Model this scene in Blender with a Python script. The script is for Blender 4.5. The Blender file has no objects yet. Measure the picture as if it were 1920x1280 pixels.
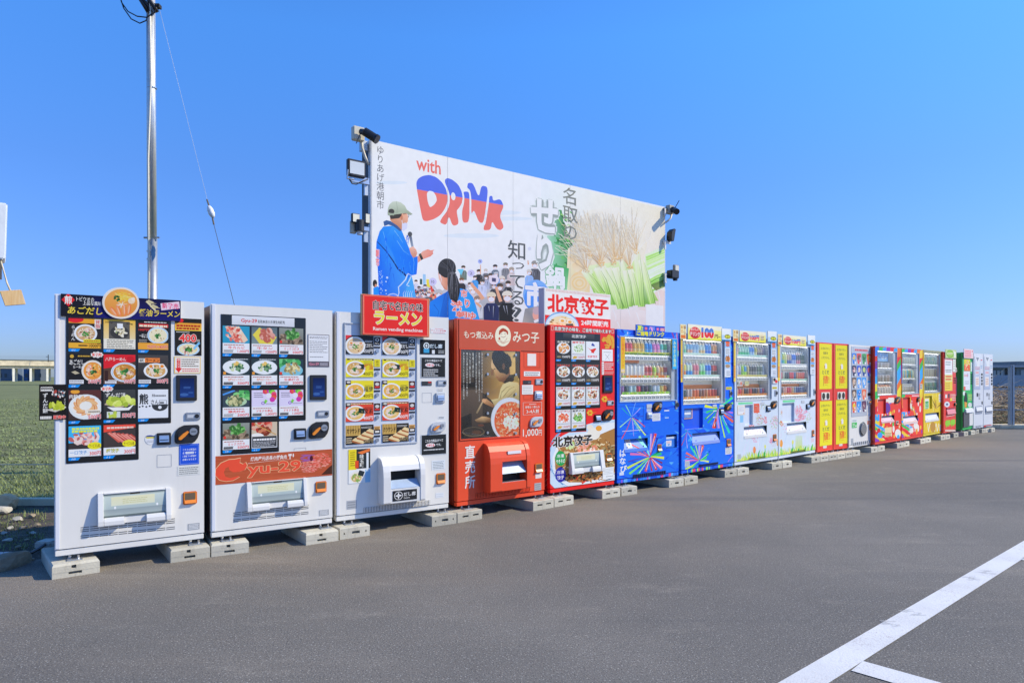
import bpy, bmesh, math, random
import numpy as np
from mathutils import Vector, Matrix
R = random.Random(7)
SC = bpy.context.scene
COL = SC.collection

# ---------------------------------------------------------------- camera, sky, sun, exposure
CAMH = 1.38; FPX = 1280.0; CX = 960.0; HY = 706.0           # eye height, focal length and horizon in photo pixels
cam_d = bpy.data.cameras.new('camera'); cam_d.sensor_width = 36; cam_d.lens = 24
cam_d.shift_y = (HY - 640) / 1920; cam_d.clip_start = .1; cam_d.clip_end = 3000
cam = bpy.data.objects.new('camera', cam_d); COL.objects.link(cam)
cam.location = (0, 0, CAMH); cam.rotation_euler = (math.pi / 2, 0, 0); SC.camera = cam

ROWD = (.775, .632); ROWN = (.632, -.775)                     # along the row of machines, and out of their fronts
AZ = math.radians(56); EL = math.radians(37)
sd = Vector((math.cos(EL) * (ROWN[0] * math.cos(AZ) + ROWD[0] * math.sin(AZ)),
             math.cos(EL) * (ROWN[1] * math.cos(AZ) + ROWD[1] * math.sin(AZ)), math.sin(EL)))
W = bpy.data.worlds.new('World'); SC.world = W; W.use_nodes = True
nt = W.node_tree; bg = nt.nodes['Background']
sky = nt.nodes.new('ShaderNodeTexSky'); sky.sky_type = 'NISHITA'; sky.sun_disc = False
sky.sun_elevation = EL; sky.sun_rotation = math.atan2(sd.x, sd.y)
sky.altitude = 0; sky.air_density = 1.0; sky.dust_density = .25; sky.ozone_density = 2.0
hs = nt.nodes.new('ShaderNodeHueSaturation'); hs.inputs['Saturation'].default_value = 1.12; hs.inputs['Hue'].default_value = .5
# one smooth tint by height over the whole dome: clear, deep blue overhead and pale blue at the horizon
geo = nt.nodes.new('ShaderNodeTexCoord'); sx = nt.nodes.new('ShaderNodeSeparateXYZ'); rp = nt.nodes.new('ShaderNodeValToRGB'); tm = nt.nodes.new('ShaderNodeMix'); tm.data_type = 'RGBA'; tm.blend_type = 'MULTIPLY'; tm.inputs[0].default_value = 1
nt.links.new(geo.outputs['Generated'], sx.inputs[0]); nt.links.new(sx.outputs['Z'], rp.inputs[0])
TINT = ((0, (.40, .54, 1.0)), (.05, (.48, .64, 1.2)), (.15, (.60, .82, 1.42)), (.265, (.66, 1.0, 1.62)), (.44, (.76, 1.44, 2.2)), (.7, (.78, 1.4, 2.1)), (1, (.8, 1.4, 2.0)))
cr = rp.color_ramp; cr.elements[0].position = 0; cr.elements[0].color = (*TINT[0][1], 1); cr.elements[1].position = 1; cr.elements[1].color = (*TINT[-1][1], 1)
for p_, c_ in TINT[1:-1]: cr.elements.new(p_).color = (*c_, 1)
nt.links.new(sky.outputs[0], hs.inputs['Color']); nt.links.new(hs.outputs[0], tm.inputs[6]); nt.links.new(rp.outputs[0], tm.inputs[7]); nt.links.new(tm.outputs[2], bg.inputs[0])
bg.inputs[1].default_value = .125
sun_d = bpy.data.lights.new('sun', 'SUN'); sun_d.energy = 5.0; sun_d.angle = math.radians(.5); sun_d.color = (1, .89, .66)
sun = bpy.data.objects.new('sun', sun_d); COL.objects.link(sun)
sun.rotation_euler = (-sd).to_track_quat('-Z', 'Y').to_euler(); sun.location = sd * 60
SC.view_settings.view_transform = 'Standard'; SC.view_settings.look = 'None'
SC.view_settings.gamma = 1; SC.view_settings.use_curve_mapping = False; SC.view_settings.exposure = .02
SC.cycles.max_bounces = 8; SC.cycles.transparent_max_bounces = 12; SC.cycles.sample_clamp_indirect = 6
SC.cycles.use_denoising = True

# ---------------------------------------------------------------- helpers
def lin(c):
    if isinstance(c, str):
        c = c.lstrip('#'); c = [int(c[i:i + 2], 16) for i in (0, 2, 4)]
    return tuple((v / 255 / 12.92 if v / 255 <= .04045 else ((v / 255 + .055) / 1.055) ** 2.4) for v in c[:3])
def alb(c, k=1.1):
    l = lin(c); k = min(k, .83 / max(max(l), 1e-6))
    return tuple(v * k * q for v, q in zip(l, (1, .985, .95)))
def tag(o, label=None, cat=None, group=None, kind=None):
    if label: o['label'] = label
    if cat: o['category'] = cat
    if group: o['group'] = group
    if kind: o['kind'] = kind
    return o
def empty(name, loc=(0, 0, 0), rz=0, label=None, cat=None, group=None, parent=None):
    o = bpy.data.objects.new(name, None); COL.objects.link(o); o.location = loc; o.rotation_euler = (0, 0, rz)
    o.empty_display_size = .1
    if parent: o.parent = parent
    return tag(o, label, cat, group)
def link(name, me, parent=None, loc=None, rot=None):
    o = bpy.data.objects.new(name, me); COL.objects.link(o)
    if parent: o.parent = parent
    if loc is not None: o.location = loc
    if rot is not None: o.rotation_euler = rot
    return o
def copy_tree(o, parent=None):
    c = o.copy(); COL.objects.link(c)
    if parent: c.parent = parent
    for ch in list(o.children): copy_tree(ch, c)
    return c

def principled(name, col=(.8, .8, .8), rough=.5, metal=0, spec=.5, var=0, vscale=6, bump=0, bscale=40, attr=False, coat=0, dirt=None):
    m = bpy.data.materials.new(name); m.use_nodes = True; t = m.node_tree; b = t.nodes['Principled BSDF']
    b.inputs['Base Color'].default_value = (*col, 1); b.inputs['Roughness'].default_value = rough
    b.inputs['Metallic'].default_value = metal; b.inputs['Specular IOR Level'].default_value = spec
    if coat: b.inputs['Coat Weight'].default_value = coat; b.inputs['Coat Roughness'].default_value = .08
    src = None
    if attr:
        a = t.nodes.new('ShaderNodeVertexColor'); a.layer_name = 'col'; src = a.outputs['Color']
    if var or bump or dirt:
        tc = t.nodes.new('ShaderNodeTexCoord')
    if var:
        n = t.nodes.new('ShaderNodeTexNoise'); n.inputs['Scale'].default_value = vscale; n.inputs['Detail'].default_value = 5
        t.links.new(tc.outputs['Object'], n.inputs['Vector'])
        mr = t.nodes.new('ShaderNodeMapRange'); mr.inputs[1].default_value = .3; mr.inputs[2].default_value = .7
        mr.inputs[3].default_value = 1 - var; mr.inputs[4].default_value = 1 + var
        t.links.new(n.outputs['Fac'], mr.inputs[0])
        mx = t.nodes.new('ShaderNodeMix'); mx.data_type = 'RGBA'; mx.blend_type = 'MULTIPLY'; mx.inputs[0].default_value = 1
        if src: t.links.new(src, mx.inputs[6])
        else: mx.inputs[6].default_value = (*col, 1)
        t.links.new(mr.outputs[0], mx.inputs[7]); src = mx.outputs[2]
    if dirt:                                                  # (colour, amount): streaky stains
        n = t.nodes.new('ShaderNodeTexNoise'); n.inputs['Scale'].default_value = 3.5; n.inputs['Detail'].default_value = 8; n.inputs['Roughness'].default_value = .7
        mp = t.nodes.new('ShaderNodeMapping'); mp.inputs['Scale'].default_value = (3, 3, .5)
        t.links.new(tc.outputs['Object'], mp.inputs[0]); t.links.new(mp.outputs[0], n.inputs['Vector'])
        mr = t.nodes.new('ShaderNodeMapRange'); mr.inputs[1].default_value = .52; mr.inputs[2].default_value = .8
        mr.inputs[3].default_value = 0; mr.inputs[4].default_value = dirt[1]
        t.links.new(n.outputs['Fac'], mr.inputs[0])
        mx = t.nodes.new('ShaderNodeMix'); mx.data_type = 'RGBA'; t.links.new(mr.outputs[0], mx.inputs[0])
        if src: t.links.new(src, mx.inputs[6])
        else: mx.inputs[6].default_value = (*col, 1)
        mx.inputs[7].default_value = (*dirt[0], 1); src = mx.outputs[2]
    if src: t.links.new(src, b.inputs['Base Color'])
    if bump:
        n = t.nodes.new('ShaderNodeTexNoise'); n.inputs['Scale'].default_value = bscale; n.inputs['Detail'].default_value = 4
        t.links.new(tc.outputs['Object'], n.inputs['Vector'])
        bp = t.nodes.new('ShaderNodeBump'); bp.inputs['Strength'].default_value = bump; bp.inputs['Distance'].default_value = .01
        t.links.new(n.outputs['Fac'], bp.inputs['Height']); t.links.new(bp.outputs[0], b.inputs['Normal'])
    return m
def glass_mat(name, tint=(.98, .99, .99), refl=.07):
    m = bpy.data.materials.new(name); m.use_nodes = True; t = m.node_tree; t.nodes.remove(t.nodes['Principled BSDF'])
    tr = t.nodes.new('ShaderNodeBsdfTransparent'); tr.inputs[0].default_value = (*tint, 1)
    gl = t.nodes.new('ShaderNodeBsdfGlossy'); gl.inputs['Roughness'].default_value = .02
    lw = t.nodes.new('ShaderNodeLayerWeight'); pw = t.nodes.new('ShaderNodeMath'); pw.operation = 'POWER'; pw.inputs[1].default_value = 4; fr = t.nodes.new('ShaderNodeMath'); fr.operation = 'MULTIPLY_ADD'; fr.inputs[1].default_value = .5; fr.inputs[2].default_value = refl * .6
    t.links.new(lw.outputs['Facing'], pw.inputs[0]); t.links.new(pw.outputs[0], fr.inputs[0])
    mx = t.nodes.new('ShaderNodeMixShader'); t.links.new(fr.outputs[0], mx.inputs[0]); t.links.new(tr.outputs[0], mx.inputs[1]); t.links.new(gl.outputs[0], mx.inputs[2])
    t.links.new(mx.outputs[0], t.nodes['Material Output'].inputs[0]); return m
def vary(m, amt):                                             # each object a little lighter or darker than its neighbours
    t = m.node_tree; b = t.nodes['Principled BSDF']; l = b.inputs['Base Color'].links[0].from_socket; oi = t.nodes.new('ShaderNodeObjectInfo'); mr = t.nodes.new('ShaderNodeMapRange'); mr.inputs[3].default_value = 1 - amt; mr.inputs[4].default_value = 1 + amt * .4
    mx = t.nodes.new('ShaderNodeMix'); mx.data_type = 'RGBA'; mx.blend_type = 'MULTIPLY'; mx.inputs[0].default_value = 1; t.links.new(oi.outputs['Random'], mr.inputs[0]); t.links.new(l, mx.inputs[6]); t.links.new(mr.outputs[0], mx.inputs[7]); t.links.new(mx.outputs[2], b.inputs['Base Color'])
GLOW = principled('added_glow', (.9, .9, .9), .5); GLOW.node_tree.nodes['Principled BSDF'].inputs['Emission Color'].default_value = (1, .97, .92, 1); GLOW.node_tree.nodes['Principled BSDF'].inputs['Emission Strength'].default_value = 4.5  # glow for strips added to brighten the drink windows, no real lamps
PRINT = principled('printed_vinyl', rough=.5, spec=.15, attr=True, var=.03, vscale=9)
PRINTG = principled('printed_gloss', rough=.25, spec=.25, attr=True, var=.02, vscale=9)
WHITE = principled('white_painted_steel', alb('#ecebe8', .92), .33, spec=.5, var=.025, vscale=2.5, dirt=(alb('#a8a294'), .16))
WHITEP = principled('white_plastic', alb('#e8e8e8', .92), .4, var=.02)
SIDE = principled('cabinet_side_steel', alb('#d5d6d6'), .24, spec=.9, var=.03, vscale=3, dirt=(alb('#8d8a84'), .22))
BLACKP = principled('black_display_panel', (.012, .013, .015), .16, spec=.5)
BLACK = principled('black_plastic', (.015, .015, .017), .4)
DARK = principled('dark_gap', (.012, .012, .012), .7)
STEEL = principled('brushed_steel', (.55, .55, .56), .3, metal=.9, var=.06, vscale=30)
GALV = principled('galvanised_steel', (.46, .49, .52), .42, metal=.75, var=.1, vscale=20)
GREYP = principled('grey_plastic', alb('#b9bec6'), .4, var=.03)
ORANGE = principled('orange_plastic', alb('#f08a2c'), .3)
GLASS = glass_mat('clear_glass')
_paint = {}
def paint(hexc, rough=.32, var=.03, dirt=True):
    k = (hexc, rough)
    if k not in _paint:
        _paint[k] = principled('painted_steel_' + hexc.lstrip('#'), alb(hexc), rough, spec=.4, var=var, vscale=3, dirt=(alb('#8a857c'), .10) if dirt else None)
    return _paint[k]

def mesh(name, vs, fs, mat, parent=None, bevel=0, smooth=False, seg=2):
    me = bpy.data.meshes.new(name); me.from_pydata(vs, [], fs)
    if bevel:
        bm = bmesh.new(); bm.from_mesh(me); bmesh.ops.recalc_face_normals(bm, faces=bm.faces)
        bmesh.ops.bevel(bm, geom=[e for e in bm.edges if len(e.link_faces) == 2 and e.calc_face_angle(0) > .5], offset=bevel, segments=seg, affect='EDGES', clamp_overlap=True)
        bm.to_mesh(me); bm.free()
    if mat: me.materials.append(mat)
    if smooth:
        me.polygons.foreach_set('use_smooth', [True] * len(me.polygons))
    me.update(); return link(name, me, parent)
class MB:                                                     # collects solids; local axes: u right, o out of the front, z up
    def __init__(s): s.v = []; s.f = []
    def box(s, u0, u1, o0, o1, z0, z1):
        n = len(s.v); y0, y1 = -o1, -o0
        s.v += [(u0, y0, z0), (u1, y0, z0), (u1, y1, z0), (u0, y1, z0), (u0, y0, z1), (u1, y0, z1), (u1, y1, z1), (u0, y1, z1)]
        s.f += [tuple(n + i for i in q) for q in ((0, 3, 2, 1), (4, 5, 6, 7), (0, 1, 5, 4), (1, 2, 6, 5), (2, 3, 7, 6), (3, 0, 4, 7))]; return s
    def prism(s, prof, u0, u1):                               # profile [(o, z)] swept along u
        n = len(s.v); k = len(prof)
        s.v += [(u0, -o, z) for o, z in prof] + [(u1, -o, z) for o, z in prof]
        s.f += [tuple(n + i for i in range(k)), tuple(n + k + i for i in reversed(range(k)))]
        s.f += [(n + i, n + k + i, n + k + (i + 1) % k, n + (i + 1) % k) for i in range(k)]; return s
    def slab(s, poly, o0, o1):                                # outline [(u, z)] given thickness along o
        n = len(s.v); k = len(poly)
        s.v += [(u, -o0, z) for u, z in poly] + [(u, -o1, z) for u, z in poly]
        s.f += [tuple(n + i for i in range(k)), tuple(n + k + i for i in reversed(range(k)))]
        s.f += [(n + i, n + k + i, n + k + (i + 1) % k, n + (i + 1) % k) for i in range(k)]; return s
    def tube(s, pts, r, n=8, cap=True):
        P = [Vector(p) for p in pts]; b = len(s.v); up = Vector((0, 0, 1))
        for i, p in enumerate(P):
            d = (P[min(i + 1, len(P) - 1)] - P[max(i - 1, 0)]).normalized()
            a = d.cross(up if abs(d.z) < .95 else Vector((1, 0, 0))).normalized(); c = d.cross(a)
            rr = r[i] if isinstance(r, (list, tuple)) else r
            s.v += [tuple(p + (a * math.cos(2 * math.pi * k / n) + c * math.sin(2 * math.pi * k / n)) * rr) for k in range(n)]
        for i in range(len(P) - 1):
            s.f += [(b + i * n + k, b + i * n + (k + 1) % n, b + (i + 1) * n + (k + 1) % n, b + (i + 1) * n + k) for k in range(n)]
        if cap: s.f += [tuple(b + k for k in reversed(range(n))), tuple(b + (len(P) - 1) * n + k for k in range(n))]
        return s
    def build(s, name, mat, parent=None, bevel=0, smooth=False, seg=2): return mesh(name, s.v, s.f, mat, parent, bevel, smooth, seg)

class Face:                                                   # the vertical plane of a front; pixel <-> plane
    def __init__(s, p0, p1):
        s.O = Vector(p0); d = Vector(p1) - s.O; s.W = d.length; s.ux = d / s.W; s.n = Vector((s.ux.y, -s.ux.x))
    def at(s, px, py, out=0):
        a = (px - CX) / FPX; t = (s.O.dot(s.n) + out) / (a * s.n.x + s.n.y)
        return ((Vector((a * t, t)) - s.O).dot(s.ux), CAMH - (py - HY) / FPX * t)
    def rz(s): return math.atan2(s.ux.y, s.ux.x)
def ground(px, py, z=0):
    Y = FPX * (CAMH - z) / (py - HY); return ((px - CX) / FPX * Y, Y)
def at_depth(px, py, Y): return ((px - CX) / FPX * Y, Y, CAMH - (py - HY) / FPX * Y)

_tcur = bpy.data.curves.new('lettering_source', 'FONT'); _tobj = bpy.data.objects.new('lettering_source', _tcur); _tc = {}
def glyphs(s, off=0, shear=0, space=1.0, line=1.0):
    k = (s, off, shear, space, line)
    if k not in _tc:
        _tcur.body = s; _tcur.offset = off; _tcur.shear = shear; _tcur.align_x = 'CENTER'; _tcur.resolution_u = 2
        _tcur.space_character = space; _tcur.space_line = line
        m = _tobj.to_mesh(); v = np.array([q.co[:2] for q in m.vertices]).reshape(-1, 2)
        _tc[k] = (v, [tuple(p.vertices) for p in m.polygons]); _tobj.to_mesh_clear()
    return _tc[k]
def clip_half(p, f):                                          # f(pt) >= 0 stays; p: list of (u, z, r, g, b)
    out = []; n = len(p)
    d = [f(q) for q in p]
    for i in range(n):
        a, b = p[i], p[(i + 1) % n]; da, db = d[i], d[(i + 1) % n]
        if da >= 0: out.append(a)
        if (da >= 0) != (db >= 0):
            t = da / (da - db); out.append(tuple(a[j] + (b[j] - a[j]) * t for j in range(5)))
    return out
def clip_rect(p, r):
    if all(r[0] <= q[0] <= r[2] and r[1] <= q[1] <= r[3] for q in p): return p
    for f in (lambda q: q[0] - r[0], lambda q: r[2] - q[0], lambda q: q[1] - r[1], lambda q: r[3] - q[1]):
        if len(p) < 3: return []
        p = clip_half(p, f)
    return p if len(p) > 2 else []
class Print:                                                  # flat print made of thin layered shapes on a plane
    def __init__(s, face, out=.001, view=None, clip=None, holes=(), step=1.5e-5, tilt=None):
        s.face = face; s.out = out; s.clip = clip; s.holes = list(holes); s.step = step; s.tilt = tilt
        s.items = []; s.k = 0; s.half = None; s.base = None; s.V = view; s.U = None; s.rng = random.Random(3)
    def view(s, v): s.V = v; s.U = None; return s
    def unit(s, r): s.U = r; return s                         # r = (u0, z0, u1, z1): then coordinates run 0..1, y down
    def c(s, x, y):
        if s.U: r = s.U; return (r[0] + (r[2] - r[0]) * x, r[3] - (r[3] - r[1]) * y)
        v = s.V; return s.face.at(v[0] + x / v[2], v[1] + y / v[2])
    def box(s, x0, y0, x1, y1):
        xc, yc = (x0 + x1) / 2, (y0 + y1) / 2
        return (s.c(x0, yc)[0], s.c(xc, y1)[1], s.c(x1, yc)[0], s.c(xc, y0)[1])
    def raw(s, pts, col, layer=True):                         # pts (u, z); col one colour or one per point
        cs = [col] * len(pts) if not isinstance(col, list) else col
        p = [(a[0], a[1], *q) for a, q in zip(pts, cs)]
        if s.half: p = clip_half(p, s.half)
        if len(p) < 3: return
        if s.clip: p = clip_rect(p, s.clip)
        if len(p) < 3: return
        ps = [p]
        for h in s.holes:
            nx = []
            for q in ps:
                us = [a[0] for a in q]; zs = [a[1] for a in q]
                if max(us) <= h[0] or min(us) >= h[2] or max(zs) <= h[1] or min(zs) >= h[3]: nx.append(q); continue
                B = 1e3
                for r in ((-B, -B, h[0], B), (h[2], -B, B, B), (h[0], -B, h[2], h[1]), (h[0], h[3], h[2], B)):
                    w = clip_rect(q, r)
                    if len(w) > 2: nx.append(w)
            ps = nx
        for q in ps: s.items.append((q, s.k))
        if layer: s.k += 1
    def poly(s, pts, col):
        cc = [alb(q) for q in col] if isinstance(col, list) else alb(col); s.raw([s.c(*p) for p in pts], cc)
    def rect(s, x0, y0, x1, y1, col, col2=None):              # col2: bottom colour
        b = s.box(x0, y0, x1, y1); s.rectuv(b, col, col2); return b
    def rectuv(s, b, col, col2=None):
        a = alb(col); z = alb(col2) if col2 else a; s.raw([(b[0], b[1]), (b[2], b[1]), (b[2], b[3]), (b[0], b[3])], [z, z, a, a])
    def ell(s, x, y, rx, ry, col, n=18, rot=0, col2=None, a0=0, a1=2 * math.pi):
        pts = []; cs = []
        c1 = alb(col); c2 = alb(col2) if col2 else c1; cr, sr = math.cos(rot), math.sin(rot)
        m = n if a1 - a0 > 6.28 else n + 1
        for i in range(m):
            t = a0 + (a1 - a0) * i / n; dx, dy = rx * math.cos(t), ry * math.sin(t)
            pts.append(s.c(x + dx * cr - dy * sr, y + dx * sr + dy * cr)); w = (math.sin(t) + 1) / 2
            cs.append(tuple(c1[j] * (1 - w) + c2[j] * w for j in range(3)))
        s.raw(pts, cs)
    def stroke(s, pts, w, col, w2=None, col2=None):
        L = []; Rr = []; n = len(pts); cl = alb(col); ce = alb(col2) if col2 else cl; cs = []
        for i, p in enumerate(pts):
            a = pts[max(i - 1, 0)]; b = pts[min(i + 1, n - 1)]; dx, dy = b[0] - a[0], b[1] - a[1]; l = math.hypot(dx, dy) or 1
            t = i / max(1, n - 1); ww = (w + ((w2 if w2 is not None else w) - w) * t) / 2; ox, oy = -dy / l * ww, dx / l * ww
            L.append(s.c(p[0] + ox, p[1] + oy)); Rr.append(s.c(p[0] - ox, p[1] - oy)); cs.append(tuple(cl[j] * (1 - t) + ce[j] * t for j in range(3)))
        for i in range(n - 1): s.raw([L[i], L[i + 1], Rr[i + 1], Rr[i]], [cs[i], cs[i + 1], cs[i + 1], cs[i]], layer=(i == n - 2))
    def line(s, pts, w, col, closed=False):
        p = list(pts) + ([pts[0]] if closed else [])
        for i in range(len(p) - 1): s.stroke([p[i], p[i + 1]], w, col)
    def frame(s, x0, y0, x1, y1, w, col):
        for q in ((x0, y0, x1, y0 + w), (x0, y1 - w, x1, y1), (x0, y0 + w, x0 + w, y1 - w), (x1 - w, y0 + w, x1, y1 - w)): s.rect(*q, col)
    def text(s, t, x0, y0, x1, y1, col, bold=.012, outline=None, ow=.05, shear=0, space=1., split=None, vert=False, rot=0, line=1.0):
        if vert: t = '\n'.join(t.replace('ー', '|'))
        bold *= .6; ow *= .8; b = s.box(x0, y0, x1, y1); v0, _ = glyphs(t, bold, shear, space, line)
        if len(v0) == 0: return
        lo = v0.min(0); hi = v0.max(0); sc = ((b[2] - b[0]) / max(1e-6, hi[0] - lo[0]), (b[3] - b[1]) / max(1e-6, hi[1] - lo[1]))
        ctr = ((b[0] + b[2]) / 2, (b[1] + b[3]) / 2); cr, sr = math.cos(rot), math.sin(rot)
        kan = any(ch > '\u4e00' for ch in t)
        def put(off, colr, half=None, grow=0):
            ca = alb(colr); h0 = s.half
            if half: s.half = half
            o_ = min(off, .016 if kan else .04); grow += max(0, off - o_); v, f = glyphs(t, o_, shear, space, line)
            q0 = [(b[0] + (x - lo[0]) * sc[0], b[1] + (y - lo[1]) * sc[1]) for x, y in v]
            n = 8 if grow > .02 else 4
            for dx, dy in [(0, 0)] + ([(grow * sc[0] * math.cos(6.2832 * k / n), grow * sc[1] * math.sin(6.2832 * k / n)) for k in range(n)] if grow > .004 else []):
                q = [(x + dx, y + dy) for x, y in q0]
                if rot: q = [(ctr[0] + (x - ctr[0]) * cr - (y - ctr[1]) * sr, ctr[1] + (x - ctr[0]) * sr + (y - ctr[1]) * cr) for x, y in q]
                for p in f: s.raw([q[i] for i in p], ca, layer=False)
                s.k += 1
            s.half = h0
        if outline: put(bold, outline, None, ow)
        put(bold, col)
        if split: zc = b[1] + (b[3] - b[1]) * split[1]; put(bold, split[0], lambda q: q[1] - zc)
    def greek(s, x0, y0, x1, y1, n, col, fill=.42, seed=1):    # lines of print too small to read in the photograph
        r = random.Random(seed); h = (y1 - y0) / n
        for i in range(n):
            x = x0; e = x1 - (x1 - x0) * (r.random() * .35 if i % 3 == 2 else r.random() * .06)
            while x < e:
                w = (x1 - x0) * r.uniform(.05, .14); s.rect(x, y0 + h * (i + .3), min(x + w, e), y0 + h * (i + .3 + fill), col); s.k -= 1; x += w * 1.18
            s.k += 1
    def build(s, name, parent, mat=None, slab=None, slab_t=.004):  # slab: (u0, z0, u1, z1) backing sheet
        if slab:
            u0, z0, u1, z1 = slab; so = s.out - s.step; si = so - slab_t
            w = (.55, .55, .55)
            ring = [((u0, z0), (u1, z0)), ((u1, z0), (u1, z1)), ((u1, z1), (u0, z1)), ((u0, z1), (u0, z0))]
        vs = []; fs = []; cs = []; bbs = [(min(a[0] for a in q), min(a[1] for a in q), max(a[0] for a in q), max(a[1] for a in q)) for q, _ in s.items]
        if not bbs: bbs = [(0, 0, 1, 1)]
        N = 96; mn = (min(b[0] for b in bbs), min(b[1] for b in bbs)); mx_ = (max(b[2] for b in bbs) + 1e-6, max(b[3] for b in bbs) + 1e-6); top = np.zeros((N, N), int); grp = {}
        for i, (_, k) in enumerate(s.items): grp.setdefault(k, []).append(i)
        lay = [0] * len(s.items)                              # each shape lies just above whatever it overlaps
        for k in sorted(grp):
            sl = [tuple(slice(int((bbs[i][a] - mn[a]) / (mx_[a] - mn[a]) * N), int((bbs[i][a + 2] - mn[a]) / (mx_[a] - mn[a]) * N) + 1) for a in (0, 1)) for i in grp[k]]
            l = max(top[c].max() for c in sl) + 1
            for c in sl: top[c] = l
            for i in grp[k]: lay[i] = l
        s.items = [(q, s.out + l * s.step) for (q, _), l in zip(s.items, lay)]
        def o_at(o, z): return o + (s.tilt[1] * (s.tilt[0] - z) if s.tilt else 0)
        for q, o in s.items:
            n = len(vs); vs += [(a[0], -o_at(o, a[1]), a[1]) for a in q]; fs.append(tuple(range(n, n + len(q)))); cs += [(a[2], a[3], a[4], 1) for a in q]
        if slab:
            for a, b in ring:
                n = len(vs); vs += [(a[0], -o_at(si, a[1]), a[1]), (b[0], -o_at(si, b[1]), b[1]), (b[0], -o_at(so, b[1]), b[1]), (a[0], -o_at(so, a[1]), a[1])]
                fs.append((n, n + 1, n + 2, n + 3)); cs += [(*w, 1)] * 4
        me = bpy.data.meshes.new(name); me.from_pydata(vs, [], fs)
        at = me.color_attributes.new('col', 'FLOAT_COLOR', 'CORNER'); at.data.foreach_set('color', np.array(cs, dtype=np.float32).ravel())
        me.materials.append(mat or PRINT); me.update(); return link(name, me, parent)

# food pictures, drawn in the 0..1 frame of the print they are on
def noodles(P, x, y, rx, ry, pal, n, seed, w=.02, ln=.3):
    r = random.Random(seed)
    for _ in range(n):
        t = r.uniform(0, 6.28); q = math.sqrt(r.random()); a = r.uniform(0, 6.28); cx, cy = x + rx * q * math.cos(t) * .85, y + ry * q * math.sin(t) * .85
        l = ln * r.uniform(.4, 1); k = r.uniform(-.5, .5)
        pts = [(cx + (i - 1) * l / 2 * math.cos(a + k * (i - 1)) * rx, cy + (i - 1) * l / 2 * math.sin(a + k * (i - 1)) * ry) for i in range(3)]
        P.stroke(pts, w * r.uniform(.6, 1.3), r.choice(pal))
def bits(P, x, y, rx, ry, pal, n, seed, s0=.03, s1=.09):
    r = random.Random(seed)
    for _ in range(n):
        t = r.uniform(0, 6.28); q = math.sqrt(r.random()); c = r.choice(pal)
        P.ell(x + rx * q * math.cos(t), y + ry * q * math.sin(t), r.uniform(s0, s1), r.uniform(s0, s1) * .7, c, n=7, rot=r.uniform(0, 3.14))
def bowl(P, x, y, rx, ry, rim='#eef2f4', broth='#d9a347', rim2=None, pal=('#f2cf6b', '#e8b84b', '#f7dd8e', '#c98b36'), seed=1, meat='#d9a58a', egg=True, green='#3f7d38', nori=False):
    k = rx / .3
    P.ell(x, y, rx, ry, rim, n=24)
    if rim2: P.ell(x, y, rx * .93, ry * .93, rim2, n=24); P.ell(x, y, rx * .89, ry * .89, rim, n=24)
    P.ell(x, y, rx * .82, ry * .82, broth, n=24)
    noodles(P, x, y, rx * .75, ry * .75, pal, 26, seed, w=.018 * k, ln=.55)
    r = random.Random(seed + 5)
    if nori: P.poly([(x + .1 * k, y - .22 * k), (x + .28 * k, y - .2 * k), (x + .26 * k, y + .02 * k), (x + .08 * k, y)], '#22352e')
    if meat:
        for i in range(3):
            a = r.uniform(0, 6.28); mx, my = x + rx * .38 * math.cos(a + i * 1.1), y + ry * .38 * math.sin(a + i * 1.1)
            P.ell(mx, my, rx * .32, ry * .22, meat, rot=r.uniform(0, 3), col2='#f1d3bf'); P.ell(mx, my, rx * .2, ry * .1, '#f6e2d2', rot=r.uniform(0, 3), n=9)
    if egg:
        for dx in (-.12, .16): P.ell(x + dx * k, y - .12 * k, .075 * k, .07 * k, '#f6efe0', n=12); P.ell(x + dx * k, y - .12 * k, .045 * k, .042 * k, '#ee8a2a', n=10)
    if green: bits(P, x, y, rx * .7, ry * .7, [pal[0], pal[1], '#8a5a2c', '#f4e8c8', meat or '#c8a878'], 22, seed + 3, .012 * k, .035 * k); bits(P, x, y, rx * .3, ry * .3, [green, '#5f9a4a', '#2f6a35'], 12, seed + 9, .02 * k, .05 * k)
def plate_of(P, pal, seed, bgc='#2b2a28', x=.5, y=.5, rx=.44, ry=.36, rim='#e8ecec', n=60, s0=.03, s1=.1, kind='bits'):
    if bgc: P.rect(0, 0, 1, 1, bgc)
    P.ell(x, y, rx, ry, rim, n=24, col2='#cfd6d8'); P.ell(x, y, rx * .86, ry * .84, '#d9dcd8', n=24)
    bits(P, x, y, rx * .66, ry * .62, pal, n, seed, s0, s1)
def gyoza(P, x, y, rx, ry, n=11, pal=('#d98a4e', '#c9733a', '#e6a768', '#f0c48e')):
    for i in range(n):
        a = 6.28 * i / n; px, py = x + rx * .62 * math.cos(a), y + ry * .62 * math.sin(a)
        P.ell(px, py, rx * .36, ry * .17, pal[i % 3], rot=a + 1.0, col2=pal[3]); P.ell(px, py, rx * .24, ry * .06, pal[3], rot=a + 1.0, n=8)
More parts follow.
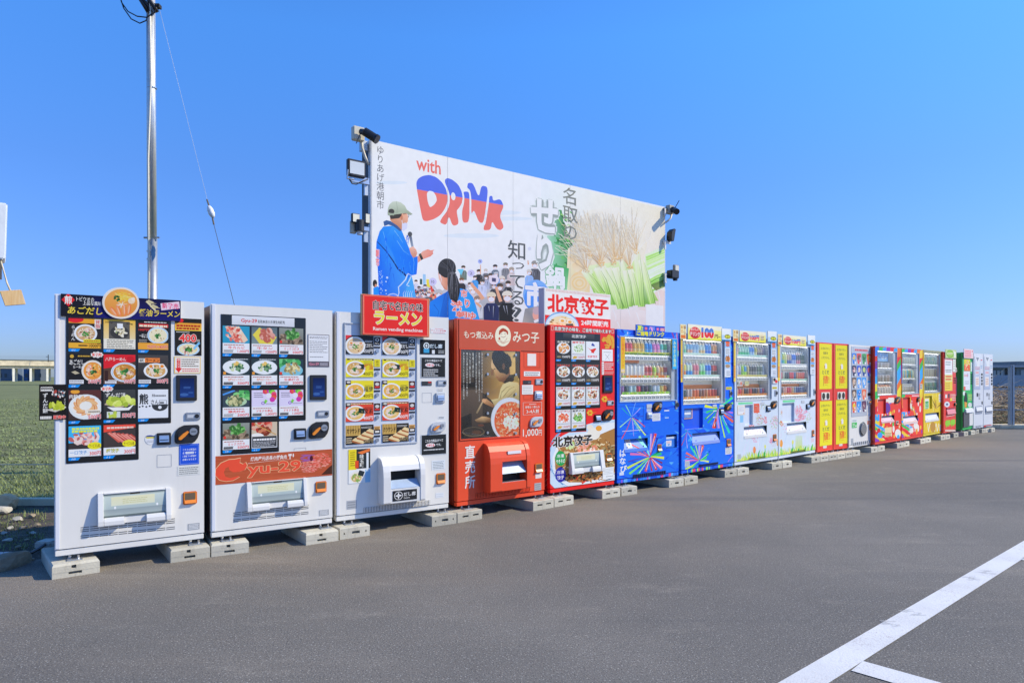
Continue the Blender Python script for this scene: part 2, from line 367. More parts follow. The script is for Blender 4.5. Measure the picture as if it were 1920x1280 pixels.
# ---------------------------------------------------------------- ground
def sheet(name, pts, z, mat, kind='structure'):
    me = bpy.data.meshes.new(name); me.from_pydata([(x, y, z) for x, y in pts], [], [tuple(range(len(pts)))]); me.materials.append(mat)
    me.update(); o = link(name, me); 
    if me.polygons[0].normal.z < 0: me.flip_normals()
    return tag(o, kind=kind)
def node_mat(name):
    m = bpy.data.materials.new(name); m.use_nodes = True; t = m.node_tree; b = t.nodes['Principled BSDF']
    tc = t.nodes.new('ShaderNodeTexCoord')
    def noise(scale, detail=4, rough=.55, mapping=None, rot=0, out='Fac'):
        n = t.nodes.new('ShaderNodeTexNoise'); n.inputs['Scale'].default_value = scale; n.inputs['Detail'].default_value = detail; n.inputs['Roughness'].default_value = rough
        if mapping:
            mp = t.nodes.new('ShaderNodeMapping'); mp.inputs['Scale'].default_value = mapping; mp.inputs['Rotation'].default_value = (0, 0, rot)
            t.links.new(tc.outputs['Object'], mp.inputs[0]); t.links.new(mp.outputs[0], n.inputs['Vector'])
        else: t.links.new(tc.outputs['Object'], n.inputs['Vector'])
        return n.outputs[out]
    def rng(src, a, b_, c=0., d=1.):
        r = t.nodes.new('ShaderNodeMapRange'); r.inputs[1].default_value = a; r.inputs[2].default_value = b_; r.inputs[3].default_value = c; r.inputs[4].default_value = d
        t.links.new(src, r.inputs[0]); return r.outputs[0]
    def mix(fac, a, c, mode='MIX'):
        x = t.nodes.new('ShaderNodeMix'); x.data_type = 'RGBA'; x.blend_type = mode
        if isinstance(fac, float): x.inputs[0].default_value = fac
        else: t.links.new(fac, x.inputs[0])
        for i, q in ((6, a), (7, c)):
            if isinstance(q, tuple): x.inputs[i].default_value = (*q, 1)
            else: t.links.new(q, x.inputs[i])
        return x.outputs[2]
    def bump(h, s, dist=.01):
        p = t.nodes.new('ShaderNodeBump'); p.inputs['Strength'].default_value = s; p.inputs['Distance'].default_value = dist
        t.links.new(h, p.inputs['Height']); t.links.new(p.outputs[0], b.inputs['Normal'])
    return m, t, b, noise, rng, mix, bump
rowa = math.atan2(ROWD[1], ROWD[0])
# asphalt
ASPH, t, b, noise, rng, mix, bump = node_mat('worn_asphalt')
def dot(v, off_):
    m_ = t.nodes.new('ShaderNodeVectorMath'); m_.operation = 'DOT_PRODUCT'; m_.inputs[1].default_value = v; t.links.new([n for n in t.nodes if n.type == 'TEX_COORD'][0].outputs['Object'], m_.inputs[0])
    a_ = t.nodes.new('ShaderNodeMath'); a_.inputs[1].default_value = off_; t.links.new(m_.outputs['Value'], a_.inputs[0]); return a_.outputs[0]
def mul(a_, b_):
    m_ = t.nodes.new('ShaderNodeMath'); m_.operation = 'MULTIPLY'; t.links.new(a_, m_.inputs[0]); t.links.new(b_, m_.inputs[1]); return m_.outputs[0]
E0 = ground(42, 1052); near = rng(dot((ROWN[0], ROWN[1], 0), -(E0[0] * ROWN[0] + E0[1] * ROWN[1])), .4, 3.6, 1, .12)   # dust gathers along the machines
c = mix(rng(noise(.42, 6, .62), .36, .64), (.140, .132, .119), (.198, .184, .162))
c = mix(mul(rng(noise(.8, 6, .65, (.35, 1.4, 1), -rowa), .36, .66, .1, .85), near), c, (.255, .205, .150))
c = mix(rng(noise(1.1, 7, .7, (.16, 2.6, 1), -rowa + .25), .58, .72, 0, .55), c, (.30, .262, .21))      # pale sweeps of sand
c = mix(rng(noise(.7, 3, .5, (.12, 2.2, 1), -rowa - .2), .58, .70, 0, .5), c, (.092, .091, .090))       # darker tyre sweeps
c = mix(rng(noise(.28, 4, .55), .46, .56, 0, .45), c, (.125, .119, .110)); c = mix(mul(rng(noise(2.3, 8, .75, (.5, 1.3, 1), -rowa - .3), .55, .70, 0, .6), rng(noise(30, 3), .35, .6, .3, 1)), c, (.29, .262, .218)); c = mix(rng(noise(100, 2, .5), .59, .69, 0, .75), c, (.44, .42, .38)); c = mix(rng(noise(58, 2, .5), .70, .75, 0, .7), c, (.50, .48, .44))
c = mix(rng(noise(115, 2, .5), .31, .43, .9, 0), c, (.045, .044, .043)); c = mix(rng(noise(60, 2, .5), .27, .33, .7, 0), c, (.052, .050, .048))
t.links.new(c, b.inputs['Base Color']); b.inputs['Roughness'].default_value = .82; b.inputs['Specular IOR Level'].default_value = .3
bump(noise(110, 3, .6), .55, .008)
# soil
SOIL, t, b, noise, rng, mix, bump = node_mat('damp_soil')
c = mix(rng(noise(2.2, 6, .65), .38, .62), (.050, .038, .027), (.135, .105, .075))
c = mix(rng(noise(6, 5, .6), .55, .68, 0, .7), c, (.055, .075, .026)); c = mix(rng(noise(40, 3), .62, .72, 0, .6), c, (.25, .22, .18))
t.links.new(c, b.inputs['Base Color']); b.inputs['Roughness'].default_value = .9; bump(noise(9, 7, .65), 1.0, .08)
# field
FIELD, t, b, noise, rng, mix, bump = node_mat('mown_field')
c = mix(rng(noise(.9, 6, .7, (.35, 1.7, 1)), .36, .64), (.12, .14, .045), (.28, .31, .11))
c = mix(rng(noise(3.2, 6, .7, (.4, 1.6, 1)), .56, .70, 0, .6), c, (.38, .37, .18)); c = mix(rng(noise(4.2, 5, .7, (.5, 1.3, 1)), .30, .42, .65, 0), c, (.055, .055, .03))
c = mix(rng(noise(1.6, 3, .5, (.10, 1.9, 1), .05), .42, .52, .55, 0), c, (.10, .095, .045)); c = mix(rng(noise(14, 4, .6, (.5, 1.2, 1)), .60, .70, 0, .7), c, (.40, .42, .20))
t.links.new(c, b.inputs['Base Color']); b.inputs['Roughness'].default_value = .95; bump(noise(5, 7, .7), .9, .15)
def off(p, d, n): return (p[0] + ROWD[0] * d + ROWN[0] * n, p[1] + ROWD[1] * d + ROWN[1] * n)
e0 = ground(42, 1052)                                          # a point on the back edge of the asphalt
k0 = ground(40, 946)                                           # on the line of the field fence
sheet('asphalt', [off(e0, -40, 0), off(e0, -40, 60), off(e0, 300, 60), off(e0, 300, 0)], 0, ASPH)
sheet('soil_strip', [off(e0, -40, 0), off(e0, 40, 0), off(e0, 40, -9), off(e0, -40, -9)], -.012, SOIL)
sheet('field', [(-1500, k0[1] + .1), (1500, k0[1] + .1), (1500, 2500), (-1500, 2500)], -.004, FIELD)
sheet('ground', [(-2500, -300), (2500, -300), (2500, 2600), (-2500, 2600)], -.06, SOIL)
# painted parking lines
LINE, t, b, noise, rng, mix, bump = node_mat('white_road_paint'); mul2 = mul
c = mix(rng(noise(2.5, 5), .4, .7), (.72, .72, .71), (.62, .62, .61)); c = mix(rng(noise(5, 8, .8, (3, .8, 1), -1.1), .62, .78, 0, .5), c, (.30, .30, .30))
c = mix(mul2(rng(noise(120, 3), .52, .62), rng(noise(3.5, 5, .7), .44, .66, .06, .55)), c, (.30, .235, .23))
t.links.new(c, b.inputs['Base Color']); b.inputs['Roughness'].default_value = .65; bump(noise(110, 3, .6), .35, .006)
def gv(px, py): return Vector(ground(px, py))
a0, a1 = gv(1460, 1280), gv(1920, 1013.75); b0, b1 = gv(1552.5, 1280), gv(1916, 1050)
da = (a1 - a0).normalized(); nn = Vector((da.y, -da.x)); wd = ((b0 - a0).dot(nn) + (b1 - a0).dot(nn)) / 2
def lines(name, p, d, l0, l1, n, w):
    return sheet(name, [tuple(p + d * l0), tuple(p + d * l1), tuple(p + d * l1 + n * w), tuple(p + d * l0 + n * w)], .004, LINE)
lines('painted_line', a0, da, -2.5, 9, nn, wd)
c0, c1 = gv(1617.5, 1239.5), gv(1762.5, 1280); db = (c1 - c0).normalized(); c2 = gv(1590, 1256); nb = Vector((db.y, -db.x))
wb = abs((c2 - c0).dot(nb))
q0 = b0 + da * ((c0 - b0).dot(da)); lines('painted_line', q0, db, .004, 5, nb, wb)
q1 = b0 + da * ((b1 - b0).dot(da)); lines('painted_line', q1, db, .004, 5, -nb, wb)
lines('painted_line', q1 + da * ((q1 - q0).length), db, .004, 5, -nb, wb)
# tyre scuffs across the main line
SCUFF = principled('tyre_scuff', (.52, .52, .51), .8)
for (px, py) in ((1670, 1169), (1705, 1148), (1820, 1085), (1846, 1073)):
    m = MB(); p = gv(px, py); vs = []; fs = []
    for i in range(8):
        q = p + Vector((R.uniform(-.03, .05), (i - 4) * .013)); l = R.uniform(.02, .10); w = .0018
        n = len(vs); vs += [(q.x - l / 2, q.y - w, .0062), (q.x + l / 2, q.y - w, .0062), (q.x + l / 2, q.y + w, .0062), (q.x - l / 2, q.y + w, .0062)]; fs.append((n, n + 1, n + 2, n + 3))
    tag(mesh('tyre_mark', vs, fs, SCUFF), kind='stuff')

# ---------------------------------------------------------------- far left: viaduct and what shows under it
CONC = principled('weathered_concrete', alb('#d6c8ac'), .85, var=.22, vscale=.8, dirt=(alb('#7b7265'), .6))
CONCP = principled('pale_concrete', alb('#e0ddd0'), .8, var=.1, vscale=1)
VY = 200.
def vx(px): return (px - CX) / FPX * VY
def vz(py): return CAMH - (py - HY) / FPX * VY
vi = empty('viaduct', (vx(20), VY, 0), math.radians(45), 'long concrete railway viaduct on pale columns beyond the field', 'viaduct')
loc = lambda x: x - vx(20)
MB().box(-90, 160, -6, 0, vz(690.4), vz(685.5)).build('beam', CONC, vi)
MB().box(-90, 160, -6, .6, vz(685.3), vz(675.2)).build('deck', CONC, vi)
MB().box(-90, 160, .3, .75, vz(675.1), vz(673.8)).build('parapet_cap', principled('dark_parapet', alb('#5d625f'), .8), vi)
for i in range(-9, 30):
    x = .7 + 4.17 * i; MB().box(x - .28, x + .28, -.35, .05, 0, vz(690.5)).build('column', CONCP, vi); MB().box(x + 1.2, x + 1.76, -5.3, -4.9, 0, vz(690.5)).build('column', CONCP, vi)
cm = empty('catenary_mast', (vx(77.4), VY + 3, 0), 0, 'thin dark catenary mast rising over the viaduct deck', 'mast')
MB().box(-.07, .07, -.07, .07, vz(678), vz(664)).build('mast', DARK, cm); MB().box(-.7, .1, -.05, .05, vz(668.4), vz(667.4)).build('bracket_arm', DARK, cm)
wr = MB()
for py in (667.6, 671.3): wr.tube([(vx(-600), VY + 3, vz(py)), (vx(77.4), VY + 3, vz(py)), (vx(420), VY + 3, vz(py))], .025, 4)
tag(wr.build('overhead_wire', principled('wire_grey', (.15, .16, .17), .6)), 'pair of thin overhead wires running above the viaduct', 'wire')
for i, (x0, x1, y1, colr, lab) in enumerate(((44, 52, 690, '#35598c', 'small blue walled building glimpsed under the viaduct'), (-4, 22, 689, '#54657c', 'dull blue house seen under the viaduct beside the white column'), (60, 76, 690, '#525c6a', 'long grey shed under the viaduct near the mast'))):
    Y2 = VY + 22; f = Y2 / VY; h = empty('distant_house', (vx((x0 + x1) / 2 ) * f, Y2, 0), 0, lab, 'house')
    w = (x1 - x0) / 2 / FPX * Y2; zt = CAMH + (HY - y1) / FPX * Y2
    MB().box(-w, w, -5, 0, 0, zt).build('wall', paint(colr, .8), h); MB().prism([(.4, zt), (-5.4, zt), (-2.5, zt + 1.2)], -w - .3, w + .3).build('roof', paint('#6d7784', .7), h)
    for k in range(max(2, int(w / .9))): x = -w + .5 + k * 1.7; MB().box(x, x + .8, .01, .06, 1.2, 2.4).build('window', paint('#34424f', .3), h)

# field fence of chain link, kerb, stones, puddle
fe = empty('chain_link_fence', (k0[0], k0[1], 0), 0, 'thin green wire mesh fence along the edge of the field', 'fence')
WIRE = principled('fence_wire', alb('#b9c2b0'), .5, metal=.2)
zf = CAMH - (721 - HY) / FPX * k0[1]; zm = CAMH - (872 - HY) / FPX * k0[1]
mb = MB()
for i in range(-60, 100):
    x = i * .055
    for sgn in (1, -1):
        xa, xb = x, x + sgn * zm; lo = Vector((xa, 0, 0)); hi = Vector((xb, 0, zm)); mb.tube([lo, hi], .0011, 3, cap=False)
tag(mb.build('wire_mesh', WIRE, fe), kind='stuff')
MB().tube([(-5, 0, zm), (5, 0, zm + .02)], .004, 5).build('top_wire', WIRE, fe)
MB().tube([(-5, 0, zf), (5, 0, zf)], .0025, 5).build('tension_wire', principled('green_wire', alb('#4d6150'), .5), fe)
for x in (-3.2, 2.6): MB().tube([(x, .02, 0), (x, .02, zf + .05)], .024, 8).build('post', GALV, fe)
tag(MB().box(k0[0] - 5, k0[0] + 4, -k0[1] - .12, -k0[1] - .02, -.05, .06).build('kerb', CONC), 'low pale concrete kerb under the wire mesh fence', 'kerb')
def rock(px, py, sx, sy, sz, mat, lab, seed, grp=None):
    r = random.Random(seed); bm = bmesh.new(); bmesh.ops.create_icosphere(bm, subdivisions=3, radius=1)
    pl = [(Vector((r.gauss(0, 1), r.gauss(0, 1), r.gauss(0, 1))).normalized(), r.uniform(.55, .85)) for _ in range(9)]
    for v in bm.verts:
        for n, d in pl:
            k = v.co.dot(n)
            if k > d: v.co -= n * (k - d)
        v.co *= 1 + r.uniform(-.02, .02)
        v.co.x *= sx; v.co.y *= sy; v.co.z = max(v.co.z * sz, -sz * .5)
    me = bpy.data.meshes.new('rock'); bm.to_mesh(me); bm.free(); me.materials.append(mat); x, y = ground(px, py)
    return tag(link('rock', me, None, (x, y, sz * .4), (0, 0, r.uniform(0, 3))), lab, 'rock', grp)
ROCKB = principled('brown_rock', alb('#8b7f6c'), .85, var=.35, vscale=9, bump=.8, bscale=14); ROCKO = principled('tan_rock', alb('#d8b48a'), .85, var=.25, vscale=6, bump=.6, bscale=10)
ROCKG = principled('grey_stone', alb('#aaa79f'), .85, var=.25, vscale=9, bump=.6, bscale=16)
rock(20, 1062, .17, .10, .085, ROCKB, 'big dirty brown rock at the edge of the asphalt by the puddle', 1)
rock(14, 952, .15, .10, .11, ROCKO, 'tan and orange rock lying by the kerb under the mesh fence', 2)
rock(3, 962, .10, .07, .07, ROCKG, 'grey rock lying beside the tan rock near the kerb', 8)
for i, (px, py, s) in enumerate(((35, 1026, .03), (14, 1014, .04), (58, 1050, .03), (33, 975, .05), (60, 968, .04), (62, 1000, .03), (44, 990, .035), (20, 990, .03), (70, 985, .03), (8, 1000, .03), (50, 1012, .022))):
    rock(px, py, s, s * .8, s * .55, ROCKG if i % 2 else ROCKB, 'small loose stone on the bare soil beside the machines', 20 + i, 'loose stones on the soil')
pud = []
pc = ground(10, 1037)
for i in range(20):
    a = 6.28 * i / 20; pud.append((pc[0] + .11 * math.cos(a) * (1 + .18 * math.sin(3 * a)) - .03, pc[1] + .10 * math.sin(a) * (1 + .2 * math.cos(2 * a))))
WATER = principled('puddle_water', (.03, .03, .03), .03, spec=.6); tag(sheet('puddle', pud, -.007, WATER), 'small bright puddle on the soil behind the brown rock', 'puddle', kind='structure')
vs = []; fs = []
for i in range(5200):                                          # rough grass along the fence and on the soil
    if i < 3800: x, y = k0[0] + R.uniform(-1.5, .9), k0[1] + R.uniform(.1, 3.2) ** 1.1; h = R.uniform(.03, .12)
    else: x, y = ground(R.uniform(-60, 90), R.uniform(950, 1030)); h = R.uniform(.01, .045) if math.sin(x * 9) + math.sin(y * 11 + x * 5) > .2 else .006
    a = R.uniform(0, 6.28); l = R.uniform(.2, .8) * h; w = R.uniform(.002, .005); n = len(vs); dx, dy = math.cos(a), math.sin(a)
    vs += [(x - dy * w, y + dx * w, -.01), (x + dy * w, y - dx * w, -.01), (x + dx * l, y + dy * l, h)]; fs.append((n, n + 1, n + 2))
for i in range(11000):                                         # crop rows and tufts on the near field
    Y = k0[1] + .3 + 34 * R.random() ** 1.7; row = round(Y / .55) * .55 if R.random() < .75 else Y; x, y = -.72 * Y + R.uniform(-.09, .09) * Y, row + R.gauss(0, .09); h = R.uniform(.010, .034) * (1 + Y * .02)
    if y < k0[1] + .15: continue
    a = R.uniform(0, 6.28); l = R.uniform(.5, 2.2) * h; w = R.uniform(.004, .011) * (1 + Y * .03); n = len(vs); dx, dy = math.cos(a), math.sin(a); vs += [(x - dy * w, y + dx * w, -.01), (x + dy * w, y - dx * w, -.01), (x + dx * l, y + dy * l, h)]; fs.append((n, n + 1, n + 2))
GRASS = principled('rough_grass', (.23, .28, .10), .8, var=.5, vscale=2)
tag(mesh('rough_grass', vs, fs, GRASS), kind='stuff')
x, y = ground(80, 1026)
tag(MB().box(x - .06, x + .08, -y - .12, -y + .02, -.01, .05).build('broken_concrete', ROCKG, bevel=.012), 'small broken piece of concrete behind the first footing block', 'rubble')
tag(MB().tube([(*ground(20, 1052), .02), (*ground(60, 1040), .02), (*ground(90, 1024), .03), (*ground(120, 1010), .05), (*ground(200, 990), .06)], .012, 6).build('black_cable', BLACK, smooth=True), 'black cable lying on the soil beside the first block', 'cable')

# ---------------------------------------------------------------- steel pole with cables and guy wire
PY = 10.
px3 = lambda x, y, dy=0: Vector(at_depth(x, y, PY + dy))
POLE = principled('galvanised_pole', (.62, .62, .60), .38, metal=.55, var=.08, vscale=14)
pb = px3(286, 560); po = empty('utility_pole', (pb.x, PY, 0), 0, 'tall grey steel utility pole behind the two leftmost machines', 'pole')
L = lambda v: (v.x - pb.x, v.y - PY, v.z)
zj = px3(0, 450).z; zt = px3(0, -70).z
MB().tube([(0, 0, 0), (0, 0, zj)], .066, 20).build('lower_shaft', GALV, po, smooth=True)
MB().tube([(-.008, 0, zj), (-.03, 0, zt)], [.064, .060], 20).build('upper_shaft', POLE, po, smooth=True)
MB().tube([(-.02, -.07, .3), (-.02, -.072, zj), (-.03, -.066, px3(0, 300).z), (.01, -.064, px3(0, 150).z), (-.01, -.068, zt)], .014, 8).build('conduit', paint('#d8d5c9', .5), po, smooth=True)
for yy in (165, 471, 486): MB().tube([(-.012, 0, px3(0, yy).z - .008), (-.012, 0, px3(0, yy).z + .008)], .069, 18).build('band', STEEL, po)
for s in (-1, 1): MB().tube([(s * .06, -.02, px3(0, 446).z), (s * .115, -.02, px3(0, 446).z)], .014, 8).build('bolt', STEEL, po)
for dx, w in ((-.10, .03), (-.05, .02), (.03, .03)):
    MB().tube([(dx - .04, -.06, zt), (dx - .03, -.09, px3(0, 6).z), (dx + .03, -.07, px3(0, 18).z), (dx + .06, -.04, px3(0, 26).z)], w, 7).build('cable_bundle', BLACK, po, smooth=True)
MB().box(.05, .12, -.03, .05, px3(0, 14).z - .02, px3(0, 14).z + .03).build('clamp', DARK, po)
def loop(pts, lab):
    return tag(MB().tube([px3(x, y, -.08) for x, y in pts], .009, 6).build('hanging_cable', BLACK, smooth=True), lab, 'cable')
loop([(222, -20), (228, 5), (240, 22), (257, 31), (275, 33), (290, 24), (294, 8)], 'upper black cable drooping in a loop left of the steel pole top')
loop([(218, -26), (232, 16), (246, 36), (262, 44), (274, 39), (280, 20), (276, -10)], 'lower black cable drooping in a loop left of the steel pole top')
gw = empty('guy_wire', (pb.x, PY, 0), 0, 'thin guy wire with white insulator slanting down from the steel pole', 'wire')
GWM = principled('guy_strand', alb('#c9ced4'), .4, metal=.5)
MB().tube([L(px3(297, 10)), L(px3(345, 200)), L(px3(389, 376))], .003, 6).build('upper_strand', GWM, gw)
MB().tube([L(px3(400, 417)), L(px3(438, 566)), L(px3(520, 885))], .004, 6).build('lower_strand', principled('dark_strand', (.10, .09, .08), .6), gw)
ins = []
for i in range(9):
    t = i / 8; p = px3(391 + 9 * t, 386 + 22 * t); ins.append((L(p), .048 * math.sin(math.pi * (.06 + .88 * t)) ** .6 * (1 if i != 4 else .86)))
MB().tube([q for q, _ in ins], [r for _, r in ins], 12).build('insulator', paint('#dfe2e6', .25), gw, smooth=True)
for a, b_ in (((388, 374), (393, 389)), ((398, 406), (401, 421))): MB().tube([L(px3(*a)), L(px3(*b_))], .012, 6).build('clamp', principled('rusty_clamp', (.16, .14, .11), .7), gw)

# ---------------------------------------------------------------- white hanging sign box with a wooden plate, at the left edge
HB = 3.0
p = lambda x, y, dy=0: Vector(at_depth(x, y, HB + dy))
ca = p(14.5, 381); cb = p(12.5, 487)
sb = empty('cloth_sign_box', (ca.x, HB, 0), math.radians(37), 'white cloth covered box sign on a post at the left edge', 'sign')
MB().slab([(0, ca.z), (-.006, cb.z + .02), (-.011, cb.z), (-.6, cb.z), (-.6, ca.z)], -.18, 0).build('cloth_cover', principled('white_cloth', alb('#dde5ee'), .8, var=.05, vscale=5, bump=.5, bscale=7), sb, bevel=.006)
MB().prism([(-.17, cb.z - .001), (-.01, cb.z - .001), (-.17, cb.z - .07)], -.58, -.02).build('base_board', paint('#b4ada2', .7), sb)
MB().tube([(-.4, .09, 0), (-.4, .09, cb.z - .03)], .03, 10).build('post', GALV, sb)
wp = empty('wooden_plate', tuple(p(19, 545)), math.radians(38), 'small square wooden plate hanging on a cord from the cloth sign box', 'plate')
q = [p(4, 546.9), p(35, 541.8), p(41.7, 569), p(11.7, 574.2)]; q = [v - p(19, 545) for v in q]
WOODP, t, b, noise, rng, mix, bump = node_mat('cedar_wood')
c = mix(rng(noise(14, 5, .6, (9, 9, .8)), .35, .65), (.70, .42, .16), (.80, .56, .28)); t.links.new(c, b.inputs['Base Color']); b.inputs['Roughness'].default_value = .6
MB().slab([(v.x / .95, v.z) for v in q], -.006, .006).build('plate', WOODP, wp, bevel=.0015)
rr_ = Matrix.Rotation(-math.radians(38), 3, 'Z'); o = p(19, 545); MB().tube([rr_ @ (w_ - o) for w_ in (p(1.5, 489), p(8, 512), p(13, 530), p(19.5, 545.5))], .0035, 6).build('cord', principled('jute_cord', alb('#cfc2a8'), .8), wp, smooth=True)

# ---------------------------------------------------------------- right end: fence, brush pile and houses behind it
FY = 18.2
fx = lambda px, Y=FY: (px - CX) / FPX * Y
fz = lambda py, Y=FY: CAMH - (py - HY) / FPX * Y
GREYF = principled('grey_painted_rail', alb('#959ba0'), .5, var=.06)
rf = empty('grey_fence', (fx(1896), FY, 0), 0, 'grey steel post and rail fence past the end of the machine row', 'fence')
w0 = fx(1896)
MB().box(fx(1820) - w0, 14, -.03, .03, fz(688), fz(684.5)).build('top_rail', GREYF, rf)
MB().box(fx(1820) - w0, 14, -.015, .015, fz(768.5), fz(767)).build('middle_rail', GREYF, rf)
MB().box(fx(1820) - w0, 14, -.015, .015, fz(730), fz(728.5)).build('middle_rail', GREYF, rf)
for x in (0, 2.0, 4.0, 6.0):
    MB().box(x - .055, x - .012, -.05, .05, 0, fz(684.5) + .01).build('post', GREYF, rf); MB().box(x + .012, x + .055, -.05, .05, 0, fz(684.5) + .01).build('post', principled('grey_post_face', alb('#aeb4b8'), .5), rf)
tag(MB().box(fx(1866), 22, -FY - .35, -FY + .15, 0, .10).build('kerb', CONC, bevel=.02), 'grey concrete kerb under the steel fence past the last machine', 'kerb')
ub = empty('meter_box', (fx(1867), FY + .4, 0), 0, 'pale grey meter box on a pipe beside the last white machine', 'box')
Y = FY + .4; X0 = fx(1867, Y)
MB().box(fx(1859, Y) - X0, fx(1870.5, Y) - X0, -.1, .1, fz(735, Y), fz(718, Y)).build('upper_cabinet', paint('#b7bbb2', .6), ub, bevel=.01)
MB().box(fx(1860, Y) - X0, fx(1869.5, Y) - X0, -.09, .09, fz(751, Y), fz(736.5, Y)).build('lower_cabinet', paint('#a9ada6', .6), ub, bevel=.01)
MB().tube([(fx(1868, Y) - X0, 0, 0), (fx(1868, Y) - X0, 0, fz(751, Y))], .045, 10).build('pipe', GALV, ub)
MB().tube([(fx(1864, Y) - X0, 0, 0), (fx(1864, Y) - X0, 0, fz(751, Y))], .03, 10).build('pipe', GALV, ub)
def far_house(x0, x1, yt, ybase, Y, wall, roof, lab, win=True):
    h = empty('far_house', (fx((x0 + x1) / 2, Y), Y, 0), 0, lab, 'house'); w = (fx(x1, Y) - fx(x0, Y)) / 2; zt = fz(yt, Y)
    MB().box(-w, w, -4, 0, 0, zt - .35).build('wall', paint(wall, .8), h); MB().box(-w - .15, w + .15, -4.2, .2, zt - .35, zt).build('roof', paint(roof, .7), h)
    if win:
        for k in (-.55, .0, .55): MB().box(k * w - w * .18, k * w + w * .18, .01, .05, zt - 1.3, zt - .5).build('window', paint('#8f98a0', .3), h)
far_house(1858, 1884, 678.5, 710, 40, '#6c7680', '#767f88', 'dark grey block building behind the fence next to the last machine')
far_house(1906, 1960, 677.5, 712, 40, '#6e7882', '#767f88', 'dark grey block building behind the fence at the right edge')
tag(MB().box(fx(1850, 34), fx(1990, 34), -34.4, -34, 0, fz(703, 34)).build('blue_grey_wall', paint('#8e97a6', .7)), 'blue grey corrugated wall behind the brush pile', 'wall')
tag(MB().box(fx(1850, 33), fx(1990, 33), -33.1, -33, fz(727, 33), fz(724, 33)).build('dark_beam', DARK), 'dark horizontal beam across the blue grey wall', 'beam')
BRUSH = [principled('dry_branch_%s' % n, alb(h), .9, var=.2) for n, h in (('tan', '#e0c8a4'), ('brown', '#a8947a'), ('dark', '#75675a'))]
bp = empty('brush_pile', (fx(1890), FY + 2, 0), 0, 'tangled heap of dry brown branches behind the steel fence', 'brush')
for k, (n, rr) in enumerate(((200, .011), (320, .008), (340, .007))):
    mb = MB(); r = random.Random(40 + k)
    for i in range(n):
        x = r.uniform(-1.6, 2.8); y = r.uniform(-1.2, 1.2); z = r.uniform(0, 1.15) * (1 - abs(y) / 2.4); a = r.uniform(-.6, .9) + (3.14 if r.random() < .4 else 0); l = r.uniform(.5, 1.5); e = r.uniform(-.1, .55)
        p0 = Vector((x, y, z)); pts = [p0]
        for q in range(4): a += r.uniform(-.35, .35); e += r.uniform(-.35, .3); pts.append(pts[-1] + Vector((math.cos(a) * math.cos(e), r.uniform(-.3, .3), math.sin(e))) * l / 4)
        pts = [Vector((v.x, v.y, max(v.z, .01))) for v in pts]
        mb.tube(pts, [rr * (1 - .2 * j) for j in range(5)], 4, cap=False)
    tag(mb.build('branches', BRUSH[k], bp), kind='stuff')
vs = []; fs = []                                              # undergrowth mass inside the heap
for i in range(5000):
    x, y = R.uniform(-1.8, 3), R.uniform(-.9, 1.5); z = R.random() ** 1.3 * 1.05; a = R.uniform(0, 6.28); l = R.uniform(.05, .2); e = R.uniform(-.5, .8); n = len(vs)
    d = Vector((math.cos(a) * math.cos(e), math.sin(a) * math.cos(e), math.sin(e))) * l; w = Vector((-math.sin(a), math.cos(a), .3)) * .018
    c = Vector((x, y, z)); vs += [tuple(c - w), tuple(c + w), tuple(c + d)]; fs.append((n, n + 1, n + 2))
tag(mesh('dead_leaves', vs, fs, BRUSH[1], bp), kind='stuff')
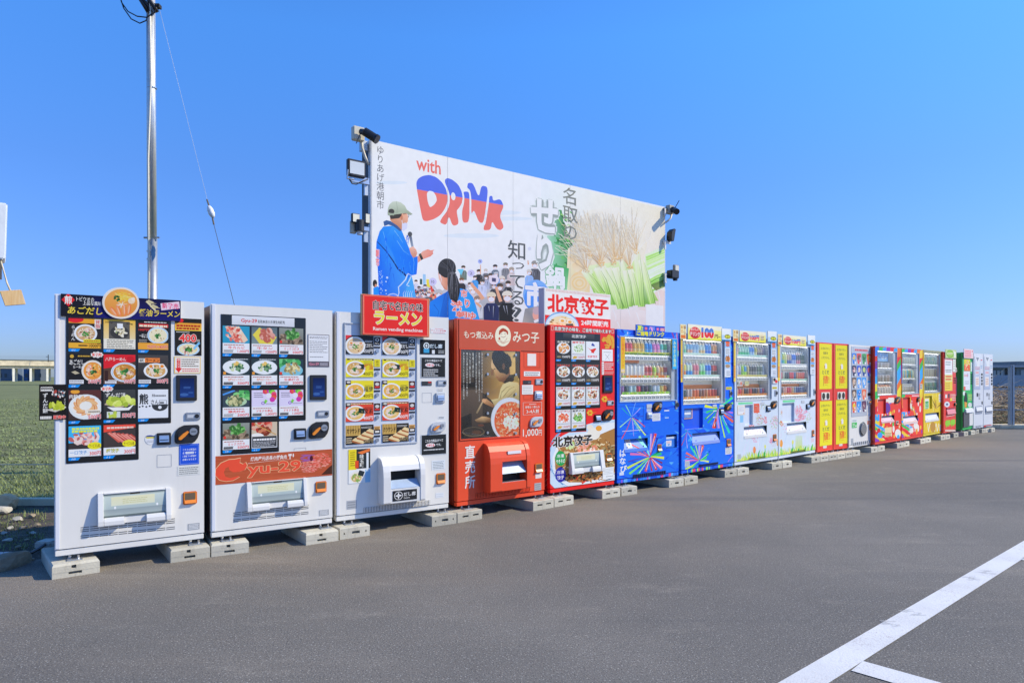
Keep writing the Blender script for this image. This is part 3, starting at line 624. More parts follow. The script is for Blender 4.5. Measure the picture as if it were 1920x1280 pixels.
# ---------------------------------------------------------------- vending machines: shared parts
ZB = .13
VA = (60, 530, 3.7647); VB = (60, 800, 4.2676); VC = (380, 560, 4.923); VD = (380, 790, 4.741); VE = (615, 540, 5.118); VF = (615, 770, 5.563)
VG = (835, 580, 6.4); VH = (835, 770, 6.096); VI = (1010, 530, 6.4); VJ = (1010, 720, 5.819); VK = (1145, 600, 7.529); VL = (1145, 740, 6.736)
VN = (1260, 600, 8.531); VO = (1260, 740, 8.0); VP = (1365, 600, 8.531); VQ = (1365, 740, 8.531); VR = (1520, 630, 5.331); VS = (1630, 640, 6.093); VT = (1750, 640, 6.735)
FOOT = None
class Machine:
    def __init__(s, bl, br, zt, label, front, side=None, D=.72, holes=(), name='vending_machine', cat='vending machine', grp='vending machines standing in the row', skirt=True, trim=None, back=None, gap=.012):
        s.face = Face(ground(*bl, ZB), ground(*br, ZB)); s.W = s.face.W - gap; s.zt = zt; s.D = D
        s.root = empty(name, (s.face.O.x, s.face.O.y, 0), s.face.rz(), label, cat, grp)
        s.holes = [(h[0] if len(h[0]) == 4 else s.bx(*h[0]), *h[1:]) for h in holes]   # ((u0,z0,u1,z1) or view box, depth, material)
        side = side or front; zs = ZB + .048 if skirt else ZB
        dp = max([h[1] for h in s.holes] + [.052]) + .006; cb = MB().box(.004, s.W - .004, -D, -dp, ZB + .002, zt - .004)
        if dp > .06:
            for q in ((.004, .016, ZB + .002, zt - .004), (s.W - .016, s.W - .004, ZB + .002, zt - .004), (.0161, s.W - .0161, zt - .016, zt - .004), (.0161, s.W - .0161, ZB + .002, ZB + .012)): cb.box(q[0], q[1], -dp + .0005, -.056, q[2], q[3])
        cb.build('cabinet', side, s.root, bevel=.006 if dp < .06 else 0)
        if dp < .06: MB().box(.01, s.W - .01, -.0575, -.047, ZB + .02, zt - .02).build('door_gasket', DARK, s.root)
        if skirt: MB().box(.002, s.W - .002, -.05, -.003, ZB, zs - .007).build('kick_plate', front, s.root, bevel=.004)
        s.z0 = zs; s._door(front)
        if trim: MB().box(.004, .03, .0, .006, zs + .004, zt - .004).build('hinge_trim', trim, s.root, bevel=.002)
        for u in (.09, s.W - .09): s.foot(u)
    def _door(s, mat):
        us = sorted({0, s.W} | {h[0][0] for h in s.holes} | {h[0][2] for h in s.holes}); zz = sorted({s.z0, s.zt} | {h[0][1] for h in s.holes} | {h[0][3] for h in s.holes})
        v = []; f = []
        def q(*p): n = len(v); v.extend(p); f.append(tuple(range(n, n + len(p))))
        for a, b in zip(us, us[1:]):
            for c, d in zip(zz, zz[1:]):
                if any(h[0][0] < (a + b) / 2 < h[0][2] and h[0][1] < (c + d) / 2 < h[0][3] for h in s.holes): continue
                q((a, 0, c), (b, 0, c), (b, 0, d), (a, 0, d))
        t = .046; q((0, 0, s.z0), (0, 0, s.zt), (0, t, s.zt), (0, t, s.z0)); q((s.W, 0, s.z0), (s.W, t, s.z0), (s.W, t, s.zt), (s.W, 0, s.zt))
        q((0, 0, s.zt), (s.W, 0, s.zt), (s.W, t, s.zt), (0, t, s.zt)); q((0, 0, s.z0), (0, t, s.z0), (s.W, t, s.z0), (s.W, 0, s.z0))
        if not s.holes: q((0, t, s.z0), (0, t, s.zt), (s.W, t, s.zt), (s.W, t, s.z0))
        mesh('door', v, f, mat, s.root)
        for h in s.holes:
            (a, c, b, d), dep, hm = h[:3]; y = dep
            mesh('recess', [(a, 0, c), (b, 0, c), (b, 0, d), (a, 0, d), (a, y, c), (b, y, c), (b, y, d), (a, y, d)], [(4, 5, 6, 7), (0, 1, 5, 4), (1, 2, 6, 5), (2, 3, 7, 6), (3, 0, 4, 7)], hm, s.root)
    def bx(s, V, x0, y0, x1, y1): return Print(s.face, view=V).box(x0, y0, x1, y1)
    def pt(s, V, x, y): return s.face.at(V[0] + x / V[2], V[1] + y / V[2])
    def foot(s, u):
        global FOOT
        if FOOT is None:
            o = MB().tube([(0, .05, .092), (0, .05, ZB + .004)], .011, 8).build('leveling_foot', STEEL, s.root)
            MB().tube([(0, .05, .085), (0, .05, .10)], .03, 10).build('pad', STEEL, o)
            MB().box(-.02, .075, -.045, .03, .093, .101).build('clamp_plate', GALV, o, bevel=.002); MB().tube([(.05, .0, .095), (.05, .0, .125)], .008, 6).build('bolt', STEEL, o)
            FOOT = o
        else: o = copy_tree(FOOT, s.root)
        o.location = (u, 0, 0)
    def pr(s, out=.0012, view=None, clip=None, **k): return Print(s.face, out, view, clip, **k)
    def plate(s, name, b, o0, o1, mat, bevel=.003, parent=None): return MB().box(b[0], b[2], o0, o1, b[1], b[3]).build(name, mat, parent or s.root, bevel=bevel)
    def screen(s, b, o=.004):
        f = s.plate('screen_bezel', b, -.002, o + .01, BLACK, .004); w, h = b[2] - b[0], b[3] - b[1]
        i = (b[0] + w * .17, b[1] + h * .13, b[2] - w * .14, b[3] - h * .12); P = s.pr(o + .011); P.unit(i)
        P.rectuv(i, '#0d1c4a', '#1b3a7c')
        P.ell(.3, .85, .3, .08, '#3a5f9c'); P.ell(.75, .75, .2, .05, '#2d4f8e'); P.greek(.25, .42, .75, .55, 2, '#4a6fae'); P.build('touch_screen', f, PRINTG)
    def coin_unit(s, b, o=.004, mat=None, lev='#f0912e'):
        mat = mat or BLACK; w, h = b[2] - b[0], b[3] - b[1]; U = lambda p: [(b[0] + w * x, b[3] - h * y) for x, y in p]
        base = MB().slab(U([(0, .6), (.03, .35), (.15, .13), (.38, 0), (.95, 0), (1, .06), (1, .45), (.93, .72), (.78, .97), (.08, 1), (0, .93)]), -.002, o + .014).build('coin_unit', mat, s.root, bevel=.005)
        c = (b[0] + w * .33, b[3] - h * .55); MB().tube([(c[0], -(o + .012), c[1]), (c[0], -(o + .022), c[1])], min(w, h) * .27, 16).build('knob_base', BLACK if mat is BLACK else STEEL, base)
        MB().slab(U([(.12, .68), (.30, .46), (.50, .30), (.56, .37), (.42, .58), (.22, .80), (.14, .78)]), o + .020, o + .034).build('lever', principled('lever_orange', alb(lev), .3) if 'lever_orange' not in bpy.data.materials else bpy.data.materials['lever_orange'], base, bevel=.003)
        c = (b[0] + w * .74, b[3] - h * .36); r = min(w, h) * .20
        MB().tube([(c[0], -(o + .012), c[1]), (c[0], -(o + .024), c[1])], r, 18).build('coin_ring', STEEL, base)
        MB().box(c[0] - r * .6, c[0] + r * .6, o + .0245, o + .026, c[1] - r * .1, c[1] + r * .1).build('coin_slot', DARK, base)
    def bill_slot(s, b, o=.004, frame=None):
        f = s.plate('bill_slot', b, -.002, o + .012, frame or BLACK, .004); w, h = b[2] - b[0], b[3] - b[1]
        MB().prism([(o + .0125, b[1] + h * .22), (o + .024, b[1] + h * .25), (o + .016, b[3] - h * .25), (o + .0125, b[3] - h * .2)], b[0] + w * .16, b[2] - w * .16).build('bill_mouth', STEEL, f)
        MB().box(b[0] + w * .2, b[2] - w * .2, o + .022, o + .0245, b[1] + h * .40, b[1] + h * .46).build('slit', DARK, f)
    def coin_return(s, b, o=.002, frame=None):
        w, h = b[2] - b[0], b[3] - b[1]; f = s.plate('coin_return', b, -.002, o + .008, frame or ORANGE, .006)
        MB().box(b[0] + w * .14, b[2] - w * .14, o + .0082, o + .0095, b[1] + h * .36, b[3] - h * .1).build('return_window', principled('return_pocket', alb('#6a5a48'), .3) if 'return_pocket' not in bpy.data.materials else bpy.data.materials['return_pocket'], f)
        MB().prism([(o + .008, b[1] + h * .06), (o + .022, b[1] + h * .12), (o + .008, b[1] + h * .38)], b[0] + w * .1, b[2] - w * .1).build('return_flap', ORANGE, f)
    def lock(s, b, o=.003):
        f = s.plate('lock_plate', b, -.002, o + .008, STEEL, .005); w, h = b[2] - b[0], b[3] - b[1]
        MB().box(b[0] + w * .12, b[2] - w * .3, o + .0082, o + .0092, b[1] + h * .3, b[3] - h * .3).build('handle', GREYP, f)
        c = (b[2] - w * .25, (b[1] + b[3]) / 2); MB().tube([(c[0], -(o + .008), c[1]), (c[0], -(o + .013), c[1])], h * .28, 10).build('keyhole', BLACK, f)
    def seam(s, b, o=.0012, colr='#8a8f98', w=.0022):
        P = s.pr(o)
        for q in ((b[0], b[3] - w, b[2], b[3]), (b[0], b[1], b[2], b[1] + w), (b[0], b[1], b[0] + w, b[3]), (b[2] - w, b[1], b[2], b[3])): P.rectuv(q, colr)
        P.build('access_hatch', s.root)
    def badge(s, b, base='#b9bcc0', ink='#4a4d52', n=4, name='rating_plate', seed=1, o=.0015):
        P = s.pr(o, clip=b).unit(b); P.rectuv(b, base); P.greek(.08, .08, .92, .92, n, ink, seed=seed); P.build(name, s.root, slab=b, slab_t=.001)
    def card(s, b, fn, no=None, o=.008, tagcol='#1b93ee', parent=None):
        P = s.pr(o, clip=b).unit(b); fn(P); k = P.build('product_card', s.root, PRINTG, slab=b, slab_t=.005)
        if no is not None:
            w, h = b[2] - b[0], b[3] - b[1]; t = (b[0], b[1] - h * .115, b[0] + w * .36, b[1] - h * .022)
            P = s.pr(o - .001).unit(t); P.poly([(0, 0), (1, 0), (.8, 1), (0, 1)], tagcol); P.text('%02d' % no, .25, .18, .58, .84, '#dff0ff', shear=.2); P.build('number_tag', k, PRINTG)
        return k
    def vents(s, V, x0, x1, ys, n, dy, gap=.1, hgt=.0042):
        """rows of short dark louvre slots; ys at x0, dy the rise over the width"""
        for y in ys:
            for i in range(n):
                xa = x0 + (x1 - x0) * (i + gap / 2) / n; xb = x0 + (x1 - x0) * (i + 1 - gap / 2) / n; yy = y + dy * (i + .5) / n
                u0, z = s.pt(V, xa, yy); u1, _ = s.pt(V, xb, yy)
                if VENT.get(0) is None: VENT[0] = MB().box(0, 1, -.001, .0012, -hgt / 2, hgt / 2).build('vent_slot', DARK, s.root); o = VENT[0]
                else: o = VENT[0].copy(); COL.objects.link(o); o.parent = s.root
                o.location = (u0, 0, z); o.scale = (u1 - u0, 1, 1)
    def grille(s, b, n, bar, dark=None, name='vent_grille'):
        f = s.plate(name, b, -.001, .002, dark or DARK, 0); mb = MB(); p = (b[2] - b[0]) / n
        for i in range(n): mb.box(b[0] + p * (i + .1), b[0] + p * (i + .62), .002, .009, b[1], b[3])
        tag(mb.build('louvre_bars', bar, f), kind='stuff')
    def wedge_hood(s, b, win, mat, depth=.056, flap=('#c3cfc9', '#8fa0a4')):
        """tilted delivery flap between two cheeks; b outer box, win the flap opening"""
        u0, z0, u1, z1 = b; w0, y0, w1, y1 = win; dt = .022
        ck = [(-.002, z0), (depth, z0), (depth, z0 + .035), (dt, z1), (-.002, z1)]
        mb = MB().prism(ck, u0, w0).prism(ck, w1, u1)
        bar = [(-.002, z0), (depth - .004, z0), (depth - .004, z0 + .03), (depth - .012, y0), (-.002, y0)]; mb.prism(bar, w0 + .001, (w0 + w1) / 2 - .07).prism(bar, (w0 + w1) / 2 + .07, w1 - .001)
        mb.prism([(-.002, z0 + .004), (depth - .03, z0 + .004), (depth - .03, y0), (-.002, y0)], (w0 + w1) / 2 - .0701, (w0 + w1) / 2 + .0701)
        mb.box(w0 + .001, w1 - .001, -.002, dt + .004, y1, z1 - .002)
        hd = mb.build('delivery_hood', mat, s.root, bevel=.003)
        P = s.pr(0, clip=None, step=1e-4); k = (depth - .022 - dt) / (y1 - y0); P.out = dt - .004; P.tilt = (y1, k); P.unit((w0, y0, w1, y1))
        P.rectuv((w0, y0, w1, y1), flap[0], flap[1]); P.rect(.0, .66, 1, 1, '#8b979b', '#a4b0ae'); P.rect(.12, .14, .82, .52, '#d9d6b2', '#cfd2ba'); P.rect(0, 0, 1, .1, '#75807e', '#a3afaa')
        P.rect(.42, 0, .58, .07, '#4a3b2c')
        for x in (.18, .86): P.ell(x, .60, .018, .06, '#f1f4f5', n=10)
        P.greek(.3, .22, .7, .46, 3, '#c3c08f'); P.rect(0, .92, 1, 1, '#5f6a6a')
        fl = P.build('flap', hd, PRINTG)
    def round_hood(s, b, op, mat, depth=.12, low=False):
        """bulging delivery hood with a curved top; b outer box, op the opening in its front"""
        u0, z0, u1, z1 = b; w0, y0, w1, y1 = op; d = depth; h = z1 - z0
        top = [(0, z1), (d * .35, z1 - .006), (d * .62, z1 - .03 * h / .5), (d * .85, z1 - .085 * h / .5), (d * .96, z1 - .15 * h / .5), (d, z1 - .21 * h / .5)]
        full = top + [(d, z0 + .012), (d - .012, z0), (0, z0)]
        r = (d + .001)
        body = MB().prism(full, u0, w0).prism([(o - .003, z) if 0 < i < len(full) - 1 else (o, z) for i, (o, z) in enumerate(full)], w1, u1)
        tb = [p for p in top if p[1] > y1]; last = top[len(tb) - 1] if tb else top[0]; nx = [p for p in top if p[1] <= y1]
        if nx: t = (last[1] - y1) / max(1e-6, last[1] - nx[0][1]); e = (last[0] + (nx[0][0] - last[0]) * t, y1)
        else: e = (d, y1)
        body.prism([(o - .008 if o > .01 else o, z - .003) for o, z in tb] + [(e[0] - .008, y1), (0, y1)], w0, w1)
        body.box(w0, w1, 0, d - .008, z0 + .004, y0)
        hd = body.build('delivery_hood', mat, s.root, bevel=.0025)
        MB().box(w0, w1, .001, .004, y0, y1).build('pocket_back', DARK, hd)
        ym = y0 + (y1 - y0) * .42; fm = bpy.data.materials.get('flap_steel') or principled('flap_steel', alb('#8fa3c0'), .5, metal=.1, var=.08, vscale=12)
        pf = [(d - .014, y0 + .004), (d - .010, y0 + .004), (.05, y0 + (y1 - y0) * .45), (.046, y0 + (y1 - y0) * .45)] if low else [(d - .014, ym), (d - .010, ym), (.03, y1 - .004), (.026, y1 - .004)]
        MB().prism(pf, w0 + .004, w1 - .004).build('flap', fm, hd)
        MB().box(w0 + .002, w1 - .002, .01, d - .02, y0, y0 + .006).build('pocket_floor', STEEL, hd)
        return hd
VENT = {}
TRIM = principled('pale_trim', alb('#d3d7e2'), .3)
def yen(P, t, x0, y0, x1, y1, col='#d8232a', ol='#ffffff'): P.text(t, x0, y0, x1, y1, col, bold=.03, outline=ol, ow=.06)

# ---------------------------------------------------------------- 1: white frozen ramen machine
m = Machine((102.2, 1043.7), (385.8, 1008.6), 1.955, 'white frozen food machine with navy ramen banner and round bowl sign on top', WHITE, SIDE, trim=TRIM)
u0, u1, u2 = m.pt(VA, 240, 760)[0], m.pt(VA, 981, 630)[0], m.pt(VA, 753, 1130)[0]
zt_, zm_, zb_ = m.pt(VA, 610, 250)[1], m.pt(VA, 866, 992)[1], m.pt(VA, 495, 1261)[1]
MB().slab([(u0, zb_), (u2, zb_), (u2, zm_), (u1, zm_), (u1, zt_), (u0, zt_)], -.001, .004).build('display_panel', BLACKP, m.root, bevel=.002)
def grid(m, V, cols, rows, ycol):
    us = [(m.pt(V, a, ycol)[0], m.pt(V, b, ycol)[0]) for a, b in cols]; zs = [(m.pt(V, (cols[0][0] + cols[0][1]) / 2, b)[1], m.pt(V, (cols[0][0] + cols[0][1]) / 2, a)[1]) for a, b in rows]
    return [(a, c, b, d) for c, d in zs for a, b in us]
G1 = grid(m, VA, [(258, 487), (505, 729), (748, 960)], [(251, 462), (503, 714), (757, 968), (1009, 1224)], 740)
def k1(P):
    P.rect(0, 0, 1, 1, '#2c2622'); P.rect(0, 0, 1, .17, '#f0a92c'); P.rect(0, .82, 1, 1, '#f3b537'); P.ell(.2, .04, .26, .12, '#d8232a'); P.rect(.8, .02, .98, .34, '#e9e4da'); P.text('背脂', .82, .04, .97, .32, '#c0202a', vert=True, bold=.03)
    bowl(P, .52, .5, .36, .3, broth='#c9a070', pal=('#efe2c4', '#e2cfa2', '#f4ead6'), seed=1, meat='#c98b80', egg=False); P.text('らーめん', .08, .25, .2, .75, '#f4f1ea', vert=True, shear=.1); P.text('1000円', .62, .84, .99, .98, '#1d1a18', bold=.03); P.greek(.3, .85, .58, .97, 1, '#2a2420'); P.rect(.45, .7, .98, .8, '#d9d832'); P.greek(.48, .71, .97, .79, 1, '#a62b2b')
def k2(P):
    P.rect(0, 0, 1, 1, '#eab735', '#ded6b4'); P.rect(.16, .06, .82, .66, '#5b5750'); P.ell(.5, .44, .3, .22, '#3c3a38'); bits(P, .5, .42, .22, .16, ['#d9cfae', '#c9b98e', '#efe9d6', '#8a9c62'], 26, 4, .03, .07); P.rect(.42, .13, .6, .3, '#dfe2e4'); P.text('200g', .04, .07, .28, .14, '#2b2416', bold=.03); P.text('30g', .7, .1, .92, .17, '#2b2416', bold=.03); P.rect(0, .66, 1, 1, '#e6e1d0'); P.greek(.1, .68, .95, .98, 5, '#6f6a5e', seed=3)
def k3(P):
    P.rect(0, 0, 1, 1, '#221f1e'); P.greek(.2, .01, .95, .08, 1, '#d9d5cc'); P.rect(.02, .1, 1, .22, '#d6282c'); P.greek(.04, .11, .98, .21, 1, '#f6e9c8', .7); P.text('100円引', .02, .26, .4, .36, '#e03a32', bold=.03); bowl(P, .66, .5, .36, .3, rim='#dfeef6', rim2='#5aa6d8', broth='#e6dcb8', pal=('#efe6c8', '#dccf9f'), seed=3, meat=None, egg=False); P.text('一味よし', .04, .45, .32, .6, '#f2efe8', shear=.2); P.rect(0, .77, 1, 1, '#f0a83a'); P.text('750円→400円', .3, .84, .98, .97, '#d8232a', bold=.03, outline='#fff3d0'); P.greek(.03, .64, .3, .76, 2, '#a9a69e')
def k4(P):
    P.rect(0, 0, 1, 1, '#1f1e20'); bowl(P, .74, .56, .35, .36, rim='#d9d5cb', broth='#e0923c', pal=('#f2c862', '#f4dc8e', '#e8a44a'), seed=6, meat='#e87a45', egg=False, green='#31522b'); P.text('あごだし', .03, .18, .48, .36, '#f4f1ea', bold=.02); P.text('らーめん', .14, .38, .46, .48, '#f4f1ea'); P.greek(.28, .03, .8, .09, 1, '#c9a03a', .7); P.ell(.1, .08, .06, .06, '#c9a03a'); P.poly([(.08, .6), (.2, .56), (.34, .64), (.2, .68)], '#b4a98c'); P.rect(.02, .86, .46, .99, '#d9d9dc'); P.greek(.04, .87, .44, .98, 2, '#6d6d72'); yen(P, '500円', .6, .84, .99, .99)
def k5(P):
    P.rect(0, 0, 1, 1, '#3a302c', '#6a4a36'); P.poly([(0, 0), (1, 0), (1, .22), (.4, .42), (0, .48)], '#d3242c'); P.text('八戸らーめん', .05, .1, .7, .22, '#fff6ea', bold=.02); P.ell(.84, .16, .12, .11, '#c01f28'); bowl(P, .66, .6, .44, .34, rim='#e6ebf0', rim2='#7fa6c9', broth='#c07f33', pal=('#e8bd62', '#f2d48a', '#b8742c'), seed=8, meat='#b98a66', egg=False); P.rect(.04, .87, .4, .99, '#d9d9dc'); P.greek(.06, .88, .38, .98, 2, '#6d6d72'); yen(P, '500円', .64, .84, .99, .99); P.rect(.03, .55, .14, .9, '#3a2420')
def k6(P):
    P.rect(0, 0, 1, 1, '#4b4644', '#262323'); P.rect(.02, .12, .22, .26, '#e8e3da'); P.text('横町', .04, .13, .2, .25, '#262222', bold=.03); P.rect(.22, .1, .72, .26, '#e8813a'); P.text('ラーメン', .25, .12, .7, .25, '#3a241c', bold=.03); bowl(P, .58, .55, .4, .27, rim='#e8eaec', broth='#cfa062', pal=('#efdcaa', '#d9b878'), seed=11, meat='#e9d8cc', egg=True); P.rect(.02, .86, .42, .99, '#d9d9dc'); P.greek(.04, .87, .4, .98, 2, '#6d6d72'); yen(P, '500円', .62, .83, .99, .99)
def k7(P):
    P.rect(0, 0, 1, 1, '#5a2f2c', '#3a3230'); P.ell(.52, .56, .52, .42, '#d6dcdc', n=26); P.ell(.52, .55, .44, .35, '#e6e4dc', n=24); gyoza(P, .52, .52, .44, .36, 12); P.text('肉餃子', .02, .14, .42, .28, '#f2eee6', bold=.02); P.rect(.5, .66, .98, .78, '#e6ddcc'); P.greek(.6, .68, .97, .77, 1, '#5a4a3a'); P.ell(.2, .05, .14, .07, '#e8a23a'); yen(P, '500円', .6, .82, .99, .97)
def k8(P):
    P.rect(0, 0, 1, 1, '#3f4142', '#2a2a29'); P.poly([(.02, .5), (.5, .62), (.9, .5), (1, .3), (.2, .3)], '#b9a58a'); bits(P, .52, .4, .42, .12, ['#b9c84a', '#c9d860', '#9db23a', '#d9e27c'], 26, 5, .08, .16); P.poly([(.1, .58), (.75, .62), (.96, .5), (.8, .7), (.3, .72)], '#e8e8e4'); P.text('ずんだ餅', .05, .1, .68, .24, '#f4f2ec', bold=.03); P.rect(.1, .74, .52, .95, '#c9d0c9'); bits(P, .31, .85, .17, .07, ['#b9c84a', '#9db23a'], 10, 6, .04, .09); yen(P, '550円', .58, .8, .99, .96, '#d8232a')
def k9(P):
    P.rect(0, 0, 1, 1, '#e3e6ea', '#d9dce1'); c = '#35373b'; P.text('熊', .03, .14, .34, .52, c, bold=.05); P.text('さん', .42, .36, .68, .52, c, bold=.03); P.text('麺', .45, .16, .56, .26, c); P.greek(.57, .17, .93, .25, 1, '#6a6d72', .7); P.frame(.7, .38, .95, .53, .012, c); P.greek(.72, .41, .86, .5, 1, c, .7); P.rect(.45, .53, 1, .56, c); P.ell(.72, .56, .27, .2, c, a0=0, a1=math.pi); P.ell(.72, .63, .06, .06, '#e3e6ea', n=12)
    for x, y in ((.05, .6), (.15, .58), (.27, .6), (.38, .58)): P.ell(x, y, .035, .03, c, n=8)
def k10(P):
    P.rect(0, 0, 1, .78, '#38b2e8'); P.poly([(0, .55), (.6, .5), (1, .72), (1, .8), (0, .8)], '#3a3433'); bits(P, .5, .4, .46, .22, ['#e9c2b8', '#d98c84', '#f1dcd2', '#b8605c', '#efd0c4'], 60, 9, .05, .11); P.greek(.1, .03, .95, .2, 2, '#d9e04a', .8); P.rect(0, .75, 1, 1, '#eceff1'); P.ell(.8, .66, .22, .12, '#e9e02c'); P.text('サービス価格', .63, .6, .96, .72, '#7a5a1a', bold=.02); P.text('一口餃子', .04, .8, .56, .92, '#2a86c9', bold=.03); yen(P, '300円', .64, .84, .99, .98, '#d8343a')
def k11(P):
    P.rect(0, 0, 1, .78, '#423a38'); P.poly([(0, 0), (1, 0), (1, .1), (.0, .24)], '#e04a38'); P.greek(.1, .04, .95, .12, 1, '#f6d8c8', .8)
    for i in range(6): x = .1 + i * .13; y = .36 + .02 * i; P.poly([(x, y - .1), (x + .12, y - .14), (x + .5, y + .18), (x + .36, y + .24)], ['#c8584a', '#d8786a', '#b8483c'][i % 3]); P.stroke([(x + .06, y - .1), (x + .42, y + .18)], .03, '#e8a090')
    P.rect(0, .75, 1, 1, '#eceff1'); P.ell(.8, .64, .22, .12, '#e9e02c'); P.text('サービス価格', .63, .58, .96, .70, '#7a5a1a', bold=.02); P.text('棒餃子', .08, .79, .48, .92, '#c9c03a', bold=.03, outline='#6a7a3a', ow=.03); yen(P, '300円', .64, .84, .99, .98, '#d8343a')
for i, fn in enumerate((k1, k2, k3, k4, k5, k6, k7, k8, k9, k10, k11)): m.card(G1[i], fn, i + 1)
for x, y in ((458, 508), (528, 748)):
    P = m.pr(.011, VA); n = 18
    P.poly([(x + 44 * (1 + .08 * (-1) ** i) * math.cos(6.28 * i / n), y + 21 * (1 + .15 * (-1) ** i) * math.sin(6.28 * i / n)) for i in range(n)], '#f6f3ec'); P.text('新発売!', x - 34, y - 12, x + 34, y + 12, '#e0402a', bold=.04); P.build('sticker', m.root)
# navy banner with bowl disc
B = (m.pt(VA, 203, 150)[0], m.pt(VA, 625, 254)[1], m.pt(VA, 1047, 200)[0], m.pt(VA, 625, 102)[1])
P = m.pr(.016, VA, B); P.rectuv(B, '#14143a', '#1b1b66'); P.poly([(203, 70), (420, 80), (440, 260), (203, 240)], '#1a1a24')
P.poly([(208, 120), (255, 75), (302, 122), (257, 168)], '#d8262c'); P.text('煎', 228, 92, 284, 152, '#f6efe8', bold=.04)
P.text('トビウオの', 312, 103, 437, 132, '#f4f1ea'); P.text('上品な風味', 358, 132, 490, 162, '#f4f1ea'); P.text('あごだし', 250, 170, 497, 224, '#ead04a', bold=.03, shear=.15)
P.text('醤油ラーメン', 753, 192, 1044, 242, '#ead04a', bold=.03, shear=.15)
for dx, dy, s in ((0, 0, 1), (30, 32, .8)): P.poly([(800 + dx, 135 + dy), (822 + dx, 122 + dy), (860 + dx, 140 + dy), (838 + dx, 150 + dy), (846 + dx, 178 + dy), (826 + dx, 160 + dy)], '#cfc49a'); P.poly([(806 + dx, 124 + dy), (832 + dx, 150 + dy), (880 + dx, 150 + dy), (850 + dx, 142 + dy)], '#b8ab80')
P.poly([(905, 147), (1036, 134), (1042, 182), (911, 196)], '#f0d6e2'); P.text('新発売', 916, 146, 1032, 186, '#d82a6a', bold=.03)
P.build('banner', m.root, slab=B, slab_t=.012)
D1 = (626, 145); P = m.pr(.024, VA); P.ell(*D1, 129, 111, '#d8d2cc', n=40); P.ell(*D1, 122, 104, '#e6d9c6', n=40); P.ell(*D1, 116, 98, '#e0a050', n=40, col2='#d98a3a')
r = random.Random(5)
for i in range(46):
    a = r.uniform(0, 6.28); q = r.uniform(0, 52); x, y = 640 + q * math.cos(a), 108 + q * .62 * math.sin(a); P.stroke([(x - 22, y + r.uniform(-14, 14)), (x, y), (x + 22, y + r.uniform(-14, 14))], r.uniform(4, 7), r.choice(['#f2ce4a', '#f6e07a', '#e8b73a']))
for x, y, a in ((575, 205, .9), (610, 200, 1.2), (650, 195, 1.5), (682, 190, 1.7)): P.ell(x, y, 42, 15, '#e8763c', rot=a, col2='#f2a06a'); P.ell(x, y, 30, 5, '#f6c49a', rot=a, n=10)
for i in range(16): a = r.uniform(0, 6.28); P.stroke([(632, 155), (632 + 38 * math.cos(a), 155 + 26 * math.sin(a))], 4, '#f6ecd9', w2=1)
P.unit(None); P.view(VA); bits(P, 598, 112, 20, 15, ['#2e4a26', '#3d6430', '#22381e'], 16, 3, 5, 10); P.ell(700, 130, 26, 22, '#f0d9b8', n=8); P.ell(712, 118, 14, 14, '#f6e8d2', n=7)
du, dz = m.pt(VA, *D1); ru = m.pt(VA, D1[0] + 129, D1[1])[0] - du; rz_ = m.pt(VA, D1[0], D1[1] - 111)[1] - dz
disc = MB().slab([(du + ru * math.cos(6.283 * i / 40), dz + rz_ * math.sin(6.283 * i / 40)) for i in range(40)], .010, .0235).build('bowl_sign', WHITEP, m.root); o = P.build('bowl_picture', disc); 
# right column
b = m.bx(VA, 1008, 253, 1197, 513); P = m.pr(.002, VA, b); P.unit(b); P.rect(0, 0, 1, 1, '#262422'); P.rect(0, .12, 1, .33, '#f0a23a', '#f6d24a'); P.ell(.22, .06, .1, .05, '#d8262c'); P.greek(.06, .15, .96, .30, 2, '#b02a22', .7); P.greek(.05, .35, .55, .39, 1, '#d9d5cc'); P.text('400', .16, .42, .8, .64, '#e23a36', bold=.05, outline='#fff4ea'); P.text('円', .82, .56, .92, .64, '#f2e8dc'); bowl(P, .5, .83, .42, .17, rim='#dff0f8', rim2='#4fb0de', broth='#e8dcb0', pal=('#efe6c8', '#d8c48a'), seed=2, meat='#a8463a', egg=False); P.stroke([(.7, .82), (.92, .64)], .07, '#7cc0ea'); P.build('poster', m.root, slab=b, slab_t=.0015)
b = m.bx(VA, 1003, 522, 1190, 640); P = m.pr(.0025, VA, b); P.unit(b); P.rect(0, 0, 1, 1, '#e8c46a'); P.rect(.03, .04, .97, .96, '#f3eee4'); P.poly([(.1, .1), (.23, .1), (.23, .68), (.3, .68), (.165, .96), (.03, .68), (.1, .68)], '#d8282c'); P.text('購入方法', .12, .12, .215, .66, '#fbeee2', vert=True); P.greek(.27, .1, .93, .62, 4, '#6b6258', seed=4); P.greek(.3, .68, .95, .92, 2, '#d8483c', seed=6); P.build('instruction_sticker', m.root, slab=b, slab_t=.001)
m.screen(m.bx(VA, 1017, 652, 1163, 832)); m.lock(m.bx(VA, 1082, 914, 1187, 967)); m.coin_unit(m.bx(VA, 1006, 1003, 1180, 1132)); m.bill_slot(m.bx(VA, 880, 1058, 980, 1142))
P = m.pr(.002, VA); P.ell(835, 1105, 38, 35, '#e9ecf2', n=28); P.ell(835, 1088, 34, 14, '#3a4a86', a0=math.pi, a1=6.283); P.rect(805, 1086, 866, 1098, '#cfc25a'); P.greek(808, 1108, 862, 1130, 2, '#8a90a0'); P.build('round_sticker', m.root)
m.seam(m.bx(VB, 1000, 222, 1116, 321))
b = m.bx(VB, 1178, 135, 1338, 300); P = m.pr(.0025, VB, b); P.unit(b); P.rect(0, 0, 1, 1, '#2050c8'); P.frame(.04, .04, .96, .96, .015, '#9fb8f0')
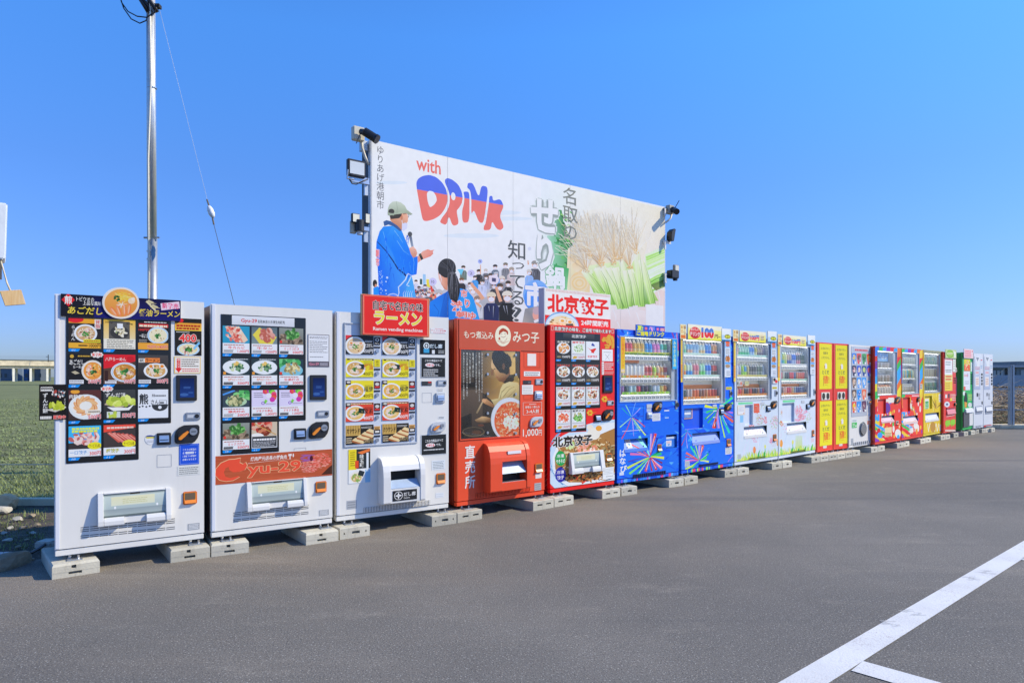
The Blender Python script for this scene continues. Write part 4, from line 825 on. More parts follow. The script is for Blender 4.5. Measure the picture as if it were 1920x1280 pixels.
for i, s_ in enumerate(('こちらの商品は', '全て冷凍品です', 'ご家庭での調理が', '必要となります')): P.text(s_, .16 if i else .18, .22 + .16 * i, .85, .32 + .16 * i, '#f2f5ff', bold=.03)
P.rect(.32, .375, .72, .485, '#e8edfa'); P.text('冷凍食品', .36, .39, .69, .475, '#9aa8cc'); P.build('notice', m.root, slab=b, slab_t=.0015)
m.badge(m.bx(VB, 1163, 312, 1346, 384), '#cfd1cf', '#77797a', 4, 'notice'); m.coin_return(m.bx(VB, 1207, 515, 1320, 618)); m.badge(m.bx(VB, 1247, 770, 1341, 821), '#9a9ea4', '#e0e2e4', 4)
m.wedge_hood(m.bx(VB, 522, 505, 1108, 760), m.bx(VB, 570, 518, 1065, 700), WHITEP)
m.vents(VB, 385, 1147, (809, 826, 841, 875, 890), 10, -73)
# black poster hung off the left edge
ua = m.pt(VA, 50, 840)[0]; b = (-.16, m.pt(VA, 145, 967)[1], m.pt(VA, 241, 840)[0], m.pt(VA, 145, 717)[1]); b = (ua, *b[1:])
P = m.pr(.013, VA, b); P.unit(b); P.rect(0, 0, 1, 1, '#1d1b1a'); P.greek(.06, .05, .5, .1, 1, '#d9d6cf'); P.frame(.05, .1, .52, .19, .012, '#c9c6bf'); P.greek(.08, .12, .48, .17, 1, '#e6e3dc', .8)
bits(P, .72, .26, .26, .09, ['#5a5f66', '#c9b8a8', '#a8443a', '#d9d5cf', '#4a6a7a'], 40, 3, .02, .05); P.text('ずんだ餅', .13, .24, .32, .8, '#f2f0ea', vert=True, bold=.02); P.poly([(.3, .72), (.6, .78), (1, .66), (.98, .62), (.3, .7)], '#c9c4b8'); bits(P, .62, .6, .27, .09, ['#b9c23a', '#a8b432', '#cdd45a'], 22, 8, .06, .12); P.text('さいち', .92, .4, .98, .58, '#e8e5de', vert=True); P.greek(.04, .86, .46, .96, 1, '#d9d6cf', .8); P.text('販売中', .52, .87, .98, .98, '#e8362c', bold=.05, outline='#f6e6dc'); P.build('side_poster', m.root, slab=b, slab_t=.003)

# ---------------------------------------------------------------- 2: white frozen meat machine
m = Machine((395.8, 1008.3), (625.8, 979.5), 1.945, 'white frozen meat machine with a brown wood grain band across its front', WHITE, principled('dark_brown_side', alb('#5a3a30'), .5, var=.2), trim=TRIM)  # cabinet side in one dark brown tone
u0, u1, u2 = m.pt(VC, 168, 640)[0], m.pt(VC, 951, 640)[0], m.pt(VC, 704, 1250)[0]
zt_, zm_, zb_ = m.pt(VC, 560, 160)[1], m.pt(VC, 830, 1124)[1], m.pt(VD, 425, 281)[1]
MB().slab([(u0, zb_), (u2, zb_), (u2, zm_), (u1, zm_), (u1, zt_), (u0, zt_)], -.001, .004).build('display_panel', BLACKP, m.root, bevel=.002)
b = m.bx(VC, 268, 167, 845, 250); P = m.pr(.006, VC, b); P.unit(b); P.rect(0, 0, 1, 1, '#d9dbe0', '#c9ccd2'); P.text('Gyu-29', .14, .3, .39, .8, '#c8282c', bold=.04); P.text('名取本店の冷凍生肉販売', .40, .36, .84, .72, '#2a2c30', bold=.03); P.build('header_strip', m.root, PRINTG, slab=b, slab_t=.002)
yD = lambda y: (y / 4.741 + 230) * 4.923
G2 = grid(m, VC, [(183, 430), (450, 685), (704, 926)], [(252, 503), (549, 797), (844, 1091), (yD(14), yD(246))], 640)
def meatcard(title, price, pic, tcol='#d8363a', split=.63, over=None):
    def f(P):
        P.rect(0, 0, 1, 1, '#e4e6e8'); pc_ = P.clip; P.clip = clip_b(P, 0, 0, 1, split); pic(P); P.clip = pc_
        P.greek(.05, split + .03, .8, split + .1, 1, '#a8483c', seed=len(title)); P.text(title, .2, split + .11, .82, split + .22, tcol, bold=.025); P.rect(.03, .9, .38, .98, '#4a4c50' if len(title) > 4 else '#b8babd'); P.greek(.05, .86, .4, .96, 2, '#6a6c70'); P.text(price, .55, .87, .97, .98, '#d8363a', bold=.04)
        if over: over(P)
    return f
def clip_b(P, x0, y0, x1, y1):
    r = P.U; return (r[0] + (r[2] - r[0]) * x0, r[3] - (r[3] - r[1]) * y1, r[0] + (r[2] - r[0]) * x1, r[3] - (r[3] - r[1]) * y0)
def beef(P):
    P.rect(0, 0, 1, 1, '#2f93b4')
    for i in range(5): P.poly([(.08 + .1 * i, .04), (.2 + .1 * i, .0), (.62 + .08 * i, .5), (.5 + .07 * i, .62)], ['#e8b8a0', '#d8705c', '#f0d8c0', '#e0907a', '#efd2b4'][i])
    bits(P, .42, .3, .3, .24, ['#c84a3e', '#f2e0d0', '#e8a890', '#d86a58'], 40, 3, .03, .08)
def tongue(P):
    P.rect(0, 0, 1, 1, '#5a6a70', '#8a9a98'); P.poly([(.04, .3), (.3, .02), (.98, .36), (.8, .64), (.3, .62)], '#d9c84a'); bits(P, .58, .3, .26, .22, ['#c87a6c', '#d89a8a', '#b8604e', '#e0b0a0'], 40, 5, .06, .13)
def greens(P):
    P.rect(0, 0, 1, 1, '#8a9088', '#5a5248'); bits(P, .5, .42, .46, .26, ['#6a5a48', '#8a7662', '#4a4034', '#a08a72'], 60, 7, .05, .1); bits(P, .52, .22, .28, .2, ['#4a8a3e', '#6ab058', '#3a6e34', '#86c070'], 46, 8, .04, .1); P.rect(.03, .48, .12, .58, '#d8362c')
def curry(P):
    P.rect(0, 0, 1, 1, '#2c3a3e'); P.ell(.5, .33, .5, .27, '#e6ecee', n=28); P.ell(.52, .31, .42, .2, '#f4f7f6', n=24); bits(P, .52, .34, .24, .13, ['#4a7a52', '#7aa070', '#2f5a3e', '#c8d0a0'], 40, 4, .04, .08); bits(P, .5, .2, .08, .06, ['#d8a040', '#e8c060'], 8, 2, .03, .05); P.greek(.3, .0, .95, .06, 1, '#d9dde0'); P.rect(.02, .5, .12, .6, '#e89a3a')
def stir(P):
    P.rect(0, 0, 1, 1, '#2a3c48'); bits(P, .4, .18, .5, .2, ['#4aa45a', '#6cc078', '#2f7a44'], 30, 3, .08, .16); P.ell(.5, .44, .48, .26, '#7ab8c8', n=20); bits(P, .52, .36, .3, .2, ['#c8b880', '#e0d49c', '#a89460', '#8a7a50'], 44, 5, .05, .1); P.rect(.02, .5, .12, .6, '#d8402c')
def sauce(P):
    P.rect(0, 0, 1, 1, '#3a4650'); P.stroke([(0, .16), (.45, .0)], .06, '#4a90d8'); bits(P, .7, .2, .34, .2, ['#5ab060', '#82c87a', '#3c8a4a'], 24, 4, .08, .15); P.ell(.5, .42, .4, .18, '#a8c8a0', n=20); bits(P, .46, .38, .3, .18, ['#a0a070', '#c4c08c', '#7c8056', '#5a6a48'], 44, 6, .05, .1)
def lucky(P):
    P.rect(0, 0, 1, 1, '#dcd4ec'); cs = ['#d83a5a', '#e0603a', '#c83aa0', '#58b84a', '#8ad04a', '#e04878']
    for i in range(9): a = -2.2 + i * .38; P.ell(.66 + .22 * math.cos(a), .22 + .2 * math.sin(a), .11, .1, cs[i % 6], n=10)
    P.ell(.66, .22, .1, .09, '#f0ecf6'); P.stroke([(.58, .38), (.5, .5)], .1, '#7ac84a'); P.ell(.44, .5, .07, .06, '#7a4ab0'); P.ell(.44, .5, .04, .035, '#dcd4ec'); P.greek(.08, .08, .45, .3, 3, '#7a7488'); P.greek(.55, .5, .95, .56, 1, '#8a8498')
def yaki(P):
    P.rect(0, 0, 1, 1, '#c8b8a0'); bits(P, .4, .16, .42, .18, ['#c84a3e', '#e08a74', '#d8a890', '#b03a30'], 34, 3, .06, .12); bits(P, .5, .36, .22, .16, ['#a04a34', '#c87a58', '#7a3424'], 26, 6, .06, .12); P.stroke([(.1, .05), (.95, .5)], .03, '#c89a50'); P.ell(.2, .52, .26, .1, '#eceae4')
def dnote(P):
    P.rect(0, 0, 1, 1, '#e4e6e8'); pc_ = P.clip; P.clip = clip_b(P, 0, 0, 1, .55); yaki(P); P.clip = pc_; P.rect(.02, .55, .98, .97, '#3a3d42'); P.greek(.06, .6, .94, .72, 1, '#f0f0f0', .6); P.greek(.06, .74, .94, .95, 4, '#b8babd', seed=3)
C2 = [meatcard('牛カルビ', '1,000円', beef), meatcard('牛タン', '1200円', tongue), meatcard('ミックス焼き', '500円', greens), meatcard('肉屋のビーフカレー', '500円', curry, '#e07a3a'), meatcard('肉屋のビーフカレー', '500円', curry, '#e07a3a'),
      meatcard('生姜焼き', '300円', stir), meatcard('鶏肉炒め', '500円', sauce), meatcard('ドキドキ商品', '1,000円', lucky), meatcard('ドキドキ商品', '1,000円', lucky), meatcard('ミックス焼き', '500円', greens), dnote]
for i, fn in enumerate(C2): m.card(G2[i], fn, i + 1)
b = m.bx(VC, 970, 330, 1168, 628); P = m.pr(.003, VC, b); P.unit(b); P.rect(0, 0, 1, 1, '#5a5560'); P.rect(.03, .02, .97, .83, '#eceef2'); P.greek(.08, .06, .94, .14, 2, '#5a5560'); P.greek(.08, .19, .92, .58, 7, '#6a6a72', .34, 5); P.greek(.1, .67, .72, .72, 1, '#6a6a72'); P.text('Gyu-29', .06, .87, .5, .97, '#e88aa0', bold=.02); P.greek(.55, .87, .95, .97, 3, '#c8c4cc'); P.build('notice', m.root, slab=b, slab_t=.0015)
m.screen(m.bx(VC, 988, 703, 1142, 932)); m.lock(m.bx(VC, 1052, 1030, 1166, 1090)); m.coin_unit(m.bx(VD, 940, 2, 1118, 148)); m.bill_slot(m.bx(VD, 810, 60, 916, 156)); 
P = m.pr(.0015, VD); P.line([(812, 262), (812, 240), (917, 232), (917, 254)], 2.2, '#8a8f98'); P.build('access_hatch', m.root)
b = (m.pt(VD, 80, 430)[0], m.pt(VD, 615, 521)[1], m.W - .002, m.pt(VD, 615, 277)[1]); P = m.pr(.002, VD, b); P.unit(b); P.rect(0, 0, 1, 1, '#b45434'); r = random.Random(2)
for i in range(70): y = r.random(); x = r.uniform(-.2, .9); P.stroke([(x, y), (x + .2, y + r.uniform(-.01, .012)), (x + r.uniform(.3, .6), y + r.uniform(-.015, .02))], r.uniform(.006, .018), r.choice(['#a84a2e', '#c06444', '#a0462c', '#ba5c3c', '#b05434']), .004)
P.text('焼肉屋元店長の勝負肉', .300, .10, .600, .255, '#f2e9e2', bold=.04, shear=.1)
P.stroke([(.627, .08), (.627, .27)], .008, '#f2e9e2'); P.rect(.613, .08, .641, .16, '#f2e9e2'); P.ell(.655, .14, .006, .07, '#f2e9e2'); P.stroke([(.28, .33), (.46, .29), (.64, .28)], .012, '#f2e9e2', .004)
gx = [(.205, .16), (.20, .30), (.215, .36), (.265, .37), (.262, .30), (.275, .42), (.262, .56), (.225, .62), (.17, .62), (.13, .56), (.128, .44), (.13, .36), (.115, .42), (.095, .52), (.097, .64), (.115, .76), (.15, .82), (.20, .80), (.15, .90), (.10, .90), (.06, .82), (.03, .68), (.03, .50), (.06, .32), (.11, .20), (.17, .155)]
ggx = [(.222, .12), (.215, .28), (.24, .34), (.262, .28), (.275, .40), (.255, .55), (.21, .60), (.165, .60), (.135, .52), (.128, .40), (.105, .44), (.092, .58), (.105, .74), (.145, .80), (.205, .74), (.215, .78), (.165, .885), (.11, .90), (.06, .84), (.027, .66), (.032, .44), (.07, .25), (.13, .15), (.175, .15)]
P.poly([(x * 1.03 - .004, y * 1.05 - .03) for x, y in ggx], '#f3cf9a'); P.poly(ggx, '#f4573c')
P.text('yu-29', .272, .32, .722, .84, '#f4573c', bold=.045, outline='#f3cf9a', ow=.025)
bits(P, .80, .60, .08, .24, ['#f47a6c', '#ec6a5c', '#f89a8c', '#fab8ac'], 240, 4, .006, .016); bits(P, .90, .40, .085, .28, ['#fa8a76', '#f06c58', '#fcb4a2', '#e05a48'], 240, 5, .008, .018)
P.poly([(.965, .7), (1, .6), (1, .95), (.9, .95)], '#4a2a20')
for a in range(5): P.ell(.775 + .022 * math.cos(a * 1.256), .27 + .11 * math.sin(a * 1.256), .02, .07, '#9a5a9a', rot=a * 1.256, n=10)
P.ell(.812, .3, .014, .1, '#4a1a2a')
P.build('wood_grain_band', m.root, slab=b, slab_t=.0015)
m.wedge_hood(m.bx(VD, 384, 517, 916, 766), m.bx(VD, 428, 526, 885, 708), WHITEP); m.coin_return(m.bx(VD, 1001, 530, 1100, 630)); m.badge(m.bx(VD, 1034, 783, 1121, 832), '#9a9ea4', '#e0e2e4', 4)
m.vents(VD, 268, 944, (815, 831, 845, 877, 892), 9, -72)

# ---------------------------------------------------------------- 3: white ramen machine with push buttons
m = Machine((630.3, 977.6), (843.2, 951.0), 1.943, 'white ramen machine with two columns of cards under a red signboard', WHITE, trim=TRIM)
b3 = (m.pt(VE, 152, 800)[0], m.pt(VF, 550, 358)[1], m.pt(VE, 856, 800)[0], m.pt(VE, 500, 345)[1])
mf = MB(); w = .013
mf.box(b3[0], b3[2], 0, .010, b3[3] - w, b3[3]).box(b3[0], b3[2], 0, .010, b3[1], b3[1] + w).box(b3[0], b3[0] + w, 0, .010, b3[1] + w, b3[3] - w).box(b3[2] - w, b3[2], 0, .010, b3[1] + w, b3[3] - w)
mf.build('panel_frame', GREYP, m.root, bevel=.003); MB().box(b3[0] + w, b3[2] - w, -.001, .002, b3[1] + w, b3[3] - w).build('card_panel', paint('#c3cad6', .35), m.root)
G3 = grid(m, VE, [(167, 434), (519, 771)], [(455, 634), (674, 853), (886, 1066), (1098, 1277), (1312, 1494)], 850)
G3b = grid(m, VE, [(441, 498), (777, 832)], [(474, 546), (682, 756), (892, 964), (1104, 1178), (1322, 1396)], 850)
def rcard(bgc, name, price, ncol, seed, style):
    def f(P):
        P.rect(0, 0, 1, 1, bgc)
        if style == 'sand':
            P.rect(0, 0, .52, .55, '#c9a45a'); [P.rect(.03 + .06 * i, .02, .05 + .06 * i, .5, '#8a6a34') for i in range(8)]; P.text(name, .03, .18, .5, .42, '#1f1a14', bold=.05, shear=.1); P.greek(.55, .08, .95, .2, 2, '#c9c6bf')
            for i in range(4): x, y = .22 + .17 * i, .84 - .15 * i; P.poly([(x, y - .06), (x + .12, y - .18), (x + .48, y + .02), (x + .4, y + .16)], '#e8cf9a'); P.poly([(x, y - .06), (x + .4, y + .16), (x + .38, y + .22), (x, y + .04)], '#a8643a')
            P.greek(.02, .62, .22, .95, 3, '#d8c8a8'); P.text(price, .62, .76, .97, .96, '#2a241e', bold=.02, outline='#e8cf9a', ow=.04); return
        if style in ('yel', 'red'): P.rect(.04 if style == 'yel' else .1, .02, 1, .1, '#4a4438'); P.greek(.14, .03, .95, .09, 1, '#d8cf9a', .7)
        bowl(P, .34, .56, .36, .42 if style != 'blk' else .50, rim='#eceeee', broth={'blk': '#d8b890', 'yel': '#c89a5a', 'yel2': '#e8b04a', 'red': '#e0b468'}[style], pal=('#f0d890', '#e8c878', '#f6e8b8', '#d0a050'), seed=seed, meat='#eadbd0' if style != 'yel2' else '#d8925a', egg=style == 'blk', nori=style in ('yel', 'red'))
        if style == 'yel': P.poly([(.62, .1), (.98, .12), (.9, .4), (.66, .36)], '#c8c02a')
        P.text(name, .64, .42 if style == 'blk' else .34, .98, .62, ncol, bold=.03, shear=.1); P.text(price, .62, .72, .97, .93, '#ffffff' if style in ('blk', 'red') else '#4a3f14', bold=.02); P.greek(.68, .24, .96, .36, 2, ncol)
        if style == 'blk': P.poly([(0, 0), (.22, 0), (0, .26)], '#d8363a')
        if style in ('yel2', 'red'): P.rect(0, 0, .18, .22, '#3a2a26'); P.ell(.1, .09, .07, .06, '#c8c4b8')
    return f
C3 = [rcard('#26282c', 'アゴだし', '650円', '#f2f2f0', 1, 'blk'), rcard('#26282c', '貝だし', '700円', '#f2f2f0', 2, 'blk'), rcard('#e0d42a', '醤油', '400円', '#c8502a', 3, 'yel'), rcard('#e0d42a', '醤油', '400円', '#c8502a', 3, 'yel'),
      rcard('#e8d630', '横綱', '400円', '#3a3a30', 5, 'yel2'), rcard('#e8d630', '横綱', '400円', '#3a3a30', 5, 'yel2'), rcard('#d84a32', '家系', '400円', '#20181a', 7, 'red'), rcard('#d84a32', '家系', '400円', '#20181a', 7, 'red'), rcard('#2a2622', 'カツサンド', '450円', '#fff', 9, 'sand'), rcard('#2a2622', 'カツサンド', '450円', '#fff', 9, 'sand')]
for i, fn in enumerate(C3):
    m.card(G3[i], fn, o=.008); b = G3b[i]; h = b[3] - b[1]; row = i // 2
    P = m.pr(.006, clip=b).unit(b); bgc = ('#26282c', '#d8cc2a', '#4a2a26', '#3a2422', '#2a2622')[row]; P.rect(0, 0, 1, 1, bgc)
    if row == 0: P.ell(.5, .32, .32, .22, '#e8e8e6'); P.ell(.5, .32, .2, .14, bgc); P.text('だし', .15, .66, .85, .9, '#e8e8e6')
    elif row == 1: P.text('醤油', .25, .15, .75, .85, '#8a7a1a', vert=True)
    elif row == 4: P.rect(0, 0, 1, .45, '#d8a868'); P.greek(.1, .1, .9, .4, 2, '#5a3a1a', .7); P.rect(.15, .6, .85, .85, '#d9d6d0')
    else: P.ell(.5, .4, .34, .22, '#c8c4c0'); P.rect(.1, .68, .9, .88, '#d8363a')
    P.build('selection_label', m.root, slab=b, slab_t=.003)
    c = (b[0] + b[2]) / 2; s = MB().box(b[0], b[2], .001, .007, b[1] - h * .42, b[1] - h * .2).build('sold_out_window', BLACK, m.root)
    MB().tube([(c, -.001, b[1] - h * .82), (c, -.014, b[1] - h * .82)], h * .25, 14).build('push_button', STEEL, m.root)
# red signboard standing proud on wooden edges
b = (m.pt(VE, 333, 260)[0], m.pt(VE, 648, 455)[1], m.pt(VE, 965, 290)[0], m.pt(VE, 648, 78)[1]); fo = .05
uA, uB = m.face.at(VE[0] + 333 / VE[2], 600, fo)[0], m.face.at(VE[0] + 965 / VE[2], 600, fo)[0]
zA, zB = m.face.at(VE[0] + 648 / VE[2], VE[1] + 455 / VE[2], fo)[1], m.face.at(VE[0] + 648 / VE[2], VE[1] + 82 / VE[2], fo)[1]; b = (uA, zA, uB, zB)
sg = MB().box(uA - .012, uB + .012, fo - .03, fo - .004, zA - .004, zB + .004).build('signboard_frame', principled('pine_edge', alb('#c39a6a'), .6, var=.15, vscale=12), m.root, bevel=.003)
for u in (uA + .1, uB - .1): MB().box(u - .02, u + .02, -.001, fo - .03, zA + .03, zB - .2 if zB - .2 > zA + .1 else zB).build('bracket', GALV, sg)
P = m.pr(fo, clip=b).unit(b); P.rect(0, 0, 1, 1, '#e42d2b'); P.frame(.012, .02, .988, .98, .006, '#f0c8a0'); P.text('自宅で名店の味', .15, .13, .91, .36, '#1c1614', bold=.03, outline='#f6efe6', ow=.045); P.text('ラーメン', .165, .385, .895, .735, '#f2e24a', bold=.06, outline='#fdf8e8', ow=.04); P.text('Ramen vending machines', .15, .80, .905, .915, '#fbf3ea', bold=.035)
P.build('signboard', sg, slab=b)
b = m.bx(VE, 985, 385, 1135, 435); P = m.pr(.002, VE, b); P.unit(b); P.rect(0, 0, 1, 1, '#e9edf2'); P.greek(.25, .02, .8, .22, 1, '#d85a5a'); P.text('ナニコレ珍百景', .03, .3, .97, .64, '#c8323a', bold=.03); P.greek(.15, .74, .9, .95, 1, '#d85a5a'); P.build('sticker', m.root)
b = m.bx(VE, 882, 496, 1123, 636); P = m.pr(.003, VE, b); P.unit(b); P.rect(0, 0, 1, 1, '#1c1f24'); P.ell(.25, .42, .12, .23, '#dfeaf2'); P.ell(.25, .42, .08, .16, '#1c1f24'); P.poly([(.25, .3), (.3, .42), (.25, .54), (.2, .42)], '#dfeaf2'); P.text('だし廊', .38, .28, .88, .58, '#e8f2f8', bold=.03, outline='#4a90b8', ow=.02); P.rect(.14, .62, .36, .9, '#3a9ac8'); P.rect(.47, .7, .58, .96, '#dfe2e6'); P.greek(.72, .68, .97, .94, 3, '#b8bcc0'); P.build('shop_card', m.root, slab=b, slab_t=.002)
def frozen_notice(b, big):
    P = m.pr(.003, clip=b).unit(b); P.rect(0, 0, 1, 1, '#b9bfc6'); P.rect(.02, .03, .98, .97, '#26292c'); P.text('こちらの商品はすべて', .16, .11 if big else .24, .86, .23 if big else .38, '#f0f1f2', bold=.03); P.ell(.36, .38 if big else .52, .19, .10, '#f2ecec', n=20); P.text('冷凍食品', .22, .33 if big else .46, .51, .44 if big else .58, '#d8343c', bold=.04); P.text('です。', .58, .33 if big else .46, .78, .44 if big else .58, '#f0f1f2', bold=.03); P.greek(.1, .56 if big else .68, .9 if not big else .7, .94 if big else .8, 4 if big else 1, '#c8cacc', seed=4); P.build('notice', m.root, slab=b, slab_t=.002)
frozen_notice(m.bx(VE, 890, 662, 1127, 860), True); frozen_notice(m.bx(VF, 970, 243, 1235, 458), False)
b = m.bx(VE, 897, 893, 994, 935); P = m.pr(.004, VE, b); P.unit(b); P.rect(0, 0, 1, 1, '#3a3d42'); P.rect(.65, .1, .95, .4, '#c83a34'); P.greek(.6, .55, .95, .85, 1, '#8a8d92'); P.build('price_display', m.root, PRINTG, slab=b)
m.lock(m.bx(VE, 1045, 881, 1136, 936)); m.seam(m.bx(VE, 902, 1005, 993, 1097)); m.bill_slot(m.bx(VE, 1030, 1004, 1119, 1098), frame=GREYP); m.badge(m.bx(VE, 1046, 962, 1106, 996), '#e4e8ec', '#7a6a5a', 2, 'sticker'); m.coin_unit(m.bx(VF, 1062, 114, 1222, 225), mat=GREYP)
m.badge(m.bx(VF, 1150, 55, 1215, 85), '#e4e8ec', '#3a3a3a', 2, 'sticker'); m.badge(m.bx(VF, 1081, 514, 1219, 612), '#d3dae0', '#7d868c', 5, 'sticker'); m.coin_return(m.bx(VF, 1126, 648, 1223, 762)); m.badge(m.bx(VF, 195, 932, 299, 1022), '#a3a8b0', '#7c8088', 3); m.badge(m.bx(VF, 1122, 852, 1206, 902), '#e3e8ef', '#c3c9d0', 2, 'sticker')
b = m.bx(VF, 212, 397, 440, 750); P = m.pr(.003, VF, b); P.unit(b); P.rect(0, 0, 1, 1, '#e6e8e8'); P.rect(0, .0, .36, .6, '#ecd82e'); P.rect(.36, 0, 1, .58, '#2f3436'); P.poly([(.4, .1), (.98, .0), (.98, .08), (.6, .16)], '#e8783a'); P.text('味玉麺', .50, .16, .70, .56, '#f2f0e6', vert=True, bold=.03); P.rect(.3, .34, .46, .56, '#d84a2a'); P.ell(.36, .82, .3, .17, '#efe9dc', n=20); P.ell(.36, .84, .24, .12, '#c8a86a', n=18); bits(P, .38, .84, .2, .1, ['#e8dcb0', '#8aa85a', '#d0b070'], 24, 3, .03, .06); P.poly([(.5, .62), (.74, .68), (.66, .82), (.42, .76)], '#2a3438'); P.rect(.76, .62, 1, 1, '#8ab8d8'); P.rect(.82, .12, .92, .68, '#e8eef2'); P.greek(.08, .06, .3, .5, 7, '#8a7a1a'); P.build('leaflet', m.root, slab=b, slab_t=.001)
hd = m.round_hood((m.pt(VF, 520, 700)[0], m.pt(VF, 755, 935)[1], m.pt(VF, 958, 700)[0], m.pt(VF, 715, 470)[1]), (m.pt(VF, 598, 700)[0], m.pt(VF, 745, 788)[1], m.pt(VF, 905, 700)[0], m.pt(VF, 745, 606)[1]), WHITEP, low=True)
b = (m.pt(VF, 628, 850)[0], m.pt(VF, 748, 905)[1], m.pt(VF, 890, 850)[0], m.pt(VF, 748, 798)[1]); b = (b[0] - .01, b[1] - .005, b[2] - .02, b[3] - .005); P = m.pr(.1145, clip=b).unit(b); P.rect(0, 0, 1, 1, '#2a2b2e'); P.ell(.24, .5, .17, .40, '#f2f2f2', n=26); P.ell(.24, .5, .15, .35, '#2a2b2e', n=26)
for a in range(4): P.poly([(.24, .5), (.24 + .065 * math.cos(a * 1.571 - .6), .5 + .16 * math.sin(a * 1.571 - .6)), (.24 + .14 * math.cos(a * 1.571), .5 + .33 * math.sin(a * 1.571)), (.24 + .065 * math.cos(a * 1.571 + .6), .5 + .16 * math.sin(a * 1.571 + .6))], '#f2f2f2')
P.text('だし廊', .45, .22, .94, .62, '#f2f2f2', bold=.02); P.text('Dashiro', .46, .70, .70, .84, '#f2f2f2'); P.build('hood_sign', hd, slab=b, slab_t=.003)
m.grille((m.pt(VF, 372, 1030)[0], m.pt(VF, 715, 1020)[1], m.pt(VF, 1062, 960)[0], m.pt(VF, 715, 968)[1]), 44, WHITEP)

# ---------------------------------------------------------------- 4: burnt red offal stew machine
RED4 = paint('#dc4a26', .46); RED4D = paint('#bf5032', .25)
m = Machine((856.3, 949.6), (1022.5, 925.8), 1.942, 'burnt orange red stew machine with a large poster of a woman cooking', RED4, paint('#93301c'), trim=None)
zh = m.pt(VG, 540, 488)[1]
m.plate('header_panel', (.02, zh, m.W - .004, m.zt - .006), .0, .008, RED4D, .003); m.plate('hinge_trim', (.0, m.z0 + .01, .016, m.zt - .01), 0, .004, RED4D, .001)
P = m.pr(.009, VG); P.text('もつ煮込み', 218, 262, 570, 352, '#f4ead2', bold=.02); P.text('みつ子', 802, 270, 1118, 402, '#f4ead2', bold=.03)
P.ell(685, 317, 95, 126, '#efe8cc', n=36); P.ell(690, 300, 50, 60, '#f4ecd2', n=24)
P.poly([(635, 300), (640, 255), (668, 230), (688, 225), (715, 235), (745, 262), (748, 300), (735, 300), (725, 275), (690, 262), (655, 285), (648, 305)], '#a8432c')
for x in (666, 708): P.stroke([(x - 10, 294), (x, 290), (x + 10, 296)], 4, '#7a3020')
P.stroke([(660, 322), (688, 338), (720, 318)], 5, '#7a3020'); P.stroke([(640, 340), (655, 375), (690, 392), (720, 370), (735, 340)], 4, '#a8432c'); P.ell(642, 350, 11, 16, '#b8432c'); P.stroke([(620, 375), (660, 392), (690, 408), (715, 395), (755, 380)], 4, '#a8432c'); P.line([(665, 390), (672, 404), (705, 404), (712, 390)], 4, '#a8432c')
P.build('header_lettering', m.root)
VM = (860, 640, 808 / 120)
b = (m.pt(VM, 22, 650)[0], m.pt(VM, 395, 1208)[1], m.pt(VM, 768, 650)[0], m.pt(VM, 395, 112)[1])
P = m.pr(.003, VM, b); P.rectuv(b, '#4a3a2c', '#2c2622'); P.poly([(280, 90), (790, 90), (790, 640), (430, 760), (300, 640)], ['#6e5432', '#cfa25a', '#e6b464', '#b88c4e', '#6e5236']); P.poly([(430, 130), (720, 140), (720, 420), (560, 520), (400, 640)], ['#a07844', '#e6ba6c', '#ecbe6a', '#c89a56', '#94703f']); P.poly([(712, 110), (790, 110), (790, 470), (715, 455)], '#4a3824')
P.poly([(20, 100), (200, 100), (205, 560), (20, 580)], '#43362a'); P.poly([(190, 100), (215, 100), (215, 570), (195, 570)], '#241c16'); P.poly([(20, 520), (215, 515), (215, 575), (20, 585)], '#1c1714'); P.poly([(20, 620), (300, 600), (300, 1240), (20, 1240)], ['#5e4c3e', '#6a5644', '#2c2420', '#221c1a']); P.poly([(20, 960), (160, 905), (160, 1100), (20, 1230)], '#17130f')
P.poly([(410, 330), (408, 290), (420, 200), (560, 260), (645, 350), (650, 440), (570, 520), (505, 500), (470, 455), (455, 400), (430, 350)], ['#fad29a', '#f8cc90', '#f0bf80', '#b07c4c', '#8a5a38', '#7a4e34', '#80543a', '#8a5c3c', '#a87248', '#c89458', '#e0b070'])   # face
P.poly([(404, 360), (440, 350), (440, 428), (405, 428)], '#8a5c34'); P.stroke([(442, 345), (462, 352)], 8, '#2c1c14'); P.stroke([(470, 440), (492, 452)], 6, '#8a3c2c')
P.poly([(415, 200), (425, 140), (460, 112), (540, 110), (575, 135), (640, 195), (668, 255), (664, 310), (640, 325), (630, 400), (605, 420), (570, 400), (520, 395), (480, 350), (455, 310), (430, 270)], '#1e1610'); P.ell(565, 315, 17, 42, '#6a4630'); P.poly([(600, 140), (650, 195), (668, 260), (660, 310), (630, 240)], '#2c2018')
P.poly([(560, 520), (640, 420), (700, 415), (715, 460), (690, 500), (600, 540)], '#3c3228'); P.poly([(690, 420), (740, 430), (760, 520), (700, 500)], '#a88a4c')
P.poly([(555, 540), (640, 505), (740, 520), (790, 600), (790, 800), (470, 880), (430, 770), (405, 735), (500, 720), (525, 600)], ['#ead49a', '#eed8a0', '#e0c88a', '#ccb074', '#9a8250', '#a08654', '#c8b078', '#d0bc84', '#dccc94', '#e0cc90'])
for pts in ([(560, 700), (640, 600), (700, 570)], [(540, 640), (600, 580), (650, 560)], [(600, 720), (690, 640), (720, 600)], [(520, 720), (545, 620)]): P.stroke(pts, 12, '#a88e58', 3)
